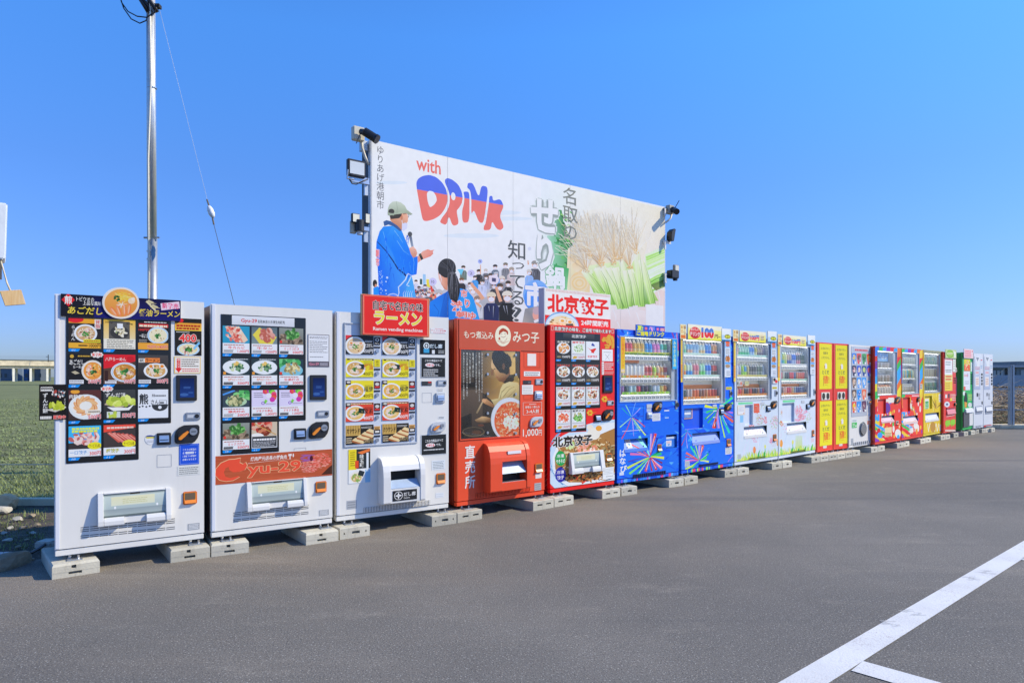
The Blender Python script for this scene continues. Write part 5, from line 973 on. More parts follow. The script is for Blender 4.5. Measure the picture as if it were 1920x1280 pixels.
P.poly([(300, 735), (345, 720), (400, 760), (450, 800), (435, 835), (360, 800), (310, 775)], ['#dca874', '#d09a68', '#b07c50', '#98683f', '#8a5c38', '#a87248', '#c8905c']); P.ell(318, 745, 28, 24, '#d8a070'); P.stroke([(300, 760), (225, 905)], 16, '#c8ac80', 24, '#8a7250')
P.poly([(200, 990), (290, 945), (330, 945), (400, 965), (420, 1010), (330, 1030), (230, 1020)], ['#a87c50', '#e0b47c', '#d8a870', '#a07448', '#6a4a30', '#4a3424', '#5a3e28'])
P.ell(185, 1140, 140, 62, '#6a5a40', n=30); P.ell(185, 1135, 128, 50, '#332a20', n=28); P.ell(225, 1145, 60, 26, '#5a3a24', n=16); P.ell(280, 1056, 40, 14, '#6a3a24')
r = random.Random(4)
P.ell(640, 985, 235, 278, '#d3d6de', n=44); P.ell(640, 985, 220, 262, '#e6e8ee', n=44); P.ell(655, 1005, 208, 245, '#e86a34', n=44)
bits(P, 655, 1000, 195, 235, ['#f0854a', '#e2582a', '#f4a46a', '#e8743c', '#f8c496', '#d8481e', '#f6b27c'], 240, 6, 9, 26); bits(P, 655, 1000, 190, 230, ['#fbe6cc', '#f6d2ae'], 46, 9, 5, 14); bits(P, 660, 1020, 90, 90, ['#f6f4ea', '#eef0e0', '#fbfaf4', '#d9e4c4'], 110, 7, 10, 24)
for _ in range(10): x, y = r.uniform(560, 720), r.uniform(900, 1110); P.ell(x, y, 11, 20, '#f4f6ee', n=10, rot=r.uniform(0, 3)); P.ell(x, y, 6, 13, '#e8784a', n=8)
P.stroke([(615, 1165), (690, 1118)], 7, '#4a2418')
cols_ = [(62, 135, 730, 'あの味が食べたい今日もこの道を帰る'), (104, 140, 695, '寒い日も暑い日も変わらない味と香り'), (141, 140, 530, 'もつを丁寧に仕込み'), (180, 140, 445, '味噌で煮込む'), (219, 145, 650, 'ことこと煮込む昔ながらの味です'), (258, 140, 760, '家族で囲むこの鍋を今夜も食卓へどうぞ'), (294, 142, 645, 'あたたかいひと皿をあなたに')]
for x, y0, y1, s_ in cols_: P.text(s_, x - 9, y0, x + 9, y1, '#efeae0', vert=True)
ps = P.build('poster', m.root, PRINTG)
fr = MB(); w = .012
fr.box(b[0] - w, b[2] + w, 0, .010, b[3], b[3] + w).box(b[0] - w, b[2] + w, 0, .010, b[1] - w, b[1]).box(b[0] - w, b[0], 0, .010, b[1], b[3]).box(b[2], b[2] + w, 0, .010, b[1], b[3]); fr.build('poster_frame', RED4, m.root, bevel=.002)
MB().box(b[0], b[2], .0065, .0085, b[1], b[3]).build('acrylic_sheet', GLASS, m.root)
for x in (357, 712):
    for y in (165, 411, 658, 904, 1150):
        u, z = m.pt(VM, x, y if x < 500 else y + 5); MB().tube([(u, -.008, z), (u, -.016, z)], .014, 12).build('fixing_screw', STEEL, m.root)
m.badge(m.bx(VG, 942, 742, 1137, 800), '#e8e6e4', '#5a6268', 2, 'sticker'); m.seam(m.bx(VG, 942, 500, 1136, 698), colr='#9a3018')
b = m.bx(VG, 984, 530, 1088, 676); P = m.pr(.002, clip=b); P.rectuv(b, '#e9ded8'); P.build('blank_label', m.root, slab=b, slab_t=.0015)
b = m.bx(VG, 932, 850, 1029, 897); P = m.pr(.004, clip=b).unit(b); P.rect(0, 0, 1, 1, '#3a3a40'); P.greek(.6, .2, .95, .8, 2, '#7a7d84'); P.build('price_display', m.root, PRINTG, slab=b)
m.lock(m.bx(VG, 1077, 833, 1168, 902)); m.badge(m.bx(VG, 918, 905, 1051, 1018), '#eceae8', '#a8a4a0', 5, 'paper_notice', o=.003); m.bill_slot(m.bx(VG, 1067, 975, 1158, 1082), frame=GREYP); m.seam(m.bx(VG, 940, 1022, 1030, 1080), colr='#8a2c16')
b = m.bx(VG, 930, 1112, 1157, 1262); P = m.pr(.002, clip=b).unit(b); P.frame(0, 0, 1, 1, .02, '#f2d8cc'); P.greek(.32, .1, .7, .22, 1, '#f2d8cc'); P.text('味噌もつ煮込み', .12, .28, .88, .48, '#f6e6dc', bold=.02); P.text('3~4人前', .18, .56, .84, .88, '#f6e6dc', bold=.04); P.build('printed_label', m.root)
m.coin_unit(m.bx(VH, 960, 66, 1108, 185), mat=GREYP); P = m.pr(.002, VH); P.text('1,000', 885, 205, 1062, 300, '#f6ece2', bold=.02); P.text('円', 1066, 215, 1100, 282, '#f6ece2', bold=.02); P.build('price_lettering', m.root)
for i, ch in enumerate('直売所'): P = m.pr(.002, VH); P.text(ch, 222, 392 + i * 173, 340, 540 + i * 173, '#f6f3f0', bold=.03); P.build('large_letter', m.root)
hb = (m.pt(VH, 432, 650)[0], m.pt(VH, 690, 890)[1], m.pt(VH, 893, 600)[0], m.pt(VH, 660, 352)[1])
hd = m.round_hood(hb, (m.pt(VH, 570, 690)[0], m.pt(VH, 710, 792)[1], m.pt(VH, 850, 690)[0], m.pt(VH, 710, 560)[1]), RED4, depth=.12)
b = m.bx(VH, 640, 445, 790, 478); P = m.pr(.108, clip=b).unit(b); P.rectuv(b, '#ece8ee'); P.greek(.05, .2, .95, .8, 1, '#d8d2da'); P.build('hood_label', hd, slab=b, slab_t=.012)
m.coin_return(m.bx(VH, 1020, 595, 1108, 706)); m.badge(m.bx(VH, 1030, 712, 1098, 768), '#e8e4e2', '#b8b0ac', 3, 'sticker'); m.badge(m.bx(VH, 1018, 822, 1095, 906), '#a3a8ac', '#7c8084', 3)
m.grille((m.pt(VH, 348, 960)[0], m.pt(VH, 650, 955)[1], m.pt(VH, 972, 900)[0], m.pt(VH, 650, 902)[1]), 38, RED4, paint('#5a1c10', .6))
# ---------------------------------------------------------------- 5: red dumpling machine with a tall sign board
RED5 = paint('#e2231f')
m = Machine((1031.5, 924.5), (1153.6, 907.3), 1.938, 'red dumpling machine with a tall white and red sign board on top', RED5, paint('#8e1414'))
u0, u1, u2 = m.pt(VI, 198, 900)[0], m.pt(VI, 738, 900)[0], m.pt(VJ, 517, 400)[0]
zt_, zm_, zb_ = m.pt(VI, 465, 602)[1], m.pt(VJ, 595, 260)[1], m.pt(VJ, 350, 518)[1]
MB().slab([(u0, zb_), (u2, zb_), (u2, zm_), (u1, zm_), (u1, zt_), (u0, zt_)], -.001, .004).build('display_panel', BLACKP, m.root, bevel=.002)
b = m.bx(VI, 292, 615, 665, 672); P = m.pr(.006, clip=b).unit(b); P.rect(0, 0, 1, 1, '#4a4d50', '#34373a'); P.text('北京餃子', .26, .16, .72, .86, '#e6e6e4', bold=.03); P.build('header_strip', m.root, PRINTG, slab=b, slab_t=.002)
yJ = lambda y: (y / 5.819 + 190) * 6.4
G5 = grid(m, VI, [(204, 377), (388, 554), (563, 720)], [(690, 915), (971, 1196), (yJ(28), yJ(236)), (yJ(278), yJ(490))], 900)
def d_(bg_, pal, seed, title, tc, dark=True, price='1500円', rim='#e8ecec'):
    def f(P):
        P.rect(0, 0, 1, 1, bg_); P.text(title, .06, .03, .94, .15, tc, bold=.04, outline='#f4f2ee' if not dark else None); P.ell(.5, .42, .46, .3, rim, n=24); bits(P, .5, .42, .36, .23, pal, 56, seed, .04, .09)
        if dark: P.ell(.2, .88, .16, .05, '#8a7a5a'); P.text(price, .42, .81, .96, .94, '#e8e6e2', bold=.03)
        else: P.rect(0, .66, 1, 1, '#d4d5d8'); P.greek(.06, .69, .94, .76, 1, '#8a8c90'); P.poly([(.08, .9), (.2, .82), (.42, .84), (.36, .94), (.14, .97)], '#c9a03a'); P.text(price, .46, .82, .96, .94, '#b83a34', bold=.03)
    return f
NO = ['#c8b48a', '#8a6a44', '#d8a070', '#5a4632', '#e8dcc0', '#a8543a']
def logo5(P):
    P.rect(0, 0, 1, 1, '#e2e4e6'); P.poly([(.4, .16), (.5, .08), (.64, .18), (.66, .26), (.42, .24)], '#3a4a9a'); P.poly([(.12, .34), (.35, .44), (.7, .36), (.78, .4), (.62, .56), (.6, .64), (.4, .62), (.38, .52)], '#d8362c'); P.text('北京餃子', .1, .76, .86, .9, '#d8363a', bold=.05)
C5 = [d_('#3a3836', ['#e0a868', '#d08a4a', '#f0cf9a', '#c87a3c'], 2, '北京餃子', '#e8e4da'), d_('#d6dad8', ['#a8c08a', '#c8d8b0', '#86a868', '#e0e8d0'], 3, '翡翠餃子', '#d83a34', False), logo5] + \
     [d_('#4a4846', NO, 4 + i, '冷凍やきそば', '#d84a3a') for i in range(3)] + [d_('#c8cac8', NO, 9 + i, '冷凍そば', '#c8322c', False) for i in range(3)] + \
     [d_('#cfd0d0', ['#e8805a', '#d8603c', '#f0a888', '#e04a2c'], 14, 'エビチリ', '#c8322c', False), d_('#d2d4d2', ['#6aa84a', '#8ac868', '#c8b88a', '#4a8438'], 15, '青菜そば', '#3a3a3a', False)]
for i, fn in enumerate(C5): m.card(G5[i], fn, i + 1)
P = m.pr(.002, VI)
P.text('北京餃子の味を、ご自宅で味わえます', 185, 543, 868, 592, '#f6f2ec', bold=.05, outline='#2a1a18', ow=.05); P.frame(148, 518, 176, 572, 4, '#f0d8c8'); P.frame(874, 562, 900, 608, 4, '#f0d8c8')
P.build('slogan', m.root)
P = m.pr(.002, VI); gd = '#d8a23a'
P.poly([(752, 690), (775, 650), (810, 655), (835, 620), (850, 625), (858, 612), (862, 635), (890, 640), (905, 680), (905, 780), (870, 795), (862, 750), (840, 770), (842, 730), (815, 725), (800, 700), (770, 712)], gd); P.poly([(785, 742), (830, 735), (850, 760), (845, 790), (790, 790), (800, 765)], gd)
for q in ([(790, 668), (820, 675)], [(860, 660), (880, 720), (872, 780)], [(800, 750), (835, 770)]): P.stroke(q, 6, '#e2231f')
P.build('gold_horse_print', m.root)
b = m.bx(VI, 758, 800, 887, 941); P = m.pr(.003, clip=b).unit(b); P.rect(0, 0, 1, 1, '#e8e8e8'); P.greek(.15, .2, .85, .28, 1, '#5a5a60'); P.stroke([(.3, .4), (.7, .88)], .02, '#4a4a50'); P.stroke([(.68, .4), (.32, .86)], .02, '#4a4a50'); P.build('paper_notice', m.root, slab=b, slab_t=.001)
b = m.bx(VI, 756, 948, 905, 1105); P = m.pr(.002, clip=b).unit(b); P.rect(0, .02, .18, .98, '#ece6e4'); P.greek(.03, .1, .15, .9, 6, '#a85a54'); P.greek(.22, .04, .95, .62, 4, '#f2dcd6', .5, 3); P.rect(.2, .74, .98, .76, '#f2dcd6'); P.greek(.22, .8, .95, .95, 2, '#eebfb4'); P.build('instruction_print', m.root)
m.screen((m.pt(VI, 768, 1160)[0], m.pt(VJ, 745, 93)[1], m.pt(VI, 882, 1160)[0], m.pt(VI, 825, 1108)[1])); m.lock(m.bx(VJ, 744, 178, 816, 230)); m.coin_unit(m.bx(VJ, 690, 275, 808, 400)); m.bill_slot(m.bx(VJ, 606, 330, 674, 410))
P = m.pr(.002, VJ)
for cx_, cy_ in ((718, 162), (558, 312)):
    for k in range(6): P.ell(cx_ + 20 * math.cos(k * 1.05), cy_ + 22 * math.sin(k * 1.05), 15, 13, '#e8b43a' if k % 2 else '#d89a2c', n=10)
    P.ell(cx_, cy_, 10, 10, '#e2231f', n=8); P.stroke([(cx_ + 20, cy_ + 4), (cx_ + 70, cy_ - 8)], 7, '#d89a2c', 2)
P.build('gold_cloud_print', m.root)
# big noodle plate print over the lower front
lowb = (.0, m.z0 + .002, m.W, m.pt(VJ, 470, 385)[1]); dispb = (u0 - .004, zb_ - .004, u2 + .004, 9); P = m.pr(.0015, VJ, lowb, holes=[dispb])
P.poly([(100, 760), (120, 700), (180, 620), (260, 560), (330, 525), (520, 515), (520, 440), (640, 405), (760, 385), (850, 385), (850, 1100), (640, 1110), (330, 1190), (200, 1160), (130, 1090), (100, 1000)], '#c3d8e8')
r = random.Random(9)
for i in range(80):
    t = r.uniform(.0, 1); a0 = 1.6 + t * 3.0; rx, ry = r.uniform(365, 400), r.uniform(345, 385); pts = [(490 + rx * math.cos(a0 + d * .06), 790 + ry * math.sin(a0 + d * .06)) for d in range(4)]; P.stroke(pts, r.uniform(4, 10), r.choice(['#3f7fb8', '#5a9ccc', '#2f6aa8', '#8ab8d8']), 2)
P.poly([(150, 800), (190, 690), (290, 590), (420, 540), (560, 520), (640, 455), (760, 420), (850, 420), (850, 1020), (690, 1050), (480, 1100), (320, 1110), (210, 1050), (160, 950)], '#e3e7e8')
P.poly([(175, 800), (230, 690), (330, 610), (480, 570), (640, 560), (850, 470), (850, 960), (690, 1000), (480, 1070), (330, 1070), (220, 1010), (180, 920)], '#a5763f')
P.ell(600, 540, 70, 66, '#efe9da', n=22); P.ell(655, 480, 34, 30, '#e8a23c', n=16); P.ell(560, 470, 36, 30, '#f2ead8', n=12)
P.unit(None); P.view(VJ)
for i in range(300):
    x, y = r.uniform(200, 840), r.uniform(540, 1060)
    if (x - 520) ** 2 / 350 ** 2 + (y - 830) ** 2 / 290 ** 2 > 1 or (x - 600) ** 2 + (y - 530) ** 2 < 6400: continue
    dk = y > 900; P.stroke([(x, y), (x + r.uniform(-30, 30), y + r.uniform(-22, 22)), (x + r.uniform(-55, 55), y + r.uniform(-30, 30))], r.uniform(6, 13), r.choice(['#e8cf9a', '#c89a5a', '#f0dcae', '#a8743c', '#8a5c30', '#6a4424', '#9aa85a'] if not dk else ['#5a3a22', '#8a5a30', '#3a2618', '#b88a54', '#d8b884']))
bits(P, 760, 800, 70, 140, ['#6a5436', '#8a7248', '#4a3c28', '#a08a5c'], 60, 4, 12, 26); bits(P, 520, 690, 120, 50, ['#f0b8a0', '#e89a80', '#f8e0d0', '#d88060'], 40, 6, 12, 24); bits(P, 450, 1010, 220, 60, ['#2c1e14', '#4a3220', '#a06a3a', '#d89a5a', '#b84a2c'], 90, 7, 8, 20); P.stroke([(470, 1080), (520, 1050)], 22, '#d83a2c', 8)
bits(P, 330, 660, 60, 40, ['#a8c878', '#c8d898'], 18, 3, 10, 20)
P.text('北京餃子', 150, 556, 586, 676, '#241c1a', bold=.065, outline='#f2f0ec', ow=.05)
P.ell(237, 808, 58, 82, '#1f9a4a', n=30); P.text('冷凍', 195, 760, 277, 803, '#f2f6f0', bold=.04); P.text('やきそば', 190, 815, 284, 860, '#f2f6f0', bold=.04)
P.ell(237, 986, 58, 82, '#2a2a9a', n=30); P.text('冷凍', 195, 938, 277, 980, '#f0f0fa', bold=.04); P.text('餃子', 197, 995, 277, 1038, '#f0f0fa', bold=.04)
P.build('noodle_plate_print', m.root)
b = m.bx(VJ, 697, 905, 817, 1032); P = m.pr(.012, clip=None); P.out = .003; P.unit(b); P.rect(0, 0, 1, 1, '#e2e6e8'); P.greek(.06, .08, .94, .6, 4, '#b8bec2', seed=3); P.greek(.3, .72, .96, .84, 1, '#8a9094'); P.build('small_print', m.root)
m.wedge_hood(m.bx(VJ, 328, 730, 693, 958), m.bx(VJ, 362, 745, 650, 900), WHITEP); m.coin_return(m.bx(VJ, 731, 755, 796, 838))
# sign board on top
fb = -.03; f5 = lambda x, y: m.face.at(VI[0] + x / VI[2], VI[1] + y / VI[2], fb)
b = (f5(76, 300)[0], m.zt + .002, f5(862, 300)[0], f5(470, 102)[1]); sgn = MB().box(b[0] - .014, b[0] - .001, fb - .09, fb, b[1], b[3]).box(b[0] - .001, b[2], fb - .07, fb - .006, b[1] - .0, b[3]).build('sign_board', GREYP, m.root)
P = m.pr(fb, clip=b).unit(b); zr = (b[3] - f5(640, 425)[1]) / (b[3] - b[1]); P.rect(0, 0, 1, 1, '#efece8'); P.rect(0, zr, 1, 1, '#e2282a')
for i in range(24): x = .02 + i * .0405; P.frame(x, .02, x + .03, .085, .006, '#c88a80'); P.rect(x + .012, .045, x + .02, .06, '#c88a80')
P.text('北京餃子', .03, .13, .97, .66, '#e2231f', bold=.065)
P.clip = clip_b(P, 0, .6, .5, 1); P.ell(.25, 1.02, .25, .40, '#5a9ccc', n=36); P.ell(.25, 1.03, .24, .375, '#d3e2ec', n=36); P.ell(.25, 1.05, .2, .32, '#e8d4a8', n=30); bits(P, .25, 1.0, .18, .24, ['#e0c080', '#c89a5a', '#f0e0b0', '#8a6a3a', '#d8a878'], 60, 3, .015, .03); P.ell(.25, .86, .05, .07, '#f2ead8', n=14); P.ell(.36, .88, .05, .07, '#f2ead8', n=14); P.ell(.25, .87, .028, .04, '#e8a23c', n=10); P.ell(.36, .89, .028, .04, '#e8a23c', n=10); P.poly([(.30, .95), (.4, .93), (.42, 1), (.3, 1)], '#4a4a44'); P.clip = b
P.text('24時間販売', .53, zr + .06, .965, .97, '#fbf6f2', bold=.06); P.build('sign_print', sgn, slab=b)

# ---------------------------------------------------------------- drink machines: bottles, shelves, flaps
BOT = principled('drink_label', rough=.25, spec=.5, attr=True)
_bm = {}
def bottle_mesh(kind, c1, c2):
    k = (kind, c1, c2)
    if k in _bm: return _bm[k]
    prof = {'pet': [(0, .0), (.92, .0), (1, .05), (1, .30), (.93, .34), (1, .38), (1, .62), (.85, .74), (.45, .87), (.36, .88), (.36, 1), (0, 1)],
            'can': [(0, 0), (.86, 0), (1, .05), (1, .92), (.84, .98), (.84, 1), (0, .98)], 'flask': [(0, 0), (1, 0), (1, .72), (.7, .80), (.55, .82), (.55, 1), (0, 1)]}[kind]
    n = 10; vs = []; fs = []; cs = []; A, B = [tuple(min(.85, .98 * v + .03) for v in alb(q, 1.25)) for q in (c1, c2)]
    for r, z in prof: vs += [(r * math.cos(6.2832 * i / n), r * math.sin(6.2832 * i / n), z) for i in range(n)]
    for j in range(len(prof) - 1):
        zc = (prof[j][1] + prof[j + 1][1]) / 2
        col_ = (alb('#eef0f0') if zc > .87 else A if .36 < zc < .7 else B if zc < .36 else tuple((a + .75) / 2 for a in B)) if kind == 'pet' else (A if (.25 < zc < .95) else (.6, .6, .6)) if kind == 'can' else (B if zc > .8 else A)
        for i in range(n): fs.append((j * n + i, j * n + (i + 1) % n, (j + 1) * n + (i + 1) % n, (j + 1) * n + i)); cs += [(*col_, 1)] * 4
    if kind == 'can':                                         # a band of print on the can
        pass
    me = bpy.data.meshes.new('drink_' + kind); me.from_pydata(vs, [], fs); a = me.color_attributes.new('col', 'FLOAT_COLOR', 'CORNER'); a.data.foreach_set('color', np.array(cs, dtype=np.float32).ravel())
    me.materials.append(BOT); me.polygons.foreach_set('use_smooth', [True] * len(me.polygons)); me.update(); _bm[k] = me; return me
ORD = 'first second third fourth fifth sixth seventh eighth ninth tenth eleventh twelfth thirteenth fourteenth'.split()
def colour_word(h):
    r, g, b = [int(h.lstrip('#')[i:i + 2], 16) for i in (0, 2, 4)]; mx, mn = max(r, g, b), min(r, g, b)
    if mx - mn < 36: return 'white' if mx > 190 else 'grey' if mx > 90 else 'black'
    if r == mx: return ('orange' if g > b + 40 and g < 170 else 'yellow' if g >= 170 else 'pink' if b > 120 else 'red') if not (mx < 140 and g > 50) else 'brown'
    return 'green' if g == mx else ('purple' if r > g + 20 else 'blue')
def drinks(m, short, shelf, u0, u1, zf, h, specs, o=-.085):
    n = len(specs); p = (u1 - u0) / n; kinds = {'pet': 'bottle', 'can': 'can', 'flask': 'flask bottle'}
    for i, (kind, c1, c2) in enumerate(specs):
        ob = bpy.data.objects.new('drink_' + ('can' if kind == 'can' else 'bottle'), bottle_mesh(kind, c1, c2)); COL.objects.link(ob)
        rad = p * .46 if kind != 'flask' else p * .42; hh = h * (1 if kind == 'pet' else .86 if kind == 'can' else .92); u = u0 + p * (i + .5); q = m.face.O + m.face.ux * u + m.face.n * o
        ob.location = (q.x, q.y, zf); ob.scale = (rad, rad, hh); ob.rotation_euler = (0, 0, m.face.rz())
        tag(ob, '%s from left, %s %s, %s shelf of %s' % (ORD[i], colour_word(c1), kinds[kind], shelf, short), 'bottle' if kind != 'can' else 'can', 'sample drinks on the machine shelves')
def shelf(m, u0, u1, z, zr0, railcol, tagc, n, depth=.15, o1=-.02, ztag=None):
    s = MB().box(u0, u1, -depth, o1 - .012, z - .008, z).build('shelf', WHITEP, m.root)
    MB().box(u0, u1, o1 - .01, o1, zr0, z - .010).build('price_rail', WHITEP, s, bevel=.003)
    MB().box(u0 + .01, u1 - .01, o1 - .03, o1 - .018, z - .013, z - .0085).build('added_glow_strip', GLOW, s)  # added glowing strip, brightens the shelf below
    P = m.pr(o1 + .001); r = random.Random(n + int(z * 100)); p = (u1 - u0) / n; h = z - .012 - zr0
    for i in range(n):
        P.rectuv((u0 + p * (i + .12), zr0 + h * .22, u0 + p * (i + .55), zr0 + h * .75), '#9aa0a8'); P.k -= 1; P.rectuv((u0 + p * (i + .62), zr0 + h * .3, u0 + p * (i + .86), zr0 + h * .65), '#5c636c'); P.k -= 1
    P.k += 1; P.build('price_buttons', s)
    if tagc:
        zt2 = ztag or z + .035; b = (u0, z + .001, u1, zt2); P = m.pr(o1 - .006, clip=b); P.rectuv(b, tagc[0])
        for i in range(n): P.rectuv((u0 + p * (i + .08), z + .004, u0 + p * (i + .9), zt2 - .003), r.choice(tagc)); P.k -= 1; P.rectuv((u0 + p * (i + .5), z + .006, u0 + p * (i + .82), zt2 - .006), '#e8ecd8'); P.k -= 1
        P.k += 4; P.build('price_tags', s, slab=b, slab_t=.002)
def inner_light(m, b, w=.06):                                 # grey lamp housing on the inside edge of the display
    MB().box(b[2] - w, b[2] - .001, -.15, -.012, b[1] + .002, b[3] - .002).build('lamp_housing', paint('#b4bcc8', .45), m.root)
def flap(m, b, col, lip=.03, depth=.06, printf=None):
    w0, z0, w1, z1 = b; t = z0 + (z1 - z0) * .22
    f = MB().prism([(-.006, t), (-.001, t), (-depth + .006, z1 - .003), (-depth, z1 - .003)], w0 + .003, w1 - .003).build('flap', col, m.root)
    MB().box(w0 + .002, w1 - .002, -.012, .006, z0 - .004, t - .002).build('flap_lip', col, f, bevel=.003)
    for x in (.16, .84): u = w0 + (w1 - w0) * x; MB().tube([(u, .012, t + .025), (u, .004, t + .022)], .007, 8).build('bumper', STEEL, f)
    if printf:
        k = (depth - .006) / (z1 - .003 - t); P = m.pr(-.0004, clip=(w0 + .005, t + .002, w1 - .005, z1 - .004)); P.tilt = (t, k); P.out = .0006; printf(P); P.build('flap_print', f)
    return f
def board(m, name, b, o, fn, t=.006, poly=None, parent=None):
    P = m.pr(o, clip=b).unit(b); fn(P); return P.build(name, parent or m.root, slab=b, slab_t=t)
def burst(P, cx, cy, rays):
    for x, y, w, c in rays:
        dx, dy = x - cx, y - cy; k = P.rng.uniform(-.06, .06); mid = (cx + dx * .5 - dy * k, cy + dy * .5 + dx * k)
        P.stroke([(cx + dx * .06, cy + dy * .06), mid, (x, y)], w * .35, c, w)
        if w > 12: P.stroke([(cx + dx * .2 + dy * .02, cy + dy * .2), (cx + dx * .9 + dy * .02, cy + dy * .9)], w * .12, '#f0f4f8', w * .2) if P.rng.random() < .4 else None
def blue_paint(P, W, z0, z1, seed):
    r = random.Random(seed); P.rectuv((0, z0, W, z1), '#1660e8', '#2478f4')
    for i in range(150):
        u, z = r.uniform(-.05, W), r.uniform(z0, z1); a = r.uniform(-.5, .5); l = r.uniform(.06, .3); w = r.uniform(.008, .03); c = r.choice(['#0f52dc', '#1c6cf0', '#1248d0', '#2a86fa', '#145ce6', '#0e44c4'] if r.random() < .7 else ['#3a9cfa', '#4ab0fc', '#62bcfc', '#2f90fa'])
        pts = [(u, z), (u + l / 2 * math.cos(a), z + l / 2 * math.sin(a) + r.uniform(-.02, .02)), (u + l * math.cos(a), z + l * math.sin(a))]
        cc = alb(c); P.raw([(pts[0][0], pts[0][1] - w / 3), (pts[1][0], pts[1][1] - w), (pts[2][0], pts[2][1] - w / 4), (pts[2][0], pts[2][1] + w / 4), (pts[1][0], pts[1][1] + w), (pts[0][0], pts[0][1] + w / 3)], cc)
    P.k += 1
BLUE = paint('#0f53d8'); INNER = paint('#e4e8ec', .5); BLUEF = paint('#5a8ae8', .3)

# ---------------------------------------------------------------- 6: blue fireworks machine next to the dumplings
mf_ = Face(ground(1156.9, 906.2, ZB), ground(1273.5, 890, ZB)); bxf = lambda V, *q: Print(mf_, view=V).box(*q)
win = (mf_.at(VK[0] + 132 / VK[2], 690)[0], mf_.at(VK[0] + 530 / VK[2], VK[1] + 1135 / VK[2])[1], mf_.at(VK[0] + 930 / VK[2], 690)[0], mf_.at(VK[0] + 530 / VK[2], VK[1] + 255 / VK[2])[1])
flp = bxf(VL, 168, 552, 468, 715); cup = bxf(VL, 700, 500, 836, 668)
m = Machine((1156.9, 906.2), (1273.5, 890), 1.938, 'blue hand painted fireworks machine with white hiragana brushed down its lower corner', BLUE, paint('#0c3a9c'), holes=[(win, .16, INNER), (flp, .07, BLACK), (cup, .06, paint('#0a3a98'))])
full = (.003, m.z0 + .003, m.W - .003, m.zt - .003)
R6 = [(360, 520, 30, '#7fdcc8'), (420, 560, 22, '#8ee0e8'), (510, 490, 26, '#a88ad8'), (540, 480, 14, '#6a3ab0'), (568, 488, 30, '#e0452c'), (590, 545, 16, '#2a2a9a'), (650, 690, 30, '#1fa05a'), (640, 740, 28, '#2fc06a'), (672, 795, 34, '#d8dc3c'), (650, 860, 22, '#7a2a5a'), (645, 925, 36, '#e06a9a'), (575, 945, 30, '#c8303c'), (520, 960, 20, '#a82a3c'), (440, 965, 30, '#d0455a'), (340, 1005, 30, '#2fae9a'), (235, 995, 26, '#7cd86a'), (208, 925, 30, '#c8dc4a'), (218, 842, 14, '#5a3a9a'), (245, 745, 30, '#d870a8'), (250, 690, 22, '#c84a4a'), (282, 628, 20, '#d85a4a')]
R6b = [(140, 165, 10, '#1fae8e'), (190, 130, 11, '#8fe0a0'), (312, 98, 8, '#7fb8f4'), (375, 165, 9, '#b8a8e8'), (410, 268, 7, '#3a2a8a'), (430, 402, 16, '#c83a44'), (372, 465, 8, '#8fe0a0'), (285, 442, 10, '#b89ae0'), (138, 555, 13, '#c8404a'), (115, 408, 13, '#a8e8a0'), (290, 520, 7, '#9a8ae0'), (440, 510, 18, '#b8dc5a')]
def art6(P): P.view(VL); burst(P, 265, 280, R6b); burst(P, 495, 780, R6)
P = m.pr(.0012, VL, full, holes=[h[0] for h in m.holes]); blue_paint(P, m.W, m.z0, m.zt, 4); art6(P); P.stroke([(145, 460), (400, 440)], 6, '#f0e8f4'); P.stroke([(90, 148), (410, 138)], 3, '#0a2a8a'); P.stroke([(412, 138), (408, 440)], 4, '#0a2a8a')
P.stroke([(280, 1040), (440, 1040)], 16, '#d84a8a'); 
for i, ch in enumerate('はなび'): P.text(ch, 112 if i != 2 else 118, 690 + i * 100, 190 if i != 2 else 205, 780 + i * 98, '#f2f6fc', bold=.05)
P.rect(110, 975, 165, 1015, '#c8d4e8'); P.view(VK); burst(P, 950, 520, [(862, 165, 20, '#8a3a8a'), (930, 160, 16, '#b84a8a'), (950, 330, 30, '#c84a54'), (955, 430, 26, '#3aa85a')]); P.stroke([(62, 180), (125, 260)], 10, '#d86a8a'); P.stroke([(65, 355), (120, 390)], 8, '#a8d8f0'); P.stroke([(80, 600), (125, 540)], 8, '#3ac88a'); P.ell(238, 182, 8, 16, '#d8d0f4')
P.build('firework_painting', m.root)
P = m.pr(-.0025, clip=(0, ZB, m.W, m.z0 - .008)); r = random.Random(3)
for i in range(26): x = r.uniform(0, m.W); P.rectuv((x, ZB, x + r.uniform(.02, .06), m.z0), r.choice(['#2a7af0', '#4a98f6', '#c84a8a', '#8a5ac8', '#3a86f4', '#68b4fa']))
P.build('kick_plate_print', m.root)
sh6 = 'blue machine by the dumplings'
zK = lambda y: m.pt(VK, 530, y)[1]
rows6 = [(zK(492), zK(568), zK(268)), (zK(812), zK(888), zK(605)), (zK(1045), zK(1128), zK(895))]
ua, ub = m.pt(VK, 196, 600)[0], m.pt(VK, 862, 600)[0]
Rr, Yy, Bb, Pk, Te = '#d84a4e', '#e8b83a', '#3a98e8', '#d87ab8', '#5ac0b0'
s1 = [('pet', Rr, '#e88a6a')] * 3 + [('pet', Yy, '#e8cc6a')] * 3 + [('pet', Bb, '#5ab0f0')] * 2 + [('pet', Pk, '#e8a0c8')] * 2 + [('pet', Te, '#d8e4e8'), ('pet', '#4aa868', '#d8e4e0')]
s2 = [('can', '#c8c0b8', '#c8c0b8')] + [('can', '#dcdcd8', '#8a4a3a')] * 5 + [('pet', '#b84a4a', '#d87a7a')] * 2 + [('pet', '#a8d83a', '#c8e06a'), ('pet', '#e8c8a0', '#e08a5a'), ('pet', '#e0a860', '#e8d0a0'), ('pet', '#c84a4e', '#e8c0b0')]
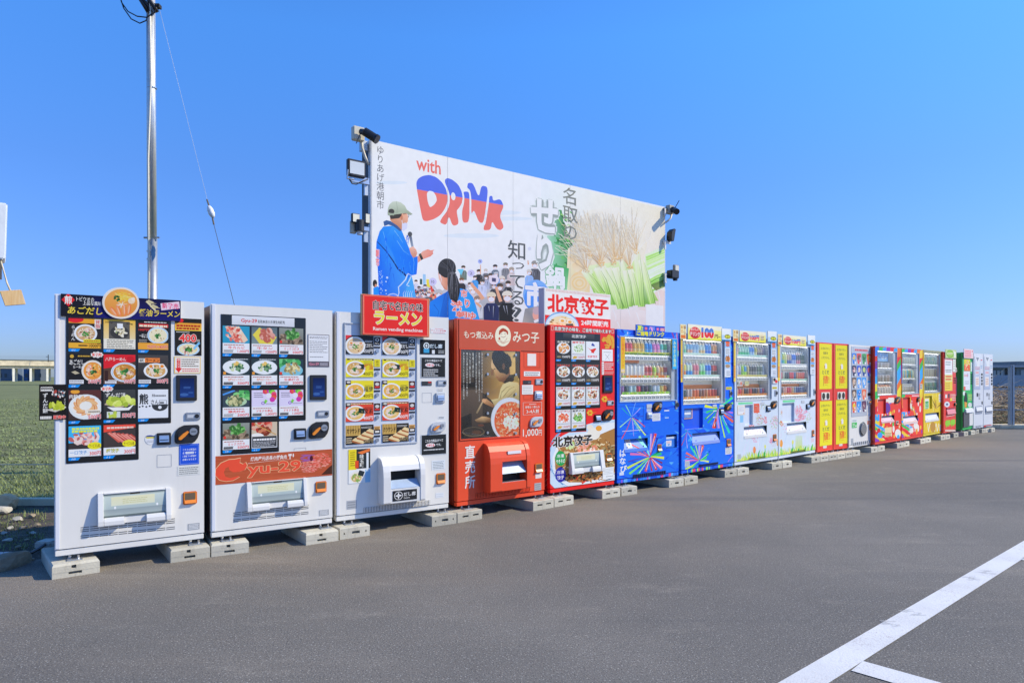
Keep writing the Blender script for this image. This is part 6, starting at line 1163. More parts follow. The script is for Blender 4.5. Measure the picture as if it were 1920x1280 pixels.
s3 = [('can', '#8a6a9a', '#8a6a9a'), ('can', '#4a5a5a', '#4a5a5a'), ('can', '#b8d0d8', '#c0c8d0'), ('can', '#a0b8b8', '#a0b0b0'), ('can', '#c84a5a', '#d86a6a'), ('can', '#4a4a5a', '#d8486a'), ('can', '#5a4a5a', '#b84a5a'), ('can', '#5a6a6a', '#6a8a4a'), ('can', '#dce4ec', '#dce4ec'), ('can', '#c8dcec', '#c8dcec'), ('can', '#e0c870', '#e8d890'), ('can', '#d8844a', '#e8b07a')]
for nm, (zf, zr, zt2), sp, tg in zip(('top', 'middle', 'bottom'), rows6, (s1, s2, s3), (['#a8c83a', '#c0d85a', '#8ab83a'], ['#f08a2c', '#a8d86a', '#f0a03a'], ['#8ac84a', '#a8d860', '#c8d84a'])):
    shelf(m, ua - .01, ub + .005, zf, zr, None, tg, 12, ztag=zf + .03); drinks(m, sh6, nm, ua, ub, zf + .002, zt2 - zf - .004, sp)
inner_light(m, win, .085)
MB().box(ua, ub, -.03, -.018, win[3] - .006, win[3] - .001).build('added_glow_strip', GLOW, m.root)  # another added glow strip along the window top
w2 = rows6[0]; P = m.pr(-.05); bk = (ua, rows6[1][2] + .0, (ua + ub) / 2 - .02, rows6[1][2] + .07); P.out = -.14; P.rectuv(bk, '#c8784a'); P.build('back_card', m.root, slab=bk)
board(m, 'back_card', (ua + .01, m.pt(VK, 530, 480)[1], ub, m.pt(VK, 530, 258)[1]), -.145, lambda P: P.rect(0, 0, 1, 1, '#c0c8cc'))
yf = MB(); fz0, fz1 = rows6[0][0] + .004, win[3] - .004
for q in ((ua - .012, ua - .004, fz0, fz1), (ub + .004, ub + .012, fz0, fz1), (ua - .012, ub + .012, fz1, fz1 + .008), (ua - .012, ub + .012, fz0 + .022, fz0 + .030)): yf.box(q[0], q[1], -.016, -.010, q[2], q[3])
yf.build('yellow_edging', paint('#e2dc3a'), m.root)
def hdr6(P):
    P.rect(0, 0, 1, 1, '#1458c8'); P.text('夏!', .04, .08, .24, .52, '#d8e04a', bold=.06, outline='#2a8a4a'); P.text('ご当地', .02, .54, .42, .98, '#e8e03a', bold=.09, outline='#2a7a3a', ow=.03); P.text('ドリンク', .46, .52, .98, .96, '#e8e03a', bold=.07, outline='#2a5a3a', ow=.03)
    for x, c in ((.34, '#d8344a'), (.75, '#d83a8a')): P.ell(x, .3, .05, .16, c, n=10); P.ell(x, .3, .02, .07, '#f0c8d0', n=8)
    P.stroke([(.5, .12), (.56, .5)], .05, '#e89ad0'); P.text('よく冷え', .44, .1, .64, .42, '#e8c8f0', bold=.03); P.rect(.84, .16, .99, .46, '#d84a5a'); P.greek(.85, .18, .98, .44, 2, '#f4dcdc', .7)
b = m.bx(VK, 340, 77, 746, 232); board(m, 'header_sign', b, .02, hdr6, .012)
b = (m.pt(VK, 132, 490)[0], m.pt(VK, 160, 742)[1], m.pt(VK, 191, 490)[0], m.pt(VK, 160, 238)[1]); board(m, 'side_sign', b, .012, lambda P: (P.rect(0, 0, 1, 1, '#f0b42c', '#f2d23a'), P.text('ご当地ドリンク', .2, .05, .8, .86, '#d8502c', vert=True, bold=.03), P.rect(.1, .9, .9, .98, '#e0c8b0')))
b = (m.pt(VK, 862, 470)[0], m.pt(VK, 892, 690)[1], m.pt(VK, 922, 470)[0], m.pt(VK, 892, 272)[1]); board(m, 'side_sign', b, .012, lambda P: (P.rect(0, 0, 1, 1, '#1a9ae0', '#2ab0ea'), P.text('みやぎの逸品', .2, .06, .8, .92, '#d8e88a', vert=True, bold=.03)))
MB().box(win[0] + .004, win[2] - .004, -.010, -.006, win[1] + .004, win[3] - .004).build('glass_pane', GLASS, m.root)
wf = MB(); w = .014
wf.box(win[0] - w, win[2] + w, 0, .008, win[3], win[3] + w).box(win[0] - w, win[2] + w, 0, .008, win[1] - w, win[1]).box(win[0] - w, win[0], 0, .008, win[1], win[3]).box(win[2], win[2] + w, 0, .008, win[1], win[3]); wf.build('window_frame', paint('#8fb0dc', .3), m.root, bevel=.003)
flap(m, flp, BLUEF, printf=lambda P: (art6(P), P.rect(215, 562, 282, 672, '#e8e8ec'), P.greek(225, 575, 270, 610, 2, '#d8606a'), P.poly([(232, 620), (270, 618), (252, 645)], '#3a9ac8')))
board(m, 'cup_door', (cup[0] + .004, cup[1] + .004, cup[2] - .004, cup[3] - .03), -.02, lambda P: (P.rect(0, 0, 1, 1, '#2a68c8', '#3a80d8'), P.rect(0, 0, 1, .2, '#c8d8f0'), P.rect(.1, .34, .62, .86, '#e6ecf4'), P.greek(.16, .4, .56, .6, 2, '#d8606a'), P.poly([(.2, .66), (.52, .66), (.36, .82)], '#2a8ac8')), .006)
b = m.bx(VL, 450, 117, 520, 165); m.plate('price_display', b, -.001, .006, GREYP); m.badge(m.bx(VL, 455, 168, 512, 212), '#c8d0dc', '#5a6470', 2, 'sticker'); m.bill_slot(m.bx(VL, 452, 216, 516, 302), frame=GREYP); m.coin_unit(m.bx(VL, 524, 88, 640, 215)); m.badge(m.bx(VL, 526, 232, 626, 328), '#dfe2e8', '#8a9098', 5, 'notice'); m.lock(m.bx(VL, 812, 72, 840, 180)); m.coin_return(m.bx(VL, 588, 622, 640, 710))
P = m.pr(.0018, VL); P.rect(676, 190, 738, 206, '#dfe6f0'); P.rect(684, 284, 732, 292, '#dfe6f0'); P.build('instruction_print', m.root)
m.grille((m.pt(VL, 280, 1020)[0], m.pt(VL, 485, 1025)[1], m.pt(VL, 696, 970)[0], m.pt(VL, 485, 980)[1]), 18, paint('#1a2a5a'))

# ---------------------------------------------------------------- 7: blue fireworks machine with the 100 yen sign
def drink_machine(bl, br, label, short, front, side, V, winq, Vw2, flapq, rails, rowspecs, tags, hatch=None, V2=None, zt=1.943, flapmat=None, tagn=12, lamp=.06, back='#e6eaee', glass=True, extra=()):
    f = Face(ground(*bl, ZB), ground(*br, ZB)); xm = (winq[0] + winq[2]) / 2
    win = (f.at(V[0] + winq[0] / V[2], 700)[0], f.at(V[0] + xm / V[2], Vw2[1] + winq[3] / Vw2[2])[1], f.at(V[0] + winq[2] / V[2], 700)[0], f.at(V[0] + xm / V[2], V[1] + winq[1] / V[2])[1])
    q = lambda VV, *a: Print(f, view=VV).box(*a); flp = q(V2, *flapq); holes = [(win, .16, paint(back, .5)), (flp, .07, BLACK)]
    if hatch: holes.append((q(V2, *hatch), .03, front))
    for e in extra: holes.append(e(q))
    m = Machine(bl, br, zt, label, front, side, holes=holes); m.win = win; m.flp = flp
    zV = lambda y: f.at(V[0] + xm / V[2], V[1] + y / V[2])[1]
    ua, ub = win[0] + .012, win[2] - lamp - .012
    for nm, (yt, yf_, yr), sp, tg in zip(('top', 'middle', 'bottom'), rails, rowspecs, tags):
        zf, zr, zt2 = zV(yf_), zV(yr), zV(yt)
        shelf(m, ua - .008, ub + .012, zf, zr, None, tg, tagn, ztag=zf + .028); drinks(m, short, nm, ua, ub, zf + .002, zt2 - zf - .004, sp)
    inner_light(m, win, lamp)
    MB().box(ua, ub, -.03, -.018, win[3] - .006, win[3] - .001).build('added_glow_strip', GLOW, m.root)  # glow strip added at the top to lighten the display
    if tags[2]: hz = zV(rails[2][0] - 40); P = m.pr(-.154); P.rectuv((ua, zV(rails[2][1]), ub, hz), '#e08a54', '#e8a070'); P.build('warm_back_panel', m.root, slab=(ua, zV(rails[2][1]), ub, hz))
    if glass: MB().box(win[0] + .003, win[2] - .003, -.010, -.006, win[1] + .003, win[3] - .003).build('glass_pane', GLASS, m.root)
    wf = MB(); w = .011
    wf.box(win[0] - w, win[2] + w, 0, .007, win[3], win[3] + w).box(win[0] - w, win[2] + w, 0, .007, win[1] - w, win[1]).box(win[0] - w, win[0], 0, .007, win[1], win[3]).box(win[2], win[2] + w, 0, .007, win[1], win[3]); wf.build('window_frame', GREYP, m.root, bevel=.0025)
    return m
def pets(*c, kind='pet'): return [(kind, a, b) for a, b in c]
W_ = '#e4eaee'
s71 = pets(('#c8d8a0', '#8ac8a8'), ('#c8d8a0', '#5ab888'), ('#8ab8d8', '#e8b89a'), ('#8ab8d8', '#e8b89a'), ('#a8d0f0', '#c8e4f8'), ('#a8d0f0', '#c8e4f8'), ('#c8d8d0', '#e8c88a'), ('#c8d8d0', '#e8c88a'), ('#4a98e8', '#3a78d8'), ('#7ab0e8', '#3a78d8'), ('#d8a05a', '#e87a4a'), ('#d8a05a', '#e87a4a'))
s72 = pets(('#d8c84a', '#e88a3a'), ('#d8c84a', '#e88a3a'), ('#c8dcc8', '#3aa0e8'), ('#c8dcc8', '#3aa0e8'), ('#d87a8a', '#e8a8a0'), ('#d87a8a', '#e8a8a0'), ('#a8d8c0', '#6ac86a'), ('#a8d8c0', '#6ac86a'), ('#2a88e8', '#a8d0f4'), ('#2a88e8', '#a8d0f4'), ('#c84a4a', '#5a4a3a'), ('#c84a4a', '#5a4a3a'))
s73 = pets(('#3a4a44', '#5a5a54'), ('#3a4a44', '#5a5a54'), ('#b8a8a0', '#8a6a5a'), ('#b8a8a0', '#8a6a5a'), ('#e07a4a', '#d8904a'), ('#e07a4a', '#d8904a'), ('#8a6a5a', '#a8745a'), ('#a8705a', '#c8845a'), ('#c88a5a', '#d8a06a'), ('#d86a4a', '#e0845a'), ('#b84a3a', '#c86a4a'), ('#b84a3a', '#c86a4a'), kind='can')
R7 = [(0, 170, 34, '#d8dc3a')]
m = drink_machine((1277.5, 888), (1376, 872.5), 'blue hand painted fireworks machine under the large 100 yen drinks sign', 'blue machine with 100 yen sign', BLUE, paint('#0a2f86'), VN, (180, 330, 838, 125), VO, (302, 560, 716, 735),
                  [(330, 560, 634), (650, 905, 968), (1075, 1255, 1302)], (s71, s72, s73), (['#c8e4d8', '#d0e8dc', '#bcdcd0'],) * 2 + (['#f0a050', '#f4b870', '#e88a3a'],), hatch=(180, 200, 462, 505), V2=VO)
full = (.003, m.z0 + .003, m.W - .003, m.zt - .003)
def art7(P):
    P.view(VO); burst(P, 690, 195, [(490, 165, 46, '#d0dc3a'), (512, 262, 34, '#3ab86a'), (495, 365, 30, '#1f9a5a'), (535, 420, 26, '#2fa06a'), (620, 500, 44, '#e0482c'), (655, 500, 20, '#8a2a3a'), (700, 500, 32, '#b88ad0'), (590, 500, 16, '#3a5ad0'), (862, 570, 34, '#2ac8a0'), (790, 640, 20, '#a8dc4a'), (830, 480, 26, '#1a9ab8'), (918, 405, 40, '#d85a4a'), (915, 345, 22, '#8a2a5a'), (912, 270, 26, '#b86ac8'), (905, 40, 34, '#3ad88a'), (915, 120, 30, '#8ad85a'), (820, 60, 26, '#1aa8a0')])
    burst(P, 225, 550, [(145, 430, 10, '#3ac8a8'), (190, 530, 8, '#2a8a6a'), (245, 380, 7, '#a8c8f4'), (305, 452, 9, '#9a6ac8'), (70, 672, 9, '#8ae08a'), (140, 760, 12, '#a83a4a'), (230, 800, 9, '#b89ae0'), (295, 680, 8, '#9ad8e8'), (290, 620, 9, '#b84a6a')])
    burst(P, 410, 985, [(278, 768, 26, '#2ac8a8'), (320, 800, 22, '#1a9a5a'), (210, 868, 30, '#e06a4a'), (200, 925, 18, '#b82a4a'), (195, 990, 26, '#e078b8'), (230, 1020, 18, '#8a3ab0'), (200, 1115, 30, '#c8e04a'), (290, 1110, 26, '#4ac86a'), (350, 740, 18, '#a8d84a'), (412, 750, 30, '#b898d8'), (462, 755, 36, '#e05a3c'), (480, 800, 14, '#3a5ad0'), (545, 880, 30, '#1fae6a'), (520, 940, 26, '#3ac86a'), (550, 1000, 30, '#c8dc4a')])
P = m.pr(.0012, VO, full, holes=[h[0] for h in m.holes]); blue_paint(P, m.W, m.z0, m.zt, 14); art7(P); P.stroke([(835, 1005), (910, 905)], 8, '#a86ad8'); P.stroke([(310, 760), (716, 712)], 5, '#dfe6f4'); P.stroke([(190, 520), (465, 494)], 5, '#8a98c8'); P.build('firework_painting', m.root)
P = m.pr(-.0025, clip=(0, ZB, m.W, m.z0 - .008)); r = random.Random(8)
for i in range(30): x = r.uniform(0, m.W); P.rectuv((x, ZB, x + r.uniform(.02, .08), m.z0), r.choice(['#2a7af0', '#1a5ad8', '#4ac88a', '#8ad85a', '#d84a6a', '#2a6ae0', '#1450c8', '#3a86f4']))
P.build('kick_plate_print', m.root)
flap(m, m.flp, paint('#8a9fe0', .3)); hb_ = m.holes[2][0]
b = m.bx(VO, 186, 200, 326, 360); board(m, 'notice', (b[0], b[1], b[2], b[3]), -.02, lambda P: (P.rect(0, 0, 1, 1, '#d8a878'), P.rect(.08, .07, .92, .93, '#2a62b0'), P.greek(.15, .12, .85, .3, 2, '#a8c8e8'), P.rect(.15, .38, .82, .62, '#dfe6ee'), P.greek(.15, .68, .85, .86, 2, '#b8d0e8')))
P = m.pr(.002, VO); P.rect(618, 232, 668, 246, '#dfe6f0'); P.rect(612, 330, 650, 342, '#dfe6f0'); P.build('instruction_print', m.root)
m.plate('price_display', m.bx(VO, 605, 145, 668, 182), -.001, .006, GREYP); m.plate('price_display', m.bx(VO, 710, 145, 768, 182), -.001, .006, GREYP); m.bill_slot(m.bx(VO, 708, 205, 768, 298)); m.coin_unit(m.bx(VO, 782, 125, 885, 240)); m.coin_return(m.bx(VO, 815, 660, 878, 775)); m.badge(m.bx(VO, 800, 785, 893, 888), '#dfe3ea', '#6a7078', 5, 'notice'); m.badge(m.bx(VO, 192, 988, 262, 1078), '#b8bec8', '#7a808a', 4)
m.grille((m.pt(VO, 400, 1035)[0], m.pt(VO, 540, 1056)[1], m.pt(VO, 690, 1035)[0], m.pt(VO, 540, 1026)[1]), 22, paint('#1a2a5a'))
def price_head(t1, t2, big):
    def f(P):
        P.rect(0, 0, 1, 1, '#f2ecb8', '#e0d83a'); P.poly([(0, 0), (1, 0), (1, .3), (.0, .22)], '#f6f2d8'); P.ell(.2, .55, .16, .40, '#d83a3a', n=22, col2='#b82a34'); P.text('おいしい', .08, .22, .32, .42, '#fae8e4', bold=.04); P.text(t1, .07, .48, .34, .78, '#fdf4f0', bold=.06)
        if big: P.text('100', .38, .14, .76, .88, '#d83430', bold=.13, outline='#f4f0f4', ow=.05, split=('#4a78c0', .55)); P.text('円~', .78, .56, .96, .84, '#5a3a3a', bold=.05)
        else: P.text(t2, .38, .34, .74, .86, '#d83430', bold=.1, outline='#f4f0f4', ow=.05, split=('#4a68b0', .62)); P.ell(.85, .46, .08, .26, '#e8dcb8', n=14); P.greek(.79, .35, .93, .8, 3, '#8a7a5a', .6)
    return f
def side_head(P): P.rect(0, 0, 1, 1, '#e8dca8'); P.text('本日', .08, .06, .46, .6, '#c88a2a', vert=True, bold=.04); P.text('特価', .54, .06, .94, .7, '#8a5a4a', vert=True, bold=.04); P.rect(.1, .72, .9, .95, '#d8702c')
def side_strip(P): P.rect(0, 0, 1, .55, '#e8d84a'); P.rect(0, .55, 1, 1, '#e8cc3a'); P.greek(.2, .02, .8, .55, 22, '#c87a3a', .6); P.greek(.15, .58, .85, .9, 8, '#d8402c', .7)
def corner_head(P): P.rect(0, 0, 1, 1, '#f2f6f8', '#dcecf4'); P.ell(.62, .68, .34, .2, '#6a6a2a', n=12); P.text('得得', .36, .54, .9, .84, '#c8c83a', bold=.06); P.rect(.02, .55, .24, .9, '#a8c8e4'); P.rect(0, .94, 1, 1, '#3aa8e8')
def side_poster(P):
    P.rect(0, 0, 1, 1, '#7ab8ec', '#c8d8ec'); P.ell(.5, .06, .38, .04, '#e86a3a'); P.ell(.5, .13, .34, .04, '#c86a5a'); P.rect(.1, .2, .9, .4, '#e6ecf2'); P.greek(.18, .22, .82, .38, 3, '#5a6a7a'); P.ell(.5, .5, .42, .075, '#b8703a', n=16); bits(P, .5, .5, .3, .05, ['#d8904a', '#8a4a2a', '#e8b070'], 14, 2, .06, .1); P.rect(.05, .6, .95, .64, '#4aa0e8'); P.ell(.5, .7, .4, .05, '#a88a6a'); P.rect(.02, .78, .98, .99, '#dde4ee'); P.greek(.3, .82, .9, .96, 3, '#6a7488')
def drink_signs(m, V, head, left, strip, right, poster, fn):
    fo = .02; g = lambda x0, y0, x1, y1: (m.face.at(V[0] + x0 / V[2], 620, fo)[0], m.face.at(V[0] + (x0 + x1) / 2 / V[2], V[1] + y1 / V[2], fo)[1], m.face.at(V[0] + x1 / V[2], 620, fo)[0], m.face.at(V[0] + (x0 + x1) / 2 / V[2], V[1] + y0 / V[2], fo)[1])
    board(m, 'header_sign', g(*head), fo, fn, .012); board(m, 'side_header', g(*left), fo + .003, side_head, .008); board(m, 'side_sign', g(*strip), .012, side_strip, .008)
    board(m, 'corner_header', g(*right), fo + .004, corner_head, .01); board(m, 'side_poster', g(*poster), .010, side_poster, .006)
drink_signs(m, VN, (255, 85, 796, 318), (130, 68, 225, 303), (150, 304, 178, 992), (792, 138, 940, 322), (853, 325, 948, 912), price_head('ドリンク', '', True))
m.badge(m.bx(VN, 860, 1066, 955, 1110), '#d8cc4a', '#8a7a2a', 1, 'sticker'); m.lock(m.bx(VN, 915, 1115, 945, 1230))

# ---------------------------------------------------------------- 8, 9: pale machines painted with a flower meadow
PALE = paint('#d6e0ef')
def meadow(P, m, V, x0, x1, yg0, yb, seed, tul, sprays):
    r = random.Random(seed); P.rectuv((0, m.z0, m.W, m.zt), '#d6e0ee', '#d2e0ee')
    for i in range(120): u, z = r.uniform(0, m.W), r.uniform(m.z0, m.zt); l = r.uniform(.05, .25); a = r.uniform(.9, 1.7); w = r.uniform(.003, .012); c = alb(r.choice(['#c4d8f2', '#e4eaf4', '#d0dcf0', '#dcd8ee', '#cbe2f2', '#e8ecf4'])); P.raw([(u - w, z), (u + w, z), (u + w + l * math.cos(a), z + l * math.sin(a)), (u - w + l * math.cos(a), z + l * math.sin(a))], c)
    P.view(V)
    for cx_, cy_, rx, ry, pal, n in sprays:
        for i in range(n):
            a = r.uniform(0, 6.28); q = math.sqrt(r.random()); x, y = cx_ + rx * q * math.cos(a), cy_ + ry * q * math.sin(a); b = r.uniform(0, 6.28); l = r.uniform(8, 26); P.stroke([(x, y), (x + l * math.cos(b), y + l * math.sin(b))], r.uniform(4, 9), r.choice(pal), 3)
    sl = lambda x: (x - x0) / (x1 - x0) * (yb[1] - yb[0]) + yb[0]
    for i in range(300): x = r.uniform(x0 - 10, x1 + 10); h = r.uniform(.25, 1) ** 1.5 * yg0; y = sl(x); P.stroke([(x, y + 10), (x + r.uniform(-10, 10), y - h * .5), (x + r.uniform(-24, 24), y - h)], r.uniform(9, 19), r.choice(['#b8d84a', '#a8d03a', '#c8dc5a', '#d8dc6a', '#8ac84a', '#e0d858']), 2)
    for x, y, h, c in tul:
        if c == 'leaf': P.stroke([(x, sl(x)), (x + 12, y + h * .5), (x + 30, y)], 34, '#3aa84a', 4); continue
        P.stroke([(x, y), (x, sl(x))], 9, '#6ac04a'); P.ell(x, y, h * .42, h, c, n=12); P.ell(x - h * .15, y - h * .2, h * .12, h * .7, '#f4b88a' if c[1] > 'd' else '#e8dc8a', n=8)
    P.poly([(x0 - 20, sl(x0 - 20) - 16), (x1 + 20, sl(x1 + 20) - 16), (x1 + 20, sl(x1) + 80), (x0 - 20, sl(x0) + 80)], '#c0d858')
RE = ['#d8343a', '#e05a4a', '#e8808a', '#c82a4a']; PK = ['#e87aa0', '#e09ab8', '#d85a8a', '#f0b8c8']; OR = ['#e8603a', '#d8482c', '#f0905a', '#a8b85a']; GR = ['#8ab87a', '#a8c88a', '#c8b06a', '#7a9a6a']
def lamp8(*cols): return pets(*cols)
s81 = pets(('#d8a8a0', '#e0c0a8'), ('#c8a0a0', '#d8b8a0'), ('#b8d8c8', '#4ab878'), ('#b8d8c8', '#4ab878'), ('#a8d0c0', '#5ab888'), ('#a8d0c0', '#5ab888'), ('#5a90d8', '#a8c8e8'), ('#5a90d8', '#a8c8e8'), ('#c8b84a', '#d8d08a'), ('#a89a8a', '#6a5a6a'), ('#a89a8a', '#6a5a6a'), ('#9a8a9a', '#6a5a6a'))
s82 = pets(('#d86a7a', '#d8dce0'), ('#e0e4e8', '#c8ccd8'), ('#a8b0c0', '#8a90a8'), ('#a8d03a', '#8ac83a'), ('#4a98d8', '#a8d84a'), ('#c8b87a', '#a8a05a'), ('#5a5a5a', '#8a8a8a'), ('#5a5a5a', '#8a8a8a'), ('#6a6a6a', '#9a9a9a'), ('#6a7a6a', '#8a9a8a'), ('#5a6a5a', '#7a8a7a'), ('#a8b0b0', '#d0d4d8'))
s83 = pets(('#d8b8a0', '#c8705a'), ('#d8a890', '#c8705a'), ('#d84a4e', '#c83a4a'), ('#e0905a', '#e8a86a'), ('#4a4a4a', '#5a5a5a'), ('#8a6a5a', '#a8785a'), ('#c8504a', '#a83a3a'), ('#4a4448', '#5a5458'), ('#4a4a54', '#5a5a64'), ('#a87a5a', '#c8945a'), ('#5a6a9a', '#6a5a6a'), ('#b84a5a', '#a83a4a'), kind='can')
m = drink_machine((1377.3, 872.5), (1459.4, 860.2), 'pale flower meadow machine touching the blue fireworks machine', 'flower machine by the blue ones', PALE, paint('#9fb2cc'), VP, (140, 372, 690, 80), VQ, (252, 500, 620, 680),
                  [(380, 585, 660), (680, 905, 968), (1065, 1205, 1275)], (s81, s82, s83), (['#b8e0d8', '#c8e4dc', '#a8d8d0'], ['#d8cc7a', '#e0d890', '#d0c47a'], ['#f0a050', '#f4b870', '#e88a3a']), hatch=(266, 160, 396, 480), V2=VQ, flapmat=WHITEP)
SP8 = [(340, 370, 70, 50, PK, 60), (460, 220, 45, 80, OR, 130), (500, 400, 60, 80, RE + GR, 80), (595, 400, 26, 60, RE, 50), (740, 440, 70, 110, GR + PK, 120), (370, 490, 40, 20, RE, 30), (690, 730, 26, 40, PK, 40), (430, 700, 50, 60, PK, 40), (570, 190, 50, 50, GR, 20)]
P = m.pr(.0012, VQ, (.003, m.z0 + .003, m.W - .003, m.zt - .003), holes=[h[0] for h in m.holes]); meadow(P, m, VQ, 150, 800, 150, (1090, 985), 5, [(420, 880, 56, '#f08a3a'), (592, 825, 30, '#d8dc3a'), (480, 880, 90, 'leaf'), (570, 890, 60, 'leaf'), (800, 760, 60, '#f0a03a')], SP8); P.rect(410, 140, 500, 285, '#ec5a3a'); P.k -= 1
P.text('おすすめ', 418, 150, 490, 275, '#f8e0d0', vert=False, bold=.04); P.rect(162, 120, 395, 152, '#5ac86a', '#8ad8c0'); P.rect(190, 330, 245, 440, '#8ac4ea'); P.build('flower_painting', m.root)
board(m, 'paper_notice', m.bx(VQ, 150, 170, 268, 316), .004, lambda P: (P.rect(0, 0, 1, 1, '#e8c888'), P.rect(.05, .05, .95, .95, '#eceef2'), P.greek(.12, .14, .88, .7, 4, '#a8a8b4', .35), P.ell(.82, .86, .06, .06, '#d85a4a')), .001)
def fl8(P): P.view(VQ); r = random.Random(4); [P.stroke([(x, y), (x + r.uniform(-14, 14), y + r.uniform(-14, 14))], 4, r.choice(PK + RE), 1.5) for x, y in [(r.uniform(300, 540), r.uniform(500, 690)) for _ in range(70)]]
flap(m, m.flp, WHITEP, printf=fl8); m.plate('price_display', m.bx(VQ, 520, 120, 582, 162), -.001, .005, GREYP); m.bill_slot(m.bx(VQ, 606, 170, 672, 266)); m.coin_unit(m.bx(VQ, 674, 98, 776, 220)); m.coin_return(m.bx(VQ, 716, 628, 771, 742)); m.badge(m.bx(VQ, 150, 945, 208, 1030), '#b8c0c8', '#8a929a', 4); m.badge(m.bx(VQ, 700, 755, 775, 830), '#e0e6f0', '#b0b8c8', 3, 'sticker'); m.lock(m.bx(VP, 745, 1115, 776, 1215)); m.badge(m.bx(VP, 706, 1066, 782, 1100), '#d8cc4a', '#8a7a2a', 1, 'sticker')
m.grille((m.pt(VQ, 330, 1000)[0], m.pt(VQ, 460, 1012)[1], m.pt(VQ, 600, 1000)[0], m.pt(VQ, 460, 992)[1]), 12, paint('#8aa03a'))
drink_signs(m, VP, (187, 178, 606, 352), (80, 155, 165, 345), (102, 346, 132, 985), (632, 180, 775, 348), (698, 350, 786, 905), price_head('ドリンク', '100円', False))
board(m, 'sticker', m.bx(VP, 704, 918, 784, 1012), .012, lambda P: (P.rect(0, 0, 1, 1, '#d8d4d4'), P.text('得', .08, .08, .6, .7, '#2a2626', bold=.08), P.ell(.7, .66, .26, .28, '#d83a3a', n=12)))
board(m, 'sticker', (m.win[0] + .01, m.pt(VP, 200, 1055)[1], m.win[0] + .18, m.pt(VP, 200, 975)[1]), -.018, lambda P: (P.rect(0, 0, 1, 1, '#e0dcd8'), P.text('特価', .06, .1, .55, .9, '#2a2626', bold=.06), P.ell(.78, .5, .18, .4, '#e08a7a', n=12)))
board(m, 'sticker', (m.win[0] + .24, m.pt(VP, 345, 1048)[1], m.win[0] + .345, m.pt(VP, 345, 978)[1]), -.018, lambda P: (P.rect(0, 0, 1, 1, '#d8d0a0'), P.stroke([(.2, .7), (.5, .3), (.8, .6)], .1, '#5aa88a')))
s91 = pets(('#3a80d0', '#2a98e0'), ('#8ac0e0', '#2a98e0'), ('#c8c84a', '#4ab89a'), ('#d8dca0', '#c8d04a'), ('#c8a88a', '#3a5aa8'), ('#b8a89a', '#3a5aa8'), ('#2a68c8', '#a8b8d8'), ('#3a78d8', '#a8b8d8'), ('#5a5a6a', '#c87a8a'), ('#5a5a6a', '#c87a8a'), ('#2a4a3a', '#3a5a4a'), ('#2a4a3a', '#3a5a4a'))
s92 = pets(('#c84a5a', '#a83a4a'), ('#c85a5a', '#a83a4a'), ('#b8c0b0', '#a8b84a'), ('#4a5a6a', '#5a6a7a'), ('#4a5a6a', '#3a8a8a'), ('#d84a5a', '#c83a4a'), ('#d84a5a', '#c83a4a'), ('#4a6a9a', '#5a5a5a'), ('#c87a5a', '#d84a4a'), ('#d86a5a', '#d84a4a'), ('#c85a4a', '#c84a4a'), ('#d85a5a', '#c84a4a'), kind='can')
s93 = pets(('#4a4a3a', '#5a5a4a'), ('#3a3a3a', '#4a4a4a'), ('#c89a8a', '#b86a5a'), ('#d8a89a', '#b86a5a'), ('#c84a5a', '#b83a4a'), ('#d86a6a', '#b83a4a'), ('#c8a87a', '#b8946a'), ('#8a9aa8', '#6a7a8a'), ('#4a5a8a', '#3a4a7a'), ('#4a5a8a', '#3a4a7a'), ('#6a7a9a', '#5a6a8a'), ('#4a5a7a', '#3a4a6a'), kind='can')
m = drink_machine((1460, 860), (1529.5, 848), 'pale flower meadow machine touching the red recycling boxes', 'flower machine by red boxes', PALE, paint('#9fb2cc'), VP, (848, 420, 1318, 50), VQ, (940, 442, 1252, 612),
                  [(490, 725, 788), (800, 965, 1018), (1040, 1190, 1252)], (s91, s92, s93), (['#dcdfe4', '#e4e6ea', '#d0d4da'], ['#b8e0d0', '#c8e4d8', '#a8d8c8'], ['#f0a050', '#f4b870', '#e88a3a']), hatch=(868, 130, 1060, 438), V2=VQ)
SP9 = [(885, 280, 40, 60, OR, 70), (920, 370, 26, 50, OR + RE, 60), (855, 460, 30, 50, OR, 60), (1130, 260, 60, 90, RE + PK, 120), (1180, 350, 60, 50, RE + PK, 90), (1240, 270, 26, 30, PK, 30), (1290, 360, 40, 80, GR, 30), (1110, 400, 60, 30, PK, 40), (930, 540, 60, 60, PK, 30)]
P = m.pr(.0012, VQ, (.003, m.z0 + .003, m.W - .003, m.zt - .003), holes=[h[0] for h in m.holes]); meadow(P, m, VQ, 815, 1405, 130, (985, 895), 9, [(850, 775, 60, '#f0a03a'), (1035, 755, 34, '#d8d83a'), (1010, 840, 50, 'leaf'), (1120, 830, 40, 'leaf'), (1225, 820, 40, 'leaf'), (1330, 790, 60, 'leaf')], SP9); P.rect(875, 84, 1068, 122, '#5ac86a', '#8ad8c0')
for x in range(1080, 1180, 9): P.stroke([(x, 860), (x + 4, 650)], 6, ['#c8dc5a', '#e0d07a', '#a8d86a'][x % 3], 2)
P.build('flower_painting', m.root)
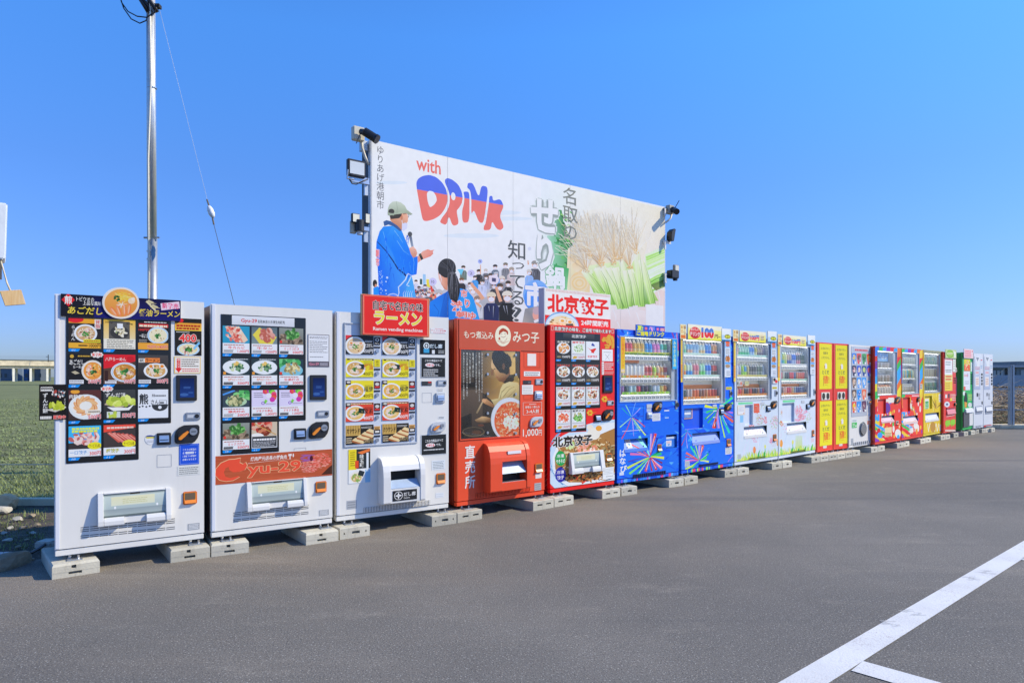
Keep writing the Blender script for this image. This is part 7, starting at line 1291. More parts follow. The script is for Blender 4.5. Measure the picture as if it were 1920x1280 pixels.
flap(m, m.flp, WHITEP, printf=lambda P: (P.view(VQ), [P.stroke([(x, y), (x + 8, y - 10)], 4, '#e890a8', 1.5) for x, y in [(1000 + (i * 37) % 200, 470 + (i * 53) % 130) for i in range(50)]])); m.plate('price_display', m.bx(VQ, 1170, 90, 1222, 132), -.001, .005, GREYP); m.bill_slot(m.bx(VQ, 1245, 145, 1298, 228)); m.coin_unit(m.bx(VQ, 1299, 73, 1385, 186)); m.coin_return(m.bx(VQ, 1336, 560, 1376, 666)); m.badge(m.bx(VQ, 1322, 690, 1382, 760), '#dfe2ee', '#c08a94', 3, 'sticker'); m.lock(m.bx(VP, 1365, 1100, 1390, 1198))
m.grille((m.pt(VQ, 1000, 900)[0], m.pt(VQ, 1110, 915)[1], m.pt(VQ, 1240, 900)[0], m.pt(VQ, 1110, 890)[1]), 12, paint('#7a8a3a'))
drink_signs(m, VP, (882, 250, 1250, 406), (796, 225, 860, 398), (806, 399, 840, 972), (1273, 245, 1390, 395), (1328, 400, 1396, 870), price_head('ドリンク', '100円', False))
# ---------------------------------------------------------------- red recycling boxes with yellow posters
RB = paint('#e83a2c'); RBS = paint('#7c1410')
def toku(P, u0, z0, u1, z1):
    P.unit((u0, z0, u1, z1)); P.rect(0, 0, 1, 1, '#ece02c'); d = '#4a5a3a'
    for i, s_ in enumerate(('お求めやすい', '価格を', 'これからも。')): P.text(s_, (.12, .3, .16)[i], .075 + i * .10, (.86, .70, .82)[i], .135 + i * .10, d)
    P.poly([(.42, .46), (.52, .42), (.62, .46), (.62, .55), (.42, .55)], '#e8e6e0'); P.rect(.40, .47, .46, .55, '#b8863a'); P.stroke([(.5, .425), (.52, .44)], .05, '#c8c4a0')
    P.text('とくだ', .24, .585, .78, .675, '#3f5a4a', bold=.04); P.text('値!', .32, .70, .80, .88, '#e23a2a', bold=.025); P.stroke([(.33, .70), (.33, .93)], .03, '#a8502a'); P.greek(.44, .90, .66, .92, 1, '#c85a3a')
binobj = []
for i, (bl, br, lab, hx) in enumerate((((1532, 847.5), (1561.8, 843), 'first tall red recycling box with yellow posters, touching the flower machine', (105, 560, 188, 638)), ((1562.4, 842.8), (1591.3, 839.2), 'second tall red recycling box with yellow posters, touching the ice cream machine', (266, 557, 342, 632)))):
    m = Machine(bl, br, 1.953, lab, RB, RBS, name='recycling_box', cat='recycling box', grp='red recycling boxes beside the machines', skirt=False)
    xs = ((85, 208), (247, 366))[i]; ua, ub = m.pt(VR, xs[0], 300)[0], m.pt(VR, xs[1], 300)[0]; xc = (xs[0] + xs[1]) / 2
    for k, (ya, yb) in enumerate(((77, 528), (648, 1092)) if i == 0 else ((92, 524), (636, 1075))):
        dx = 0 if k == 0 else .012; b = (ua + dx, m.pt(VR, xc, yb)[1], ub + dx, m.pt(VR, xc, ya)[1]); P = m.pr(.003, clip=b); toku(P, *b); P.build('yellow_poster', m.root, slab=b, slab_t=.0015)
    b = m.bx(VR, *hx); pl = m.plate('slot_plate', b, -.001, .006, paint('#ece6d8'), .003); w, h = b[2] - b[0], b[3] - b[1]
    for fx_ in (.25, .76): c = (b[0] + w * fx_, (b[1] + b[3]) / 2); MB().slab([(c[0] + w * .17 * math.cos(6.283 * q / 24), c[1] + h * .42 * math.sin(6.283 * q / 24)) for q in range(24)], .0061, .009).build('drop_hole', DARK, pl)
    m.badge((m.W * .38, ZB + .05, m.W * .6, ZB + .10), '#dcd8d4', '#b8b4b0', 2, 'sticker')
    m.plate('edge_trim', (.0, ZB + .01, .03, m.zt - .01), 0, .005, paint('#f0584a'), .002)

# ---------------------------------------------------------------- 10: white ice cream machine
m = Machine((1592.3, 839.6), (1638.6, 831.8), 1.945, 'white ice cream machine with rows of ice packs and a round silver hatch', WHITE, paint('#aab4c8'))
q = lambda *a: m.bx(VR, *a); b0_ = q(404, 108, 622, 440); b1_ = q(404, 440, 562, 800)
MB().slab([(b0_[0], b1_[1]), (b1_[2], b1_[1]), (b1_[2], b0_[1]), (b0_[2], b0_[1]), (b0_[2], b0_[3]), (b0_[0], b0_[3])], -.001, .004).build('display_panel', paint('#aeb6c4', .25), m.root, bevel=.002)
board(m, 'header_strip', q(430, 120, 575, 152), .006, lambda P: (P.rect(0, 0, 1, 1, '#b8bcc8'), P.greek(.06, .15, .94, .85, 1, '#c84a54', .8)), .001)
PACK = [('#3a7ad0', '#e8c83a'), ('#d84a4a', '#6a3a34'), ('#4a9a5a', '#2f6a44'), ('#e85a3a', '#e8b04a'), ('#3a3a5a', '#d8a0a0'), ('#3a5ac0', '#d8c0b0'), ('#2a4a8a', '#b8c87a'), ('#3a5ac8', '#e06a7a'), ('#6a5a54', '#c8a890'), ('#3a90e0', '#e0dcd4'), ('#4aa0ec', '#c8dcf0'), ('#5a4a4a', '#d0b8a0'), ('#3a98e8', '#2a6ac8'), ('#e06a4a', '#f0b8a0'), ('#d8504a', '#e8c83a'), ('#3a8ae0', '#4aa8f0'), ('#5a3a5a', '#8a5a6a')]
xs = (408, 457, 508, 557); ys = ((166, 280), (290, 402), (410, 524), (533, 645), (652, 770)); k = 0
for ri, (ya, yb) in enumerate(ys):
    for ci in range(4 if ri < 2 else 3):
        b = (m.pt(VR, xs[ci], 400)[0], m.pt(VR, 405, yb)[1], m.pt(VR, xs[ci] + 44, 400)[0], m.pt(VR, 405, ya)[1]); c1, c2 = PACK[k]; k += 1
        def pk(P, c1=c1, c2=c2, s_=k): P.rect(0, 0, 1, 1, '#bcc3d0'); P.poly([(.0, .04), (.5, .0), (.98, .03), (1, .3), (.8, .98), (.2, .96), (.0, .3)], c1); P.ell(.5, .4, .32, .24, c2, n=12); bits(P, .5, .5, .3, .34, ['#f0ece4', c2, c1], 9, s_, .05, .12); P.rect(.62, .78, .98, .95, '#f0f2f4')
        m.card(b, pk, o=.007)
board(m, 'payment_panel', q(566, 446, 628, 548), .003, lambda P: (P.rect(0, 0, 1, 1, '#e4e8ee'), P.rect(0, 0, .85, .2, '#3aa8e0'), P.rect(.05, .3, .55, .9, '#b8c0c8'), P.ell(.8, .5, .18, .26, '#3a3c40', n=14)), .002)
m.plate('price_display', q(568, 566, 600, 596), -.001, .005, BLACK); m.coin_unit(q(566, 622, 612, 680), mat=GREYP); m.lock(q(612, 622, 628, 684)); m.bill_slot(q(600, 560, 626, 600), frame=GREYP)
board(m, 'notice', q(566, 760, 620, 876), .003, lambda P: (P.rect(0, 0, 1, 1, '#ece4dc'), P.rect(0, .72, 1, 1, '#e8703a'), P.ell(.55, .48, .2, .18, '#c8604a', n=10), P.greek(.1, .06, .9, .3, 2, '#5aa0d0'), P.greek(.1, .76, .9, .96, 2, '#f4e0d0')), .0015)
board(m, 'green_sticker', q(411, 862, 460, 915), .003, lambda P: (P.rect(0, 0, 1, 1, '#2fae4a'), P.greek(.1, .1, .7, .9, 3, '#e0f2e0'), P.ell(.82, .7, .12, .2, '#e0f2e0', n=8)), .001)
m.badge(q(412, 832, 462, 858), '#e0e6ec', '#4a6a5a', 2, 'sticker'); m.coin_return(q(583, 882, 608, 938))
c = m.pt(VR, 518, 927); ru = m.pt(VR, 548, 927)[0] - c[0]; rz_ = m.pt(VR, 518, 862)[1] - c[1]
ov = lambda k_: [(c[0] + ru * k_ * math.cos(6.283 * i / 28), c[1] + rz_ * k_ * math.sin(6.283 * i / 28)) for i in range(28)]
hh = MB().slab(ov(1.12), -.001, .012).build('delivery_hatch', principled('hatch_rim', alb('#8a9098'), .3, metal=.6), m.root, bevel=.004); MB().slab(ov(.95), .0121, .03).build('hatch_door', principled('hatch_silver', (.45, .46, .49), .18, metal=.85), hh, bevel=.012)
m.grille((m.pt(VR, 430, 1060)[0], m.pt(VR, 515, 1078)[1], m.pt(VR, 600, 1060)[0], m.pt(VR, 515, 1050)[1]), 9, GREYP); m.badge(q(402, 1020, 426, 1085), '#a8aeb6', '#7a8088', 4)

# ---------------------------------------------------------------- 11, 12: red machines with rainbow stripes
RED11 = paint('#ee4436')
def rainbow(P, m, x0, x1, seed, left=True):
    r = random.Random(seed); P.rectuv((0, m.z0, m.W, m.zt), '#ee4438'); cs = ['#e8762a', '#d83a34', '#7a3aa0', '#3a7ae0', '#3aa8e8', '#e8d83a', '#3ab85a', '#e8762a', '#d82a34', '#3aa0e0', '#e8c83a', '#d84a34', '#8a3ab0', '#3ab04a']
    w = m.W
    for i, c in enumerate(cs):
        z = m.zt - i * .14; P.raw([(0, z), (w * .16, z + .02), (w * .16, z - .12), (0, z - .14)], alb(c)); P.k -= 1
        z = m.zt - .02 - i * .13; c2 = cs[(i * 5 + 3) % len(cs)]
        if z > m.zt - .95: P.raw([(w * .84, z - .05), (w, z + .10), (w, z - .04), (w * .84, z - .18)], alb(c2)); P.k -= 1
    P.k += 2
    for i in range(7): u = w * i / 7; P.raw([(u, m.zt - .02), (u + w / 7, m.zt - .0), (u + w / 7 - .02, m.zt - .17), (u - .02, m.zt - .19)], alb(cs[(i * 3 + seed) % len(cs)])); P.k -= 1
    P.k += 2
    for i in range(46):
        u, z = r.uniform(.04, w - .04), r.uniform(m.z0 + .04, m.z0 + .78); s_ = r.uniform(.025, .06); c = alb(r.choice(['#e8d83a', '#3ab85a', '#e87ab0', '#3aa8e8', '#f0ece4', '#e8a03a', '#7a3aa0', '#f2e8d8', '#c8202a']))
        P.raw([(u + s_ * math.cos(6.283 * k / 12), z + s_ * 1.25 * math.sin(6.283 * k / 12)) for k in range(12)], c)
        if i % 3 == 0: P.raw([(u + s_ * .5 * math.cos(6.283 * k / 8), z + s_ * .5 * math.sin(6.283 * k / 8)) for k in range(8)], alb('#f6f0e8'))
    for i in range(4): z = m.z0 + .30 - i * .07; P.raw([(0, z + .05), (w * .5, z - .12), (w * .5, z - .18), (0, z)], alb(cs[(i * 2 + 4) % len(cs)]))
cc = ['#c8b8a8', '#a88a7a', '#b8a89a', '#8a7a70', '#c8c0b8', '#9a8a80', '#b0a098', '#a89888', '#c0b0a0', '#988878']
t11 = pets(*[(a, '#8a7a70') for a in cc], kind='can')
tea = pets(*[(a, b) for a, b in zip(['#8ab0a0', '#a0b8a8', '#c8c87a', '#6ac0c0', '#d8b85a', '#4ab0c8', '#a8c88a', '#c8a85a', '#8ac8c8', '#d8d08a'], ['#c8a04a', '#4a98b8', '#d8b03a', '#3a88a8', '#c8984a', '#3aa0b8', '#a8b84a', '#c88a3a', '#5aa8a8', '#c8b84a'])])
grn = lambda s_: pets(*[(('#5a8a5a', '#4a7a54', '#7a9a5a', '#8a8a4a', '#4a6a54', '#6a9a7a')[(i * s_) % 6], ('#2f6a44', '#5a8a5a', '#3a5a3a', '#6a8a4a')[(i + s_) % 4]) for i in range(12)])
def simple_drinks(bl, br, label, short, front, side, winq, flapq, hatch, rails, specs, n, lamp=.12):
    return drink_machine(bl, br, label, short, front, side, VS, winq, VS, flapq, rails, specs, ([],) * 3, hatch=hatch, V2=VS, lamp=lamp, back='#b8c4d8', tagn=n)
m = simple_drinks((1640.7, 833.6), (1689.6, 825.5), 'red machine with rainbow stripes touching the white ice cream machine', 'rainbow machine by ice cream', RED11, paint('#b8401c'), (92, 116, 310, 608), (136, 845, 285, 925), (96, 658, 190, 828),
                  [(228, 300, 334), (365, 462, 478), (485, 598, 618)], (t11, t11[::-1], pets(*[('#f0e0c8', '#e8a070')] * 6, kind='flask')), 10)
P = m.pr(.0012, VS, (.003, m.z0 + .003, m.W - .003, m.zt - .003), holes=[h[0] for h in m.holes]); rainbow(P, m, 60, 365, 3); P.view(VS); P.rect(165, 655, 285, 690, '#ece4d8'); P.ell(200, 760, 40, 60, '#6a3a9a'); P.rect(215, 640, 280, 700, '#f0e8dc'); P.rect(175, 980, 255, 1085, '#e8d0a0'); P.greek(180, 1040, 250, 1085, 3, '#8a5a3a'); P.ell(107, 1020, 22, 30, '#c82a34'); P.ell(120, 1070, 30, 34, '#3a98e0'); P.ell(325, 1050, 34, 50, '#e8e4dc'); P.ell(330, 1090, 16, 26, '#3aa8e0'); P.build('cartoon_print', m.root)
board(m, 'poster', (m.win[0] + .06, m.pt(VS, 200, 226)[1], m.win[2] - .16, m.pt(VS, 200, 128)[1]), -.09, lambda P: (P.rect(0, 0, 1, 1, '#4a8ad0', '#7ab0e4'), bits(P, .5, .6, .4, .25, ['#d8e4f0', '#a8c8e8', '#f0f4f8'], 22, 2, .05, .1)), .003)
flap(m, m.flp, paint('#f0c8c8', .3), printf=lambda P: (P.view(VS), P.greek(150, 918, 240, 935, 1, '#3a2a2a', .7))); m.coin_unit(m.bx(VS, 284, 632, 345, 705)); m.coin_return(m.bx(VS, 300, 905, 330, 950), frame=WHITEP)
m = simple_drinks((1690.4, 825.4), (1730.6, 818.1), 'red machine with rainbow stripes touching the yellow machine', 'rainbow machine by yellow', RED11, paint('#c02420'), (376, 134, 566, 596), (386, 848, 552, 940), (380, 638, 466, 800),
                  [(165, 258, 280), (300, 418, 440), (498, 578, 596)], (pets(*[('#b8b8a0', '#d8c87a')] * 6, kind='can'), tea, pets(*[('#b8a88a', '#8a8a6a')] * 8, kind='can')), 10)
P = m.pr(.0012, VS, (.003, m.z0 + .003, m.W - .003, m.zt - .003), holes=[h[0] for h in m.holes]); rainbow(P, m, 365, 615, 6); P.view(VS); P.rect(485, 605, 570, 628, '#e04a54'); P.greek(488, 608, 568, 626, 1, '#f0dcdc', .7); P.text('おいしい', 450, 945, 520, 975, '#f0ece8', bold=.05); P.text('得', 455, 985, 505, 1055, '#f0ece8', bold=.06); P.ell(530, 960, 26, 40, '#f0ece4'); P.build('cartoon_print', m.root)
board(m, 'paper_notice', (m.win[0] + .13, m.pt(VS, 445, 555)[1], m.win[2] - .24, m.pt(VS, 445, 485)[1]), -.05, lambda P: (P.rect(0, 0, 1, 1, '#d4d2c8'), P.greek(.1, .1, .9, .8, 3, '#8a8a84')), .002)
flap(m, m.flp, paint('#f2dcdc', .3), printf=lambda P: (P.view(VS), P.rect(390, 912, 550, 940, '#e0b89a'))); m.coin_unit(m.bx(VS, 537, 632, 570, 690)); m.badge(m.bx(VS, 578, 485, 606, 545), '#c0c0c0', '#3a3a3a', 2, 'price_display')
# ---------------------------------------------------------------- 13: yellow machine
YEL = paint('#d9c42c')
m = simple_drinks((1731.3, 818), (1769, 810.8), 'yellow tea machine with a leopard print band across its top', 'the yellow tea machine', YEL, paint('#3a3a30'), (628, 142, 805, 582), (640, 815, 795, 912), (634, 622, 716, 772),
                  [(148, 262, 284), (290, 405, 428), (440, 560, 582)], (grn(1), pets(*[('#8a7a5a', '#6a6a4a'), ('#a89a6a', '#5a8a6a')] * 6, kind='can'), grn(5)), 12, lamp=.03)
P = m.pr(.0012, VS, (.003, m.z0 + .003, m.W - .003, m.zt - .003), holes=[h[0] for h in m.holes]); P.rectuv((0, m.z0, m.W, m.zt), '#dcc830', '#d8b82c'); r = random.Random(3)
for i in range(60): u, z = r.uniform(0, m.W), r.uniform(m.z0, m.zt); a = r.uniform(.9, 2.2); l = r.uniform(.1, .35); w = r.uniform(.006, .02); P.raw([(u - w, z), (u + w, z), (u + l * math.cos(a), z + l * math.sin(a))], alb(r.choice(['#e8dc5a', '#c89a2a', '#e0c848', '#f0e890', '#b8882a', '#a8a03a'])))
z = m.pt(VS, 715, 135)[1]; P.rectuv((0, z, m.W, m.zt), '#8a9078')
for i in range(120): u, zz = r.uniform(0, m.W), r.uniform(z, m.zt); P.raw([(u + .009 * math.cos(k), zz + .009 * math.sin(k)) for k in range(6)], alb(r.choice(['#3a3e34', '#c8ccb8', '#5a5e50', '#a8ac98'])))
P.view(VS)
for i in range(26): a = r.uniform(-2.6, -.5); l = r.uniform(40, 130); P.stroke([(765, 770), (765 + l * math.cos(a), 770 + l * math.sin(a))], 9, r.choice(['#8a6a2a', '#c8a03a', '#e8d050', '#5a4a24']), 2)
for x0_, s_ in ((665, 0), (700, 8), (735, 0), (765, 5)): P.line([(x0_, 940), (x0_ + 10, 1030), (x0_ + 28, 930 + s_)], 5, '#f0ece0')
P.ell(725, 975, 30, 60, '#b88a3a'); P.build('yellow_print', m.root)
flap(m, m.flp, WHITEP, printf=lambda P: (P.view(VS), P.rect(640, 890, 795, 915, '#a89a70'))); hb_ = m.holes[2][0]; board(m, 'green_notice', (hb_[0] + .06, hb_[1] + .01, hb_[2] - .16, hb_[3] - .06), -.015, lambda P: (P.rect(0, 0, 1, 1, '#d8dcd4'), P.rect(.1, .25, .9, .95, '#3a9a5a'), P.greek(.15, .4, .85, .9, 3, '#b8e0c0')), .003)
m.lock(m.bx(VS, 812, 480, 836, 570)); m.badge(m.bx(VS, 792, 600, 822, 690), '#e0e0dc', '#6a6a6a', 4, 'notice'); m.coin_return(m.bx(VS, 818, 828, 834, 870)); m.badge(m.bx(VS, 800, 950, 832, 1020), '#c8c8c0', '#8a8a84', 4)

# ---------------------------------------------------------------- 14: narrow red machine, 15: green machine, 16 and 17: white machines
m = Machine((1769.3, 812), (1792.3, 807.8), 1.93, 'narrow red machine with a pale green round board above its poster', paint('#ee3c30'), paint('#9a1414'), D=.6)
q = lambda *a: m.bx(VT, *a)
board(m, 'poster', (m.pt(VT, 142, 400)[0], m.pt(VT, 190, 622)[1], m.pt(VT, 238, 400)[0], m.pt(VT, 190, 216)[1]), .004, lambda P: (P.rect(0, 0, 1, 1, '#e4e6e8'), P.rect(0, .02, 1, .04, '#d84a3a'), P.greek(.1, .08, .8, .22, 2, '#7a8a90'), P.greek(.1, .33, .9, .43, 2, '#3a4a3a'), P.rect(0, .5, 1, .72, '#d8dc8a'), P.greek(.1, .5, .9, .68, 2, '#d84a3a', .6), P.rect(0, .72, 1, 1, '#e8cc4a'), P.greek(.1, .74, .7, .95, 3, '#b89a3a')), .002)
board(m, 'top_sign', (m.pt(VT, 140, 160)[0], m.pt(VT, 200, 212)[1], m.pt(VT, 278, 160)[0], m.pt(VT, 200, 103)[1]), .02, lambda P: (P.rect(0, 0, 1, 1, '#b8cc8a'), P.ell(.42, .5, .34, .46, '#7ab03a', n=20), P.ell(.42, .52, .26, .36, '#98c050', n=16), P.greek(.12, .3, .7, .6, 2, '#e8ecc8'), P.poly([(.72, .1), (.95, .2), (.95, .9), (.8, .9)], '#e0e4d8')), .008)
board(m, 'side_sign', (m.pt(VT, 243, 300)[0], m.pt(VT, 258, 380)[1], m.pt(VT, 278, 300)[0], m.pt(VT, 258, 160)[1]), .006, lambda P: (P.rect(0, 0, 1, 1, '#e0e4dc'), P.greek(.2, .1, .8, .9, 6, '#a8b8a0')), .003)
P = m.pr(.002, VT); P.line([(255, 390), (270, 350), (290, 330), (295, 380), (262, 392)], 6, '#f0e8e4'); P.greek(255, 450, 285, 530, 4, '#4a2a28', .6); P.rect(150, 668, 172, 712, '#f0ece8'); P.rect(185, 660, 205, 712, '#4a4a50'); P.greek(215, 660, 282, 750, 4, '#e8dcd0'); P.rect(212, 715, 235, 750, '#e0d83a'); P.ell(172, 793, 34, 36, '#d0d4d8'); P.ell(172, 793, 14, 15, '#4a5a8a'); P.stroke([(165, 948), (268, 930)], 6, '#f2d8d4')
P.text('得得', 145, 985, 278, 1075, '#8ac83a', bold=.09); P.greek(150, 1095, 280, 1150, 1, '#f0d8c8'); P.build('front_print', m.root)
fb_ = q(165, 848, 270, 925); MB().prism([(.002, fb_[1]), (.03, fb_[1] + .02), (.004, fb_[3])], fb_[0], fb_[2]).build('flap', paint('#f08a8a', .3), m.root); m.plate('slot_hood', (fb_[0] - .02, fb_[3], fb_[2] + .02, fb_[3] + .03), -.001, .02, paint('#b81c1c')); m.coin_unit(m.bx(VT, 290, 495, 318, 580) if False else q(258, 770, 280, 812))
m = Machine((1805, 806.3), (1825, 802.7), 1.95, 'green drinks machine standing forward of the others with a pink arch on its side', paint('#28b456'), paint('#26b058'), D=.8)
q = lambda *a: m.bx(VT, *a)
board(m, 'top_sign', (m.pt(VT, 372, 150)[0], m.pt(VT, 432, 212)[1], m.pt(VT, 488, 150)[0], m.pt(VT, 432, 97)[1]), .025, lambda P: (P.rect(0, 0, 1, 1, '#f0d4d8'), P.greek(.08, .1, .8, .9, 4, '#e07a84', .6), P.ell(.92, .22, .06, .06, '#b83a4a')), .01)
board(m, 'upper_poster', (m.pt(VT, 386, 300)[0], m.pt(VT, 425, 372)[1], m.pt(VT, 462, 300)[0], m.pt(VT, 425, 222)[1]), .004, lambda P: (P.rect(0, 0, 1, .5, '#d8c83a'), P.rect(0, .5, 1, 1, '#e8703a'), bits(P, .5, .5, .4, .35, ['#f0e0a0', '#4a8a5a', '#f0b08a', '#e84a3a'], 20, 2, .06, .14)), .002)
board(m, 'lower_poster', (m.pt(VT, 380, 500)[0], m.pt(VT, 425, 614)[1], m.pt(VT, 462, 500)[0], m.pt(VT, 425, 376)[1]), .004, lambda P: (P.rect(0, 0, 1, 1, '#e2e6ee'), P.greek(.1, .15, .7, .3, 2, '#d84a4a'), P.stroke([(.65, .1), (.65, .3)], .05, '#3a4a8a'), P.greek(.2, .5, .8, .7, 3, '#8a9ab0'), P.rect(.0, .8, .3, 1, '#e06a5a')), .002)
P = m.pr(.002, VT); P.greek(470, 400, 498, 540, 5, '#1a4a34', .7); P.ell(390, 655, 18, 30, '#d8e0dc'); P.poly([(400, 640), (420, 650), (430, 720), (425, 830), (400, 835), (385, 740)], '#2a3a34'); P.poly([(392, 760), (425, 770), (420, 830), (395, 830)], '#d8963a'); P.greek(440, 660, 495, 745, 4, '#d8dc8a'); P.rect(470, 260, 495, 380, '#d8e8dc'); P.ell(462, 800, 26, 30, '#c8d0cc'); P.build('front_print', m.root)
fb_ = q(372, 885, 440, 1078); m.plate('bottle_drop', fb_, -.001, .02, paint('#4a4e54'), .004); MB().prism([(.0, m.pt(VT, 430, 900)[1]), (.05, m.pt(VT, 430, 895)[1]), (.03, m.pt(VT, 430, 850)[1]), (0, m.pt(VT, 430, 842)[1])], q(392, 850, 484, 900)[0], q(392, 850, 484, 900)[2]).build('white_flap', WHITEP, m.root); m.plate('white_side_panel', q(442, 885, 486, 1060), -.001, .024, WHITEP, .004)
arch = [(.12, .93), (.12, 1.35), (.2, 1.52), (.36, 1.6), (.52, 1.5), (.56, 1.35), (.56, .93)]
vs = [(-.002, o, z) for o, z in arch] + [(.004, o, z) for o, z in arch]; n = len(arch); mesh('pink_arch', vs, [tuple(range(n))] + [(i, (i + 1) % n, n + (i + 1) % n, n + i) for i in range(n)], paint('#d49ab8'), m.root)
MB().box(-.003, .004, -.6, -.35, 1.58, 1.75).build('red_sticker', paint('#e0402c'), m.root); MB().box(-.003, .004, -.66, -.50, .16, .75).build('grey_panel', paint('#b8bcc0'), m.root)
for i, (bl, br, lab, xo) in enumerate((((1825.6, 803.2), (1843.6, 800.6), 'plain white machine between the green machine and the last white one', 0), ((1844.2, 800.6), (1861.6, 798.2), 'last plain white machine at the far end of the row', 124))):
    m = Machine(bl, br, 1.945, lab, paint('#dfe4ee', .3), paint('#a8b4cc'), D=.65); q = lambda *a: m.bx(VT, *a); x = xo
    win = q(516 + x, 192, 592 + x, 605); board(m, 'display_panel', win, .004, lambda P: (P.rect(0, 0, 1, 1, '#c8d0dc', '#a8b4cc'), P.poly([(.1, .0), (.95, .0), (.9, .3), (.5, .34)], '#e8ecf0'), P.poly([(.25, .02), (.8, .03), (.5, .14)], '#8a92a0'), P.greek(.1, .3, .9, .4, 2, '#c87a84'), P.rect(.2, .44, .75, .53, '#e8dce0'), P.greek(.22, .45, .72, .52, 1, '#c84a5a'), P.rect(.18, .62, .78, .9, '#ece4e0'), P.greek(.25, .66, .72, .86, 3, '#c8906a')), .003)
    P = m.pr(.002, VT); P.greek(598 + x, 225, 618 + x, 240, 1, '#d84a54', .8); P.greek(598 + x, 300, 620 + x, 340, 2, '#8ab8d8'); P.greek(604 + x, 390, 622 + x, 550, 4, '#2a2e34', .7); P.text('円' if i else '1', 546 + x, 650, 566 + x, 696, '#3a3e48', bold=.04); P.greek(570 + x, 650, 592 + x, 735, 5, '#5a606a'); P.rect(608 + x, 755, 622 + x, 792, '#2a2c30'); P.build('front_print', m.root)
    fb_ = q(534 + x, 825, 612 + x, 890); m.plate('flap_surround', (fb_[0] - .02, fb_[1] - .05, fb_[2] + .02, fb_[3] + .02), -.001, .004, paint('#8a94a8'), .003); MB().prism([(.005, fb_[1]), (.03, fb_[1] + .03), (.008, fb_[3])], fb_[0], fb_[2]).build('flap', WHITEP, m.root); m.grille(q(540 + x, 1060, 606 + x, 1075), 8, GREYP)
    if i: m.plate('red_kick_strip', (.02, ZB + .004, m.W - .1, ZB + .04), -.003, .002, paint('#d83a34'), .002)

# ---------------------------------------------------------------- concrete footing blocks under the machines
BLK = principled('footing_concrete', alb('#c0bcae'), .85, var=.12, vscale=5, bump=.25, bscale=60, dirt=(alb('#7f7662'), .6)); vary(BLK, .25)
def block(bl, br, label, style):
    f = Face(ground(*bl), ground(*br)); Wd = f.W - .006; H = .094; D = .62
    hol = {0: [(.34, .018, .62, .036), (.40, .058, .50, .094)], 1: [(.20, .042, .44, .06), (.62, .042, .86, .06)], 2: [(.40, .034, .66, .058), (.12, .038, .17, .052), (.84, .038, .89, .052)]}[style]
    hol = [(a * Wd, z0, c * Wd, z1) for a, z0, c, z1 in hol]; us = sorted({0, Wd} | {h[0] for h in hol} | {h[2] for h in hol}); Hf = H - .014 if style == 0 else H - .006
    hol = [(a, b, c, min(d, Hf)) for a, b, c, d in hol]; zz = sorted({0, Hf} | {h[1] for h in hol} | {h[3] for h in hol}); v = []; fs = []
    def q(*p): n = len(v); v.extend(p); fs.append(tuple(range(n, n + len(p))))
    for a, b in zip(us, us[1:]):
        for c, d in zip(zz, zz[1:]):
            y = .045 if any(h[0] < (a + b) / 2 < h[2] and h[1] < (c + d) / 2 < h[3] for h in hol) else 0; q((a, y, c), (b, y, c), (b, y, d), (a, y, d))
    for a, z0, c, z1 in hol: q((a, 0, z0), (a, .045, z0), (a, .045, z1), (a, 0, z1)); q((c, 0, z0), (c, 0, z1), (c, .045, z1), (c, .045, z0)); q((a, 0, z0), (c, 0, z0), (c, .045, z0), (a, .045, z0)); q((a, 0, z1), (a, .045, z1), (c, .045, z1), (c, 0, z1))
    ch = H - Hf; q((0, 0, Hf), (Wd, 0, Hf), (Wd - ch * .6, ch, H), (ch * .6, ch, H)); q((ch * .6, ch, H), (Wd - ch * .6, ch, H), (Wd - ch * .6, D, H), (ch * .6, D, H))
    q((0, 0, 0), (0, 0, Hf), (0, D, Hf), (0, D, 0)); q((Wd, 0, 0), (Wd, D, 0), (Wd, D, Hf), (Wd, 0, Hf)); q((0, 0, Hf), (ch * .6, ch, H), (ch * .6, D, H), (0, D, Hf)); q((Wd, 0, Hf), (Wd, D, Hf), (Wd - ch * .6, D, H), (Wd - ch * .6, ch, H)); q((0, D, 0), (0, D, H), (Wd, D, H), (Wd, D, 0))
    if style == 0: q((-.003, -.004, Hf * .52), (Wd + .003, -.004, Hf * .52), (Wd + .003, -.004, Hf * .50), (-.003, -.004, Hf * .50))
    o = mesh('concrete_block', v, fs, BLK); o.location = (f.O.x, f.O.y, 0); o.rotation_euler = (0, 0, f.rz()); return tag(o, label, 'block', 'concrete footing blocks under the machines')
SN = ['white navy banner ramen machine', 'white frozen meat machine', 'white red signboard ramen machine', 'orange red stew machine', 'red dumpling machine', 'blue machine beside the dumplings', 'blue machine with 100 yen sign', 'flower machine by the blue ones', 'flower machine by red boxes', 'first red recycling box', 'second red recycling box', 'white ice cream machine', 'rainbow machine by the ice cream', 'rainbow machine by the yellow one', 'yellow tea machine', 'narrow red machine', 'green drinks machine', 'plain white machine by the green', 'last white machine']
tS = lambda x, y: (1630 + x / 6.093, 640 + y / 6.093); tT = lambda x, y: (1750 + x / 6.735, 640 + y / 6.735)
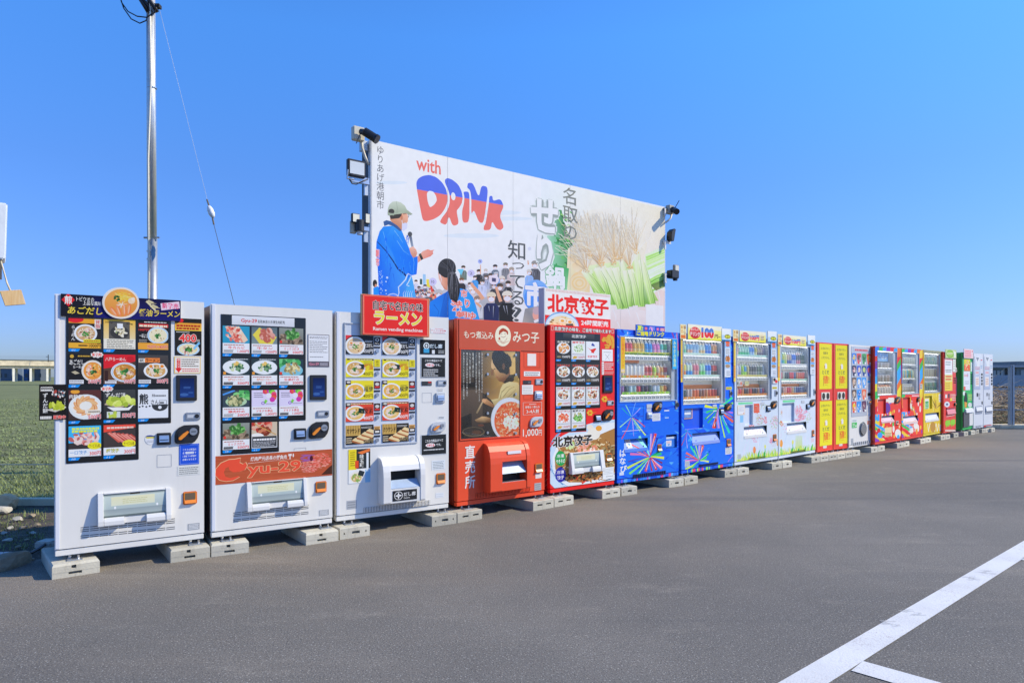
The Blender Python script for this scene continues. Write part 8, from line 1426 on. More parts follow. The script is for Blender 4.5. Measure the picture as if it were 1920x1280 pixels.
BL = [((97.5, 1086.4), (188.9, 1071.8)), ((320, 1055), (395.5, 1043.9)), ((396.2, 1043.7), (468.2, 1034.7)), ((574, 1022), (636, 1012.6)), ((637.3, 1011.5), (694.7, 1003)), ((810, 987.2), (857, 980.3)), ((858, 980.3), (904.7, 971.8)), ((999.9, 957.8), (1039, 950.6)), ((1039.7, 950.4), (1076, 943.9)), ((1129.5, 935.1), (1163.4, 929.8)), ((1165.4, 929.4), (1195.2, 925.2)),
      ((1254.6, 913.8), (1282.6, 909.9)), ((1283.8, 909.6), (1308.8, 905)), ((1359.2, 895), (1382, 891.5)), ((1383, 891.3), (1404.6, 888.3)), ((1447.7, 880.4), (1466.7, 877.4)), ((1467.5, 877.3), (1485.2, 874.4)), ((1521.8, 867.9), (1537.6, 865.6)),
      ((1538.2, 865.5), (1554, 863)), ((1554.7, 862.9), (1569.8, 860.8)), ((1570.3, 860.7), (1585, 858)), ((1585.7, 857.9), (1598.4, 855.8)), ((1598.9, 855.7), (1612.9, 853.3)), ((1633.5, 848.5), (1645.9, 846.8)), ((1646.4, 846.7), (1659.2, 844.3)), ((1682.2, 840.2), (1693.7, 837.9)), ((1694, 837.8), (1705.2, 835.4)),
      ((1726, 832), (1735.2, 830.1)), ((1735.5, 830), (1745.7, 827.9)), (tT(95, 1245), tT(153, 1236)), (tT(155, 1235), tT(213, 1225)), (tT(258, 1212), tT(318, 1202)), (tT(388, 1194), tT(441, 1186)), (tT(478, 1178), tT(525, 1171)), (tT(528, 1166), tT(578, 1159)), (tT(615, 1155), tT(660, 1148)), (tT(662, 1148), tT(704, 1142)), (tT(735, 1144), tT(779, 1138))]
WHO = [(0, 'near'), (0, 'far'), (1, 'near'), (1, 'far'), (2, 'near'), (2, 'far'), (3, 'near'), (3, 'far'), (4, 'near'), (4, 'far'), (5, 'near'), (5, 'far'), (6, 'near'), (6, 'far'), (7, 'near'), (7, 'far'), (8, 'near'), (8, 'far'), (9, 'near'), (9, 'far'), (10, 'near'), (10, 'far'), (11, 'near'), (11, 'far'), (12, 'near'), (12, 'far'), (13, 'near'), (13, 'far'), (14, 'near'), (14, 'far'), (15, 'near'), (15, 'far'), (16, 'near'), (16, 'far'), (17, 'near'), (17, 'far'), (18, 'near'), (18, 'far')]
for i, ((bl, br), (w, e)) in enumerate(zip(BL, WHO)): block(bl, br, 'concrete footing block under the %s end of the %s' % (e, SN[w]), 0 if i < 4 else 1 if i in (6, 7, 8, 9, 18, 19, 20, 21) else 2)
# ---------------------------------------------------------------- billboard
VU = (640, 230, 5.332); VW = (640, 400, 5.647); VX = (930, 310, 5.119); VY_ = (930, 440, 5.333); VZ = (700, 480, 6.194)
BY = 7.3; bo = Vector(((697 - CX) / FPX * BY, BY)); bu = Vector((math.sin(math.atan(1672 / 1280)), math.cos(math.atan(1672 / 1280))))
bf = Face(bo, bo + bu); Wb = bf.at(1246.5, 400)[0]; zT = bf.at(697.5, 262)[1]; zB_ = 1.55; bf.W = Wb
bb = empty('billboard', (bo.x, bo.y, 0), bf.rz(), 'large white market billboard with people and a bunch of leeks behind the machines', 'billboard')
def board_art(P):
    b = (-.01, zB_, Wb + .01, zT + .01); P.rectuv(b, '#f4f6f6', '#eef1f3'); r = random.Random(12)
    P.view(VU)
    for x, y, w, h in ((1500, 900, 300, 26), (1650, 960, 260, 20), (1300, 1130, 280, 24), (500, 600, 160, 18)): P.ell(x, y, w, h, '#dfe9f0')
    P.view(VX)                                                 # leeks: ground of the picture
    P.poly([(430, 120), (720, 200), (1000, 270), (1640, 420), (1640, 800), (1640, 1700), (600, 1700), (520, 1200), (440, 700)], ['#edf1f4', '#eef2ee', '#f3f1e4', '#f2e9d0', '#efdcc2', '#efe0d8', '#e6dccb', '#cfe0d0', '#e4ece8'])
    P.poly([(560, 420), (630, 430), (650, 560), (720, 700), (740, 800), (720, 1040), (600, 990), (540, 960), (480, 720), (520, 560)], ['#4a9a64', '#3a8a50', '#2f7a46', '#2a7040', '#3a7a48', '#4a9a50', '#3aa860', '#8ac8a0', '#b8d8c8', '#8ac0a0'])
    for _ in range(46): x, y = r.uniform(540, 720), r.uniform(440, 980); a = r.uniform(.2, 1.4); l = r.uniform(40, 110); P.stroke([(x, y), (x + l * math.cos(a) * .6, y + l * math.sin(a) * .8)], r.uniform(10, 26), r.choice(['#1f5a36', '#2f7a44', '#3f9a54', '#6ab85a', '#246a3e', '#8ac86a']), 4)
    P.poly([(690, 800), (760, 760), (860, 880), (900, 1100), (900, 1300), (690, 1300), (680, 1000)], ['#f2e4c4', '#f0dcb4', '#ecd2a0', '#e8c890', '#e8d0a0', '#dcd8a8', '#e8dcb4'])
    for x, y, rr in ((790, 960, 60), (800, 1120, 90), (730, 900, 40), (840, 1060, 60)): P.ell(x, y, rr, rr * 1.1, '#e8c68c', col2='#f2e2c0')
    for k in range(5): P.ell(800, 1130, 90 - k * 16, 80 - k * 14, ['#eed9ae', '#e2c48a'][k % 2], n=22)
    P.view(VY_)
    P.poly([(1140, 740), (1260, 690), (1420, 720), (1560, 640), (1690, 560), (1690, 1040), (1140, 1040)], ['#f0dcd0', '#f4e6dc', '#f2e0d8', '#f0d8cc', '#ecd0c4', '#f2e2dc', '#eedad0'])
    for x, y, a, b_, c in ((1200, 830, 110, 120, '#f4e8e0'), (1340, 800, 100, 110, '#f6ece6'), (1440, 880, 120, 130, '#f2e4dc'), (1600, 760, 110, 140, '#f4e2da'), (1250, 950, 130, 100, '#f0dcd2'), (1640, 640, 70, 90, '#f0d6ca')): P.ell(x, y, a, b_, c, n=22, col2='#efd8ce'); P.stroke([(x - a * .3, y - b_ * .8), (x, y), (x - a * .1, y + b_ * .8)], 10, '#f9f2ee', 3)
    P.poly([(1490, 200), (1690, 110), (1690, 520), (1560, 500), (1500, 380)], ['#dcecc0', '#e4f0d8', '#cfe4a8', '#b8d888', '#c8e0a0'])
    for k in range(17): y = 160 + k * 23; P.stroke([(1500 + 3 * k, y + 70), (1600, y + 30), (1695, y - 10)], r.uniform(12, 24), r.choice(['#a8d86a', '#c8e890', '#e4f2d0', '#8ac84a', '#eef6e2', '#7ab83e']), 14)
    P.poly([(1545, 500), (1690, 440), (1690, 520), (1600, 560)], ['#5a7a34', '#6a8a3a', '#8aa05a', '#7a7a44'])
    P.view(VX); P.poly([(760, 560), (900, 430), (1150, 400), (1400, 520), (1450, 760), (1400, 960), (1280, 1010), (1000, 1010), (860, 1040), (800, 800)], ['#f3ead4', '#f6f0e0', '#f8f4e8', '#f6f0e2', '#f0e4cc', '#f0e6cc', '#eee2c4', '#ecdcb8', '#eee0c0', '#f0e4cc'])
    P.poly([(830, 1010), (900, 960), (1350, 900), (1450, 1100), (1560, 1300), (980, 1300)], ['#d4dea8', '#dae4b4', '#d0e09a', '#b4d074', '#a2c460', '#94b854']); P.view(VY_)
    for k in range(26): x = 900 + k * 20; P.stroke([(x, 340 + (k * 37) % 60), (x + 70, 520), (x + 130, 700)], r.uniform(22, 40), r.choice(['#dfe8b8', '#c8dc90', '#a8cc68', '#e8ecc8', '#b4d47c']), 30, r.choice(['#8ac04a', '#a4d060', '#6fa83a']))
    st = [((880, 350), (950, 450), (1050, 580), 62), ((1010, 330), (1060, 450), (1110, 600), 64), ((1060, 320), (1160, 520), (1245, 730), 62), ((1130, 330), (1190, 540), (1240, 740), 50), ((1190, 330), (1240, 540), (1285, 740), 66), ((1250, 240), (1310, 470), (1350, 710), 54), ((1335, 350), (1380, 540), (1405, 705), 60), ((1400, 160), (1430, 440), (1450, 720), 58), ((1450, 250), (1510, 480), (1560, 690), 54), ((1290, 360), (1320, 560), (1335, 720), 44)]
    for a, b_, c, w in st:
        mid = ((a[0] + b_[0]) / 2, (a[1] + b_[1]) / 2)
        P.stroke([a, mid, b_], w * 1.15, '#f3f0d8', w * 1.2, '#cfe29a'); P.stroke([b_, ((b_[0] + c[0]) / 2, (b_[1] + c[1]) / 2), c], w * 1.2, '#cfe29a', w, '#9cca58')
        o = w * .28; P.stroke([(a[0] - o, a[1]), (b_[0] - o, b_[1]), (c[0] - o * .8, c[1])], w * .16, '#f6f6e0', w * .14, '#c8dc90'); P.stroke([(a[0] + o * 1.1, a[1]), (b_[0] + o * 1.2, b_[1]), (c[0] + o, c[1])], w * .14, '#dcdcae', w * .16, '#88b84c')
    for a, b_, c, w in st: P.stroke([(a[0] + w * .62, a[1] + 30), (b_[0] + w * .66, b_[1]), (c[0] + w * .6, c[1])], 4, '#b8cc88', 9, '#5f9038')
    P.view(VX)
    crowns = [(870, 1010), (1000, 960), (1010, 930), (1130, 940), (1140, 900), (1285, 980), (1350, 830), (900, 880), (1200, 900)]
    for i in range(420):
        c = crowns[i % len(crowns)]; P.k -= 0; x1 = c[0] + r.gauss(-90, 110); y1 = r.uniform(430, 760) + (x1 - 900) * .12; k = r.uniform(-60, 60); xm = (c[0] + x1) / 2 + k
        P.stroke([c, ((c[0] + xm) / 2, c[1] * .7 + y1 * .3), (xm, (c[1] + y1) / 2), ((xm + x1) / 2 - k * .3, c[1] * .25 + y1 * .75), (x1, y1)], r.uniform(3.5, 7), r.choice(['#fdf9ee', '#f8f0de', '#f2e6cc', '#fdf8ea', '#ecd9b4', '#fbf4e4', '#e6d0a6', '#f8f0dc']), 2.5)
    for i in range(150):
        c = crowns[i % len(crowns)]; x1 = c[0] + r.gauss(-50, 90); y1 = c[1] - r.uniform(120, 460); P.stroke([c, ((c[0] + x1) / 2 + r.uniform(-30, 30), (c[1] + y1) / 2), (x1, y1)], r.uniform(3, 6), r.choice(['#d8b480', '#c89c64', '#e2c494', '#cfa874']), 1.5, '#f0e0c0')
    for c in crowns: bits_px(P, c[0], c[1], 30, 24, ['#e0b880', '#ecd2a0', '#d8a868', '#f4e4c0'], 16, r)
    for _ in range(60): x, y = r.uniform(560, 860), r.uniform(560, 860); P.stroke([(x, y), (x + r.uniform(30, 110), y + r.uniform(-10, 50)), (x + r.uniform(100, 170), y + r.uniform(10, 110))], 5, r.choice(['#f4ead0', '#e8d8b0', '#fbf6e6']), 2)
    P.poly([(500, 1130), (560, 950), (700, 990), (680, 1200), (520, 1260)], ['#3aa860', '#2f9a54', '#4aa860', '#8ac890', '#b8e0c8'])
    # crowd
    P.view(VZ)
    P.poly([(460, 450), (560, 350), (700, 330), (760, 420), (1000, 300), (1100, 330), (1180, 250), (1300, 180), (1500, 130), (1640, 170), (1640, 805), (460, 805)], ['#c8ccd4', '#c0c4cc', '#b8bcc6', '#b4b8c2', '#c4c8d0', '#a8acb8', '#c4c8d0', '#d4d8de', '#d8dce2', '#c4c4c8', '#8a8c92', '#9a9ca4'])
    ppl = [(1535, 105, 30, '#7a7468', '#7e8086'), (1415, 125, 28, '#34343a', '#5c6c7c'), (1045, 135, 26, '#4a4038', '#6a7c72'), (1875, 95, 42, '#8e8c88', '#565860'), (1225, 180, 27, '#3a302c', '#2c2e34'), (1305, 170, 24, '#c4beb4', '#686a74'), (1605, 160, 33, '#a4988a', '#c4b4b4'), (1810, 185, 32, '#c8c4bc', '#8ab0e2'), (1425, 210, 28, '#b4b8c0', '#6a9ed8'), (1360, 225, 28, '#4a423e', '#8a8c96'), (1310, 245, 26, '#5a4e48', '#a8b0c8'), (1180, 250, 25, '#4a4a4a', '#3a98e0'), (1495, 265, 36, '#d4ccc0', '#8c8c94'), (1025, 280, 30, '#7a5a40', '#34343a'), (495, 295, 20, '#3a302c', '#cacada'), (1265, 300, 32, '#4e4c48', '#c6cee8'), (1565, 320, 34, '#3a3634', '#2c2c32'), (1120, 330, 26, '#5a4e48', '#c8ccd4'), (1470, 355, 40, '#54463c', '#3c3c44'), (1400, 345, 30, '#5c4c42', '#4a4a52'),
           (600, 350, 22, '#3e3a3a', '#6a6e88'), (530, 370, 22, '#3e3a38', '#8a7a8a'), (560, 410, 24, '#5a4a48', '#a8889a'), (505, 440, 28, '#3a3a3a', '#5a68a0'), (580, 450, 30, '#4a3a34', '#8a8c94'), (640, 430, 36, '#e4d8c6', '#5a5c66'), (690, 410, 26, '#54463e', '#d8604a'), (760, 435, 50, '#b4b4b6', '#4a5a98'), (1155, 395, 46, '#e6e6e2', '#d4c4bc'), (1210, 500, 40, '#8a7a70', '#c8ccd4'), (1370, 475, 58, '#d4cab2', '#28305a'), (1555, 465, 62, '#d6d0c2', '#24262b')]
    for x, y, rr, cap, sh in sorted(ppl, key=lambda q: q[1]):
        P.poly([(x - rr * 1.5, y + rr * 5.5), (x - rr * 1.55, y + rr * 2.1), (x - rr * .9, y + rr * 1.25), (x + rr * .9, y + rr * 1.25), (x + rr * 1.55, y + rr * 2.1), (x + rr * 1.5, y + rr * 5.5)], sh)
        for _ in range(5): a = r.uniform(-1.2, 1.2) * rr; P.stroke([(x + a, y + rr * 1.8), (x + a + r.uniform(-.4, .4) * rr, y + rr * r.uniform(2.6, 4.5))], rr * .16, r.choice(['#1e2028', '#9aa0b0', sh]), 1)
        P.ell(x, y + rr * .15, rr * .78, rr * .98, '#d8a486', n=14); P.ell(x, y + rr * .48, rr * .62, rr * .52, '#e6e6f0', n=12); P.ell(x, y - rr * .3, rr * .95, rr * .72, cap, n=14, a0=math.pi * .93, a1=math.pi * 2.07); P.stroke([(x - rr * .95, y - rr * .2), (x + rr * .95, y - rr * .2)], rr * .22, cap)
        P.stroke([(x - rr * .5, y + rr * .02), (x - rr * .2, y + rr * .02)], rr * .12, '#3a2a24'); P.stroke([(x + rr * .2, y + rr * .02), (x + rr * .5, y + rr * .02)], rr * .12, '#3a2a24')
    for pts, w in (([(1275, 500), (1220, 420), (1150, 340), (1140, 310)], 44), ([(1480, 530), (1450, 440), (1425, 360)], 40), ([(1800, 100), (1795, 50)], 16), ([(1245, 210), (1245, 100)], 12), ([(700, 500), (690, 400)], 26), ([(1250, 590), (1190, 540)], 30)): P.stroke(pts, w, '#d8a080', w * .7)
    P.poly([(975, 155), (1050, 150), (1020, 225)], '#6ac4e0'); P.rect(575, 210, 608, 330, '#9ac8ea'); P.poly([(615, 270), (645, 270), (660, 370), (620, 350)], '#e8d84a'); P.rect(540, 265, 568, 330, '#3a5a54'); P.poly([(660, 340), (690, 360), (700, 410), (670, 420)], '#d84a3c')
    for x, y, rr, t_, c in ((690, 297, 45, '10', '#cfcdf0'), (1135, 200, 42, '2', '#cfcdf0'), (1240, 62, 26, '9', '#a4b4ec'), (1400, 275, 58, '1', '#d8d0dc')): P.ell(x, y, rr, rr, c, n=20); P.text(t_, x - rr * .4, y - rr * .35, x + rr * .4, y + rr * .4, '#4a4a6a'); P.stroke([(x, y + rr), (x, y + rr * 1.8)], 6, '#d8d8e8')
    for _ in range(50): x, y = r.uniform(470, 720), r.uniform(370, 470); P.ell(x, y, r.uniform(5, 13), r.uniform(5, 13), r.choice(['#d8a486', '#e6e6f0', '#3a3436', '#8a6a60', '#b84a4a', '#6a6a7a', '#c8c4cc']), n=7)
    # man in a blue festival coat
    P.ell(18, 318, 26, 44, '#2c2a2c'); P.ell(28, 345, 12, 22, '#c88a70'); P.poly([(0, 370), (50, 350), (80, 390), (80, 480), (0, 470)], '#1a86e0')
    P.view(VW)
    P.poly([(445, 140), (405, 190), (372, 300), (366, 420), (385, 580), (400, 900), (790, 900), (775, 800), (745, 660), (700, 640), (700, 400), (560, 130)], ['#1c8cf0', '#1684ec', '#0a6fe6', '#0a66de', '#0a62da', '#0a5cd6', '#4aa0ee', '#5ab0f2', '#2a90ee', '#1278e6', '#1a80ea', '#2a96f4'])
    P.poly([(540, 135), (640, 185), (700, 330), (760, 460), (806, 455), (808, 520), (797, 645), (745, 656), (640, 600), (590, 560), (530, 380), (480, 250)], ['#36a0f6', '#2a96f2', '#1c84ee', '#1278ea', '#0e70e4', '#0e6ce0', '#0c66da', '#1274e6', '#1a7cea', '#1676e6', '#107ae8', '#1c88f0'])
    P.stroke([(380, 300), (470, 395), (545, 500), (600, 590), (650, 625), (692, 668)], 8, '#0a2a6a', 20); P.stroke([(440, 190), (460, 260), (470, 330)], 5, '#6ac0fa'); P.stroke([(560, 180), (620, 260), (650, 310)], 5, '#8ad0fc', 2); P.stroke([(590, 290), (660, 400), (720, 440)], 5, '#7ac8fa', 2); P.stroke([(760, 465), (770, 520), (760, 640)], 6, '#6ab8f4', 2)
    for _ in range(46): x, y = r.uniform(390, 740), r.uniform(180, 780); P.stroke([(x, y), (x + r.uniform(-14, 14), y + r.uniform(20, 50)), (x + r.uniform(-24, 24), y + r.uniform(50, 110))], r.uniform(4, 12), r.choice(['#0a5ad0', '#1c88f0', '#0c66e0', '#0a52c4', '#2a94f6']), 1)
    P.stroke([(700, 645), (680, 700), (640, 745), (605, 780), (610, 840), (600, 880)], 15, '#d0e4fa', 9); P.poly([(715, 680), (745, 660), (775, 800), (785, 900), (660, 900), (690, 780)], '#4aaaf0'); P.stroke([(740, 665), (715, 720), (690, 760), (720, 770)], 10, '#d8eafa')
    for x in range(660, 770, 22): P.stroke([(x, 890), (x - 6, 850), (x + 8, 820)], 7, '#d4e8fa', 3)
    P.ell(545, 880, 60, 34, '#b8c8f4', n=20); P.ell(545, 884, 48, 26, '#1a78e6', n=20)
    for x, y, rr in ((485, 680, 12), (473, 722, 8), (430, 678, 6), (470, 815, 9), (475, 850, 6), (425, 720, 5)): P.ell(x, y, rr, rr, '#c8e0fa', n=10)
    for _ in range(34): x, y = r.uniform(390, 440), r.uniform(610, 860); P.ell(x, y, r.uniform(2, 7), r.uniform(2, 7), '#a8ccf6', n=6)
    for k, ch in enumerate('朝市'): P.text(ch, 364, 380 + k * 90, 402, 470 + k * 90, '#e06a70', bold=.05, outline='#f4eef4', ow=.05)
    P.view(VU)
    P.poly([(485, 930), (600, 905), (655, 895), (668, 940), (665, 985), (650, 1010), (640, 1050), (600, 1078), (520, 1010), (490, 975)], ['#c88a6a', '#d89a7a', '#e0a488', '#e4ac90', '#e0a488', '#d89c80', '#c88868', '#b87858', '#c08060', '#c48666'])
    P.poly([(606, 1010), (640, 1000), (662, 1010), (655, 1060), (620, 1085), (604, 1072)], '#d4d6ea'); P.stroke([(600, 945), (612, 1015)], 5, '#e8e8f0'); P.ell(602, 950, 12, 26, '#c07a5c', n=12)
    P.poly([(480, 925), (560, 915), (608, 900), (600, 930), (580, 955), (495, 965)], '#3a3634'); P.stroke([(615, 915), (665, 905), (676, 930), (668, 948)], 5, '#3a3a40')
    P.poly([(462, 905), (466, 860), (480, 820), (510, 792), (550, 785), (595, 798), (635, 830), (655, 870), (712, 915), (690, 925), (640, 905), (560, 915), (480, 930), (464, 925)], ['#9aa894', '#a8b4a0', '#b4beac', '#c0cab6', '#c8d0bc', '#c4ccb8', '#b8c2ac', '#a8b49c', '#98a48e', '#8a9682', '#98a48c', '#a4b098', '#98a48e', '#8e9a86']); P.ell(500, 888, 30, 26, '#3c3c3c', n=16); P.rect(474, 905, 525, 925, '#98a48e'); P.stroke([(548, 788), (560, 850), (555, 910)], 3, '#8a9682')
    P.poly([(420, 990), (450, 975), (492, 985), (560, 1030), (605, 1078), (585, 1085), (520, 1035), (470, 1020), (430, 1035)], '#33588e')
    P.stroke([(690, 1135), (712, 1245)], 26, '#5a6478', 22, '#8a9ab0'); P.ell(686, 1115, 22, 26, '#4a4e54', n=16)
    P.view(VW)
    P.poly([(718, 370), (760, 348), (790, 380), (804, 420), (790, 460), (760, 470), (735, 430)], ['#d8a08a', '#e8b8a4', '#e4b09c', '#d89c88', '#c88a74', '#c08068', '#cc927c'])
    for y in (385, 405, 425): P.stroke([(765, y), (795, y + 10)], 3, '#b8705c')
    P.poly([(806, 460), (860, 402), (915, 380), (945, 392), (985, 386), (968, 402), (972, 428), (945, 455), (890, 476), (850, 492), (812, 522)], ['#e0a08c', '#e8a894', '#ec9a86', '#e88a76', '#e08a78', '#e09080', '#d87a68', '#d87c6a', '#dc8a78', '#d89480', '#d08c78'])
    P.poly([(818, 432), (842, 424), (868, 482), (846, 496)], '#2c3234'); P.poly([(824, 428), (848, 440), (852, 456), (832, 448)], '#5a5a48')
    # woman with a ponytail, seen from behind
    P.view(VZ)
    P.poly([(752, 190), (800, 205), (870, 260), (860, 400), (825, 385), (785, 320), (760, 260)], ['#e0a890', '#d89c84', '#c88468', '#d08c70', '#c07c60', '#d8a088', '#e4b4a0']); P.stroke([(768, 200), (790, 270), (780, 330)], 9, '#e8e4ec', 4)
    P.poly([(640, 640), (660, 530), (760, 465), (835, 425), (1010, 375), (1090, 395), (1160, 480), (1195, 590), (1235, 740), (640, 740)], ['#1a78e0', '#1a7ee4', '#1874de', '#1668d0', '#2a94ec', '#2a98ee', '#1c86e6', '#1a80e4', '#2a90ea', '#1c74da'])
    P.poly([(830, 430), (870, 400), (880, 700), (840, 740), (760, 740)], ['#1456b0', '#1a66c8', '#1662c4', '#1458b4', '#1668ce']); P.stroke([(700, 560), (760, 640), (740, 730)], 8, '#0e58b8', 3)
    P.poly([(1020, 380), (1080, 400), (1160, 490), (1190, 600), (1230, 740), (960, 740), (1010, 560)], '#2aa0f0')
    for s_, x0, y0, x1, y1 in (('港', 900, 515, 1035, 640), ('朝', 960, 640, 1090, 715), ('市', 1015, 390, 1090, 480), ('り', 1060, 500, 1120, 600), ('ゆ', 1100, 650, 1190, 735)): P.text(s_, x0, y0, x1, y1, '#e07468', bold=.05, outline='#f2eef4', ow=.06)
    P.ell(855, 140, 104, 112, '#34363c', n=30, col2='#26272c'); P.poly([(750, 150), (760, 210), (800, 200), (860, 250), (870, 300), (960, 180), (950, 120), (800, 60)], '#2c2e34')
    P.poly([(870, 190), (935, 180), (975, 240), (1003, 330), (1005, 420), (985, 500), (965, 545), (930, 520), (890, 500), (868, 400), (862, 280)], ['#4a4c52', '#505258', '#3a3c42', '#2a2b30', '#222328', '#1e1f24', '#26272c', '#24252a', '#2a2b30', '#303238', '#44464c'])
    for _ in range(46): x = r.uniform(870, 985); P.stroke([(x * .6 + 920 * .4, 200), (x, 330), (x + r.uniform(-14, 14), r.uniform(400, 520))], r.uniform(2, 5), r.choice(['#16171a', '#5a5c64', '#34363c', '#7a7e88', '#222328']), 1)
    for _ in range(36): a = r.uniform(3.4, 6.0); P.stroke([(855 + 95 * math.cos(a), 140 + 100 * math.sin(a)), (880 + 40 * math.cos(a + .5), 175 + 40 * math.sin(a + .4)), (915, 200)], r.uniform(2, 4), r.choice(['#1a1b1f', '#5c606a', '#44474e', '#26282d']), 1.5)
    P.ell(915, 200, 26, 16, '#606268', n=14)
    # words
    P.view(VU); P.text('ゆりあげ港朝市', 352, 238, 428, 862, '#6a6c70', vert=True, bold=.004)
    P.text('with', 748, 362, 994, 498, '#f8766c', bold=.03)
    L1 = VU_line(P)
    bg_ = '#f3f5f5'
    LET = [[(748, 600), (768, 560), (815, 532), (880, 522), (950, 545), (1010, 600), (1045, 660), (1062, 730), (1060, 800), (1030, 872), (985, 930), (920, 968), (850, 986), (822, 980), (808, 955), (780, 810), (755, 672)],
           [(1035, 600), (1036, 570), (1060, 553), (1110, 570), (1170, 620), (1204, 690), (1214, 750), (1204, 810), (1172, 858), (1150, 882), (1178, 1015), (1112, 1035), (1075, 928), (1050, 1028), (982, 998), (1005, 950), (1050, 895), (1080, 825), (1086, 740), (1072, 680)],
           [(1218, 690), (1272, 690), (1282, 735), (1280, 996), (1212, 1003), (1205, 885), (1226, 810), (1231, 740)],
           [(1256, 650), (1266, 600), (1318, 605), (1374, 752), (1400, 626), (1470, 645), (1442, 880), (1420, 1003), (1376, 1000), (1326, 870), (1298, 920), (1300, 760), (1288, 676)],
           [(1478, 735), (1510, 730), (1516, 785), (1590, 760), (1626, 835), (1580, 935), (1628, 1045), (1590, 1078), (1550, 1060), (1506, 980), (1494, 1072), (1420, 1078), (1426, 1030), (1442, 1012), (1476, 800)]]
    for q in LET: P.poly(rnd(q), '#fa7d73')
    P.half = L1
    for q in LET: P.poly(rnd(q), '#4c68d6')
    P.half = None
    P.poly(rnd([(854, 705), (878, 680), (920, 690), (948, 735), (955, 780), (930, 820), (890, 848), (876, 830), (860, 775)]), bg_); P.ell(1119, 737, 22, 40, bg_, n=22, rot=-.1)
    P.view(VX)
    P.text('名取の', 640, 218, 785, 712, '#7c8078', vert=True, bold=.008)
    for k, (cw, ow, of) in enumerate((('#9aa09c', .05, 10),)):
        for ch, x0, y0, x1, y1 in (('せ', 330, 318, 595, 645), ('り', 388, 665, 548, 1010)): [P.text(ch, x0 - e, y0 - e + 6, x1 + e, y1 + e + 6, c_, bold=b_) for e, c_, b_ in ((16, '#dfe4e2', .30), (11, '#c8d0cc', .24), (7, '#aab4b0', .19), (3, '#929c98', .15))]
    P.text('せ', 330, 318, 595, 645, '#f8f9f8', bold=.07); P.text('り', 388, 665, 548, 1010, '#f8f9f8', bold=.07)
    P.text('鍋', 470, 965, 662, 1185, '#f6f9f6', bold=.06, outline='#2fa05a', ow=.03)
    P.view(VY_); P.ell(400, 600, 130, 150, '#7ab0ee', n=26); P.ell(370, 640, 90, 110, '#4a90e8', n=20); P.text('市', 288, 470, 500, 745, '#f6f8fc', bold=.08, outline='#3a8ae8', ow=.03)
    P.poly([(290, 740), (480, 700), (480, 960), (250, 960)], ['#8a8c90', '#a8a8a8', '#8a8484', '#b8b0a4']); P.ell(410, 800, 46, 60, '#e0a090', n=14); P.ell(405, 760, 40, 40, '#b8a0a8', n=12); P.stroke([(380, 870), (460, 840)], 26, '#e6e6ea')
    for ch, x0, y0, x1, y1 in (('知', 118, 62, 292, 248), ('つ', 160, 278, 282, 345), ('て', 136, 402, 284, 538), ('る', 148, 562, 278, 702), ('?', 172, 722, 256, 868)): P.text(ch, x0, y0, x1, y1, '#4e5458', bold=.012, outline='#dcdcda', ow=.05)
    P.ell(335, 140, 18, 18, '#c8ccda', n=12)
    b = P.box(1498, 702, 1672, 940); P.rectuv(b, '#f0ece8')
def bits_px(P, x, y, rx, ry, pal, n, r):
    for _ in range(n): a = r.uniform(0, 6.28); q = math.sqrt(r.random()); P.ell(x + rx * q * math.cos(a), y + ry * q * math.sin(a), r.uniform(4, 10), r.uniform(4, 8), r.choice(pal), n=7)
def rnd(p, it=2):                                             # round an outline's corners
    for _ in range(it): p = [q for i in range(len(p)) for a, b in ((p[i], p[(i + 1) % len(p)]),) for q in ((a[0] * .8 + b[0] * .2, a[1] * .8 + b[1] * .2), (a[0] * .2 + b[0] * .8, a[1] * .2 + b[1] * .8))]
    return p
def VU_line(P):
    a = P.c(755, 667); b = P.c(1625, 826); dx, dz = b[0] - a[0], b[1] - a[1]
    return lambda q: (q[1] - a[1]) * dx - (q[0] - a[0]) * dz
pw = Wb / 5
for i in range(5):
    u0, u1 = i * pw + .0015, (i + 1) * pw - .0015
    pn = MB().box(u0, u1, -.02, -.0005, zB_, zT).build('panel', WHITEP, bb)
    P = Print(bf, .0004, clip=(u0, zB_, u1, zT), step=1e-5); board_art(P); P.build('panel_print', pn)
BLKF = principled('black_steel_frame', (.02, .02, .023), .5, var=.2)
MB().box(0, Wb, -.024, -.0205, zB_ + .01, zT - .01).build('backing', BLKF, bb)
for i in range(6):
    u = .03 + (Wb - .06) * i / 5; MB().box(u - .03, u + .03, -.24, -.025, .0, zT - .02).build('frame_post', BLKF, bb)
for z in (zB_ + .06, (zB_ + zT) / 2, zT - .08): MB().box(.0605, Wb - .0605, -.2, -.15, z - .03, z + .03).build('frame_rail', BLKF, bb)
MB().box(-.012, -.001, -.06, .0, zB_, zT).build('edge_channel', GREYP, bb); MB().box(Wb + .001, Wb + .010, -.05, .0, zB_, zT).build('edge_channel', WHITEP, bb)
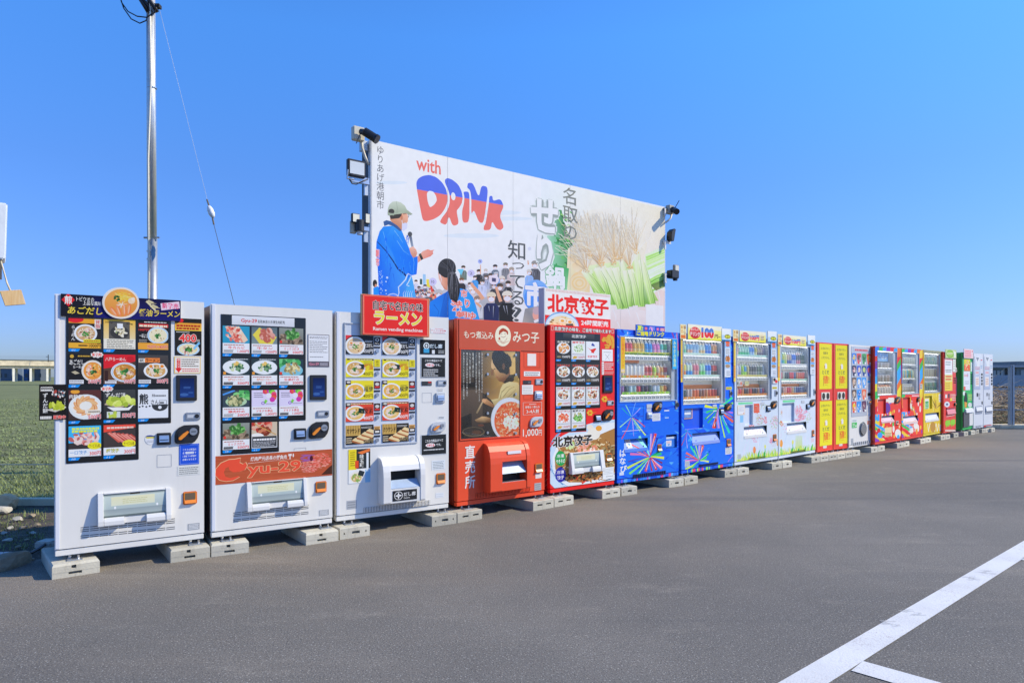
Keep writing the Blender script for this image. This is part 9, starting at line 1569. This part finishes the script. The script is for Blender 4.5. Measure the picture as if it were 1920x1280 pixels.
# ---------------------------------------------------------------- cameras and lamps fixed to the billboard's two edges
CABLE = principled('pale_conduit', alb('#cfcabc'), .5)
def fixed(name, px, py, out, label, cat, group=None):
    u, z = bf.at(px, py, out); q = bf.O + bf.ux * u + bf.n * out
    e = empty(name, (q.x, q.y, z), bf.rz(), label, cat, group); e['u'] = u; e['z'] = z
    return e, lambda x, y, o=None: (lambda a: (a[0] - u, -((out if o is None else o) - out), a[1] - z))(bf.at(x, y, out if o is None else o)), (lambda o: o - out)
def bx3(g, x0, y0, x1, y1, o0, o1, out): a = g(x0, y1); b = g(x1, y0); return MB().box(a[0], b[0], o0, o1, a[2], b[2])
e, g, f_ = fixed('security_camera', 674, 249, .02, 'black bullet security camera on a pale box at the near top corner of the billboard', 'security camera', 'security cameras on the billboard')
bx3(g, 664, 239, 685, 260, -.08, -.01, .02).build('junction_box', paint('#c8c4b4', .5), e, bevel=.008)
MB().tube([g(677, 247, .04), g(684, 248, .10)], .03, 12).build('ball_mount', BLACK, e)
MB().tube([g(683, 246.5, .07), g(706, 261, .14)], .045, 14).build('camera_body', BLACK, e, smooth=False); MB().tube([g(704, 259.5, .13), g(707.5, 262, .145)], .05, 14).build('sun_hood', BLACK, e)
MB().tube([g(676, 250, .06), g(668, 269, .08)], .005, 6).build('antenna', BLACK, e)
MB().tube([g(677, 260, -.03), g(679, 278, -.03), g(685, 296, -.03), g(692, 309, -.03)], .016, 8).build('conduit', CABLE, e, smooth=True)
bx3(g, 684, 262, 694, 278, -.14, -.06, .02).build('bracket', GALV, e)
GLS = principled('lamp_glass', alb('#c9d0d4'), .15, var=.03)
e, g, f_ = fixed('floodlight', 669, 315, .05, 'large black framed floodlight on a bracket at the near edge of the billboard', 'floodlight', 'floodlights on the billboard')
bx3(g, 652.5, 303, 686, 328, -.05, 0, .05).build('lamp_housing', BLACK, e, bevel=.008); bx3(g, 656, 306.5, 683, 324.5, .0005, .004, .05).build('lamp_glass', GLS, e)
MB().tube([g(652, 318), g(651, 335), g(664, 337)], .008, 6).build('yoke', GALV, e); bx3(g, 661, 333.5, 695, 339, -.06, -.03, .05).build('arm', STEEL, e, bevel=.002); bx3(g, 688, 334, 694, 364, -.08, -.05, .05).build('bracket', GALV, e)
MB().tube([g(658, 327), g(655, 336), g(660, 344), g(668, 345.5), g(680, 340), g(690, 336)], .007, 6).build('power_cable', BLACK, e, smooth=True)
def sensor_light(e, g, xl, xr, yb, flip=1):
    pass
e, g, f_ = fixed('sensor_light', 673, 422, .05, 'black twin headed sensor lamp at the near edge of the billboard', 'lamp', 'sensor lamps on the billboard')
MB().tube([g(674, 413), g(674, 434)], .05, 14).build('sensor_body', BLACK, e); MB().tube([g(674.5, 433), g(674.5, 440)], .03, 12).build('sensor_dome', GREYP, e); bx3(g, 660, 414, 670, 436, -.06, -.02, .05).build('back_box', paint('#a8a698', .5), e, bevel=.004)
for x0, x1, y0, y1 in ((659, 673.5, 402, 417), (683, 692.5, 401.5, 419)):
    h = bx3(g, x0, y0, x1, y1, -.02, .02, .05).build('lamp_head', BLACK, e, bevel=.004); bx3(g, x0 + 1.2, y0 + 1.2, x1 - 1.2, y1 - 1.2, .0205, .025, .05).build('lamp_glass', paint('#e2dfcc', .2), h)
bx3(g, 682, 425.5, 694, 431, -.05, -.02, .05).build('arm', STEEL, e); bx3(g, 687, 431, 694, 452, -.07, -.05, .05).build('bracket', GALV, e)
e, g, f_ = fixed('security_camera', 1263, 393, .04, 'dark security camera on a pale box at the far top corner of the billboard', 'security camera', 'security cameras on the billboard')
bx3(g, 1253.5, 386, 1262.5, 400, -.06, .02, .04).build('junction_box', paint('#a8a69c', .5), e, bevel=.006); MB().tube([g(1260, 393, .06), g(1265, 394.5, .11), g(1269, 397, .19)], .045, 12).build('camera_body', BLACK, e)
MB().tube([g(1266, 389, .06), g(1273.5, 376, .10)], .006, 6).build('antenna', BLACK, e); MB().tube([g(1260, 399), g(1257, 410), g(1248.5, 417)], .014, 8).build('conduit', CABLE, e, smooth=True); bx3(g, 1246.8, 391, 1254, 393, -.05, -.02, .04).build('arm', DARK, e); bx3(g, 1246.8, 391, 1249, 404, -.02, .0, .04).build('bracket', WHITEP, e)
e, g, f_ = fixed('floodlight', 1257, 441, .05, 'thin dark floodlight seen edge on at the far edge of the billboard', 'floodlight', 'floodlights on the billboard')
a, b_ = g(1254.2, 452), g(1258.5, 429); MB().slab([(a[0], a[2]), (a[0] + .06, a[2]), (b_[0] + .05, b_[2] - .01), (b_[0] + .02, b_[2]), (b_[0] - .04, b_[2] - .05), (a[0], a[2] + .08)], -.05, .05).build('lamp_housing', BLACK, e, bevel=.004)
bx3(g, 1247, 452, 1260, 455, -.04, -.02, .10).build('arm', WHITEP, e); bx3(g, 1247, 453, 1249, 467, -.02, .0, .10).build('bracket', WHITEP, e)
e, g, f_ = fixed('sensor_light', 1262, 513, .05, 'black twin headed sensor lamp at the far edge of the billboard', 'lamp', 'sensor lamps on the billboard')
bx3(g, 1255, 508, 1269, 521, -.06, .05, .08).build('sensor_body', BLACK, e, bevel=.01); MB().tube([g(1266, 519), g(1266, 526)], .035, 12).build('sensor_dome', BLACK, e); h = bx3(g, 1263, 497.5, 1271.5, 509, -.02, .02, .08).build('lamp_head', paint('#a09a90', .4), e, bevel=.004); bx3(g, 1264.2, 499, 1270.5, 507.5, .0205, .025, .08).build('lamp_glass', paint('#d8d4c4', .2), h)
bx3(g, 1247.5, 512, 1255, 515, -.05, -.02, .08).build('arm', STEEL, e); bx3(g, 1247.5, 513, 1250, 530, -.03, -.0, .08).build('bracket', WHITEP, e)
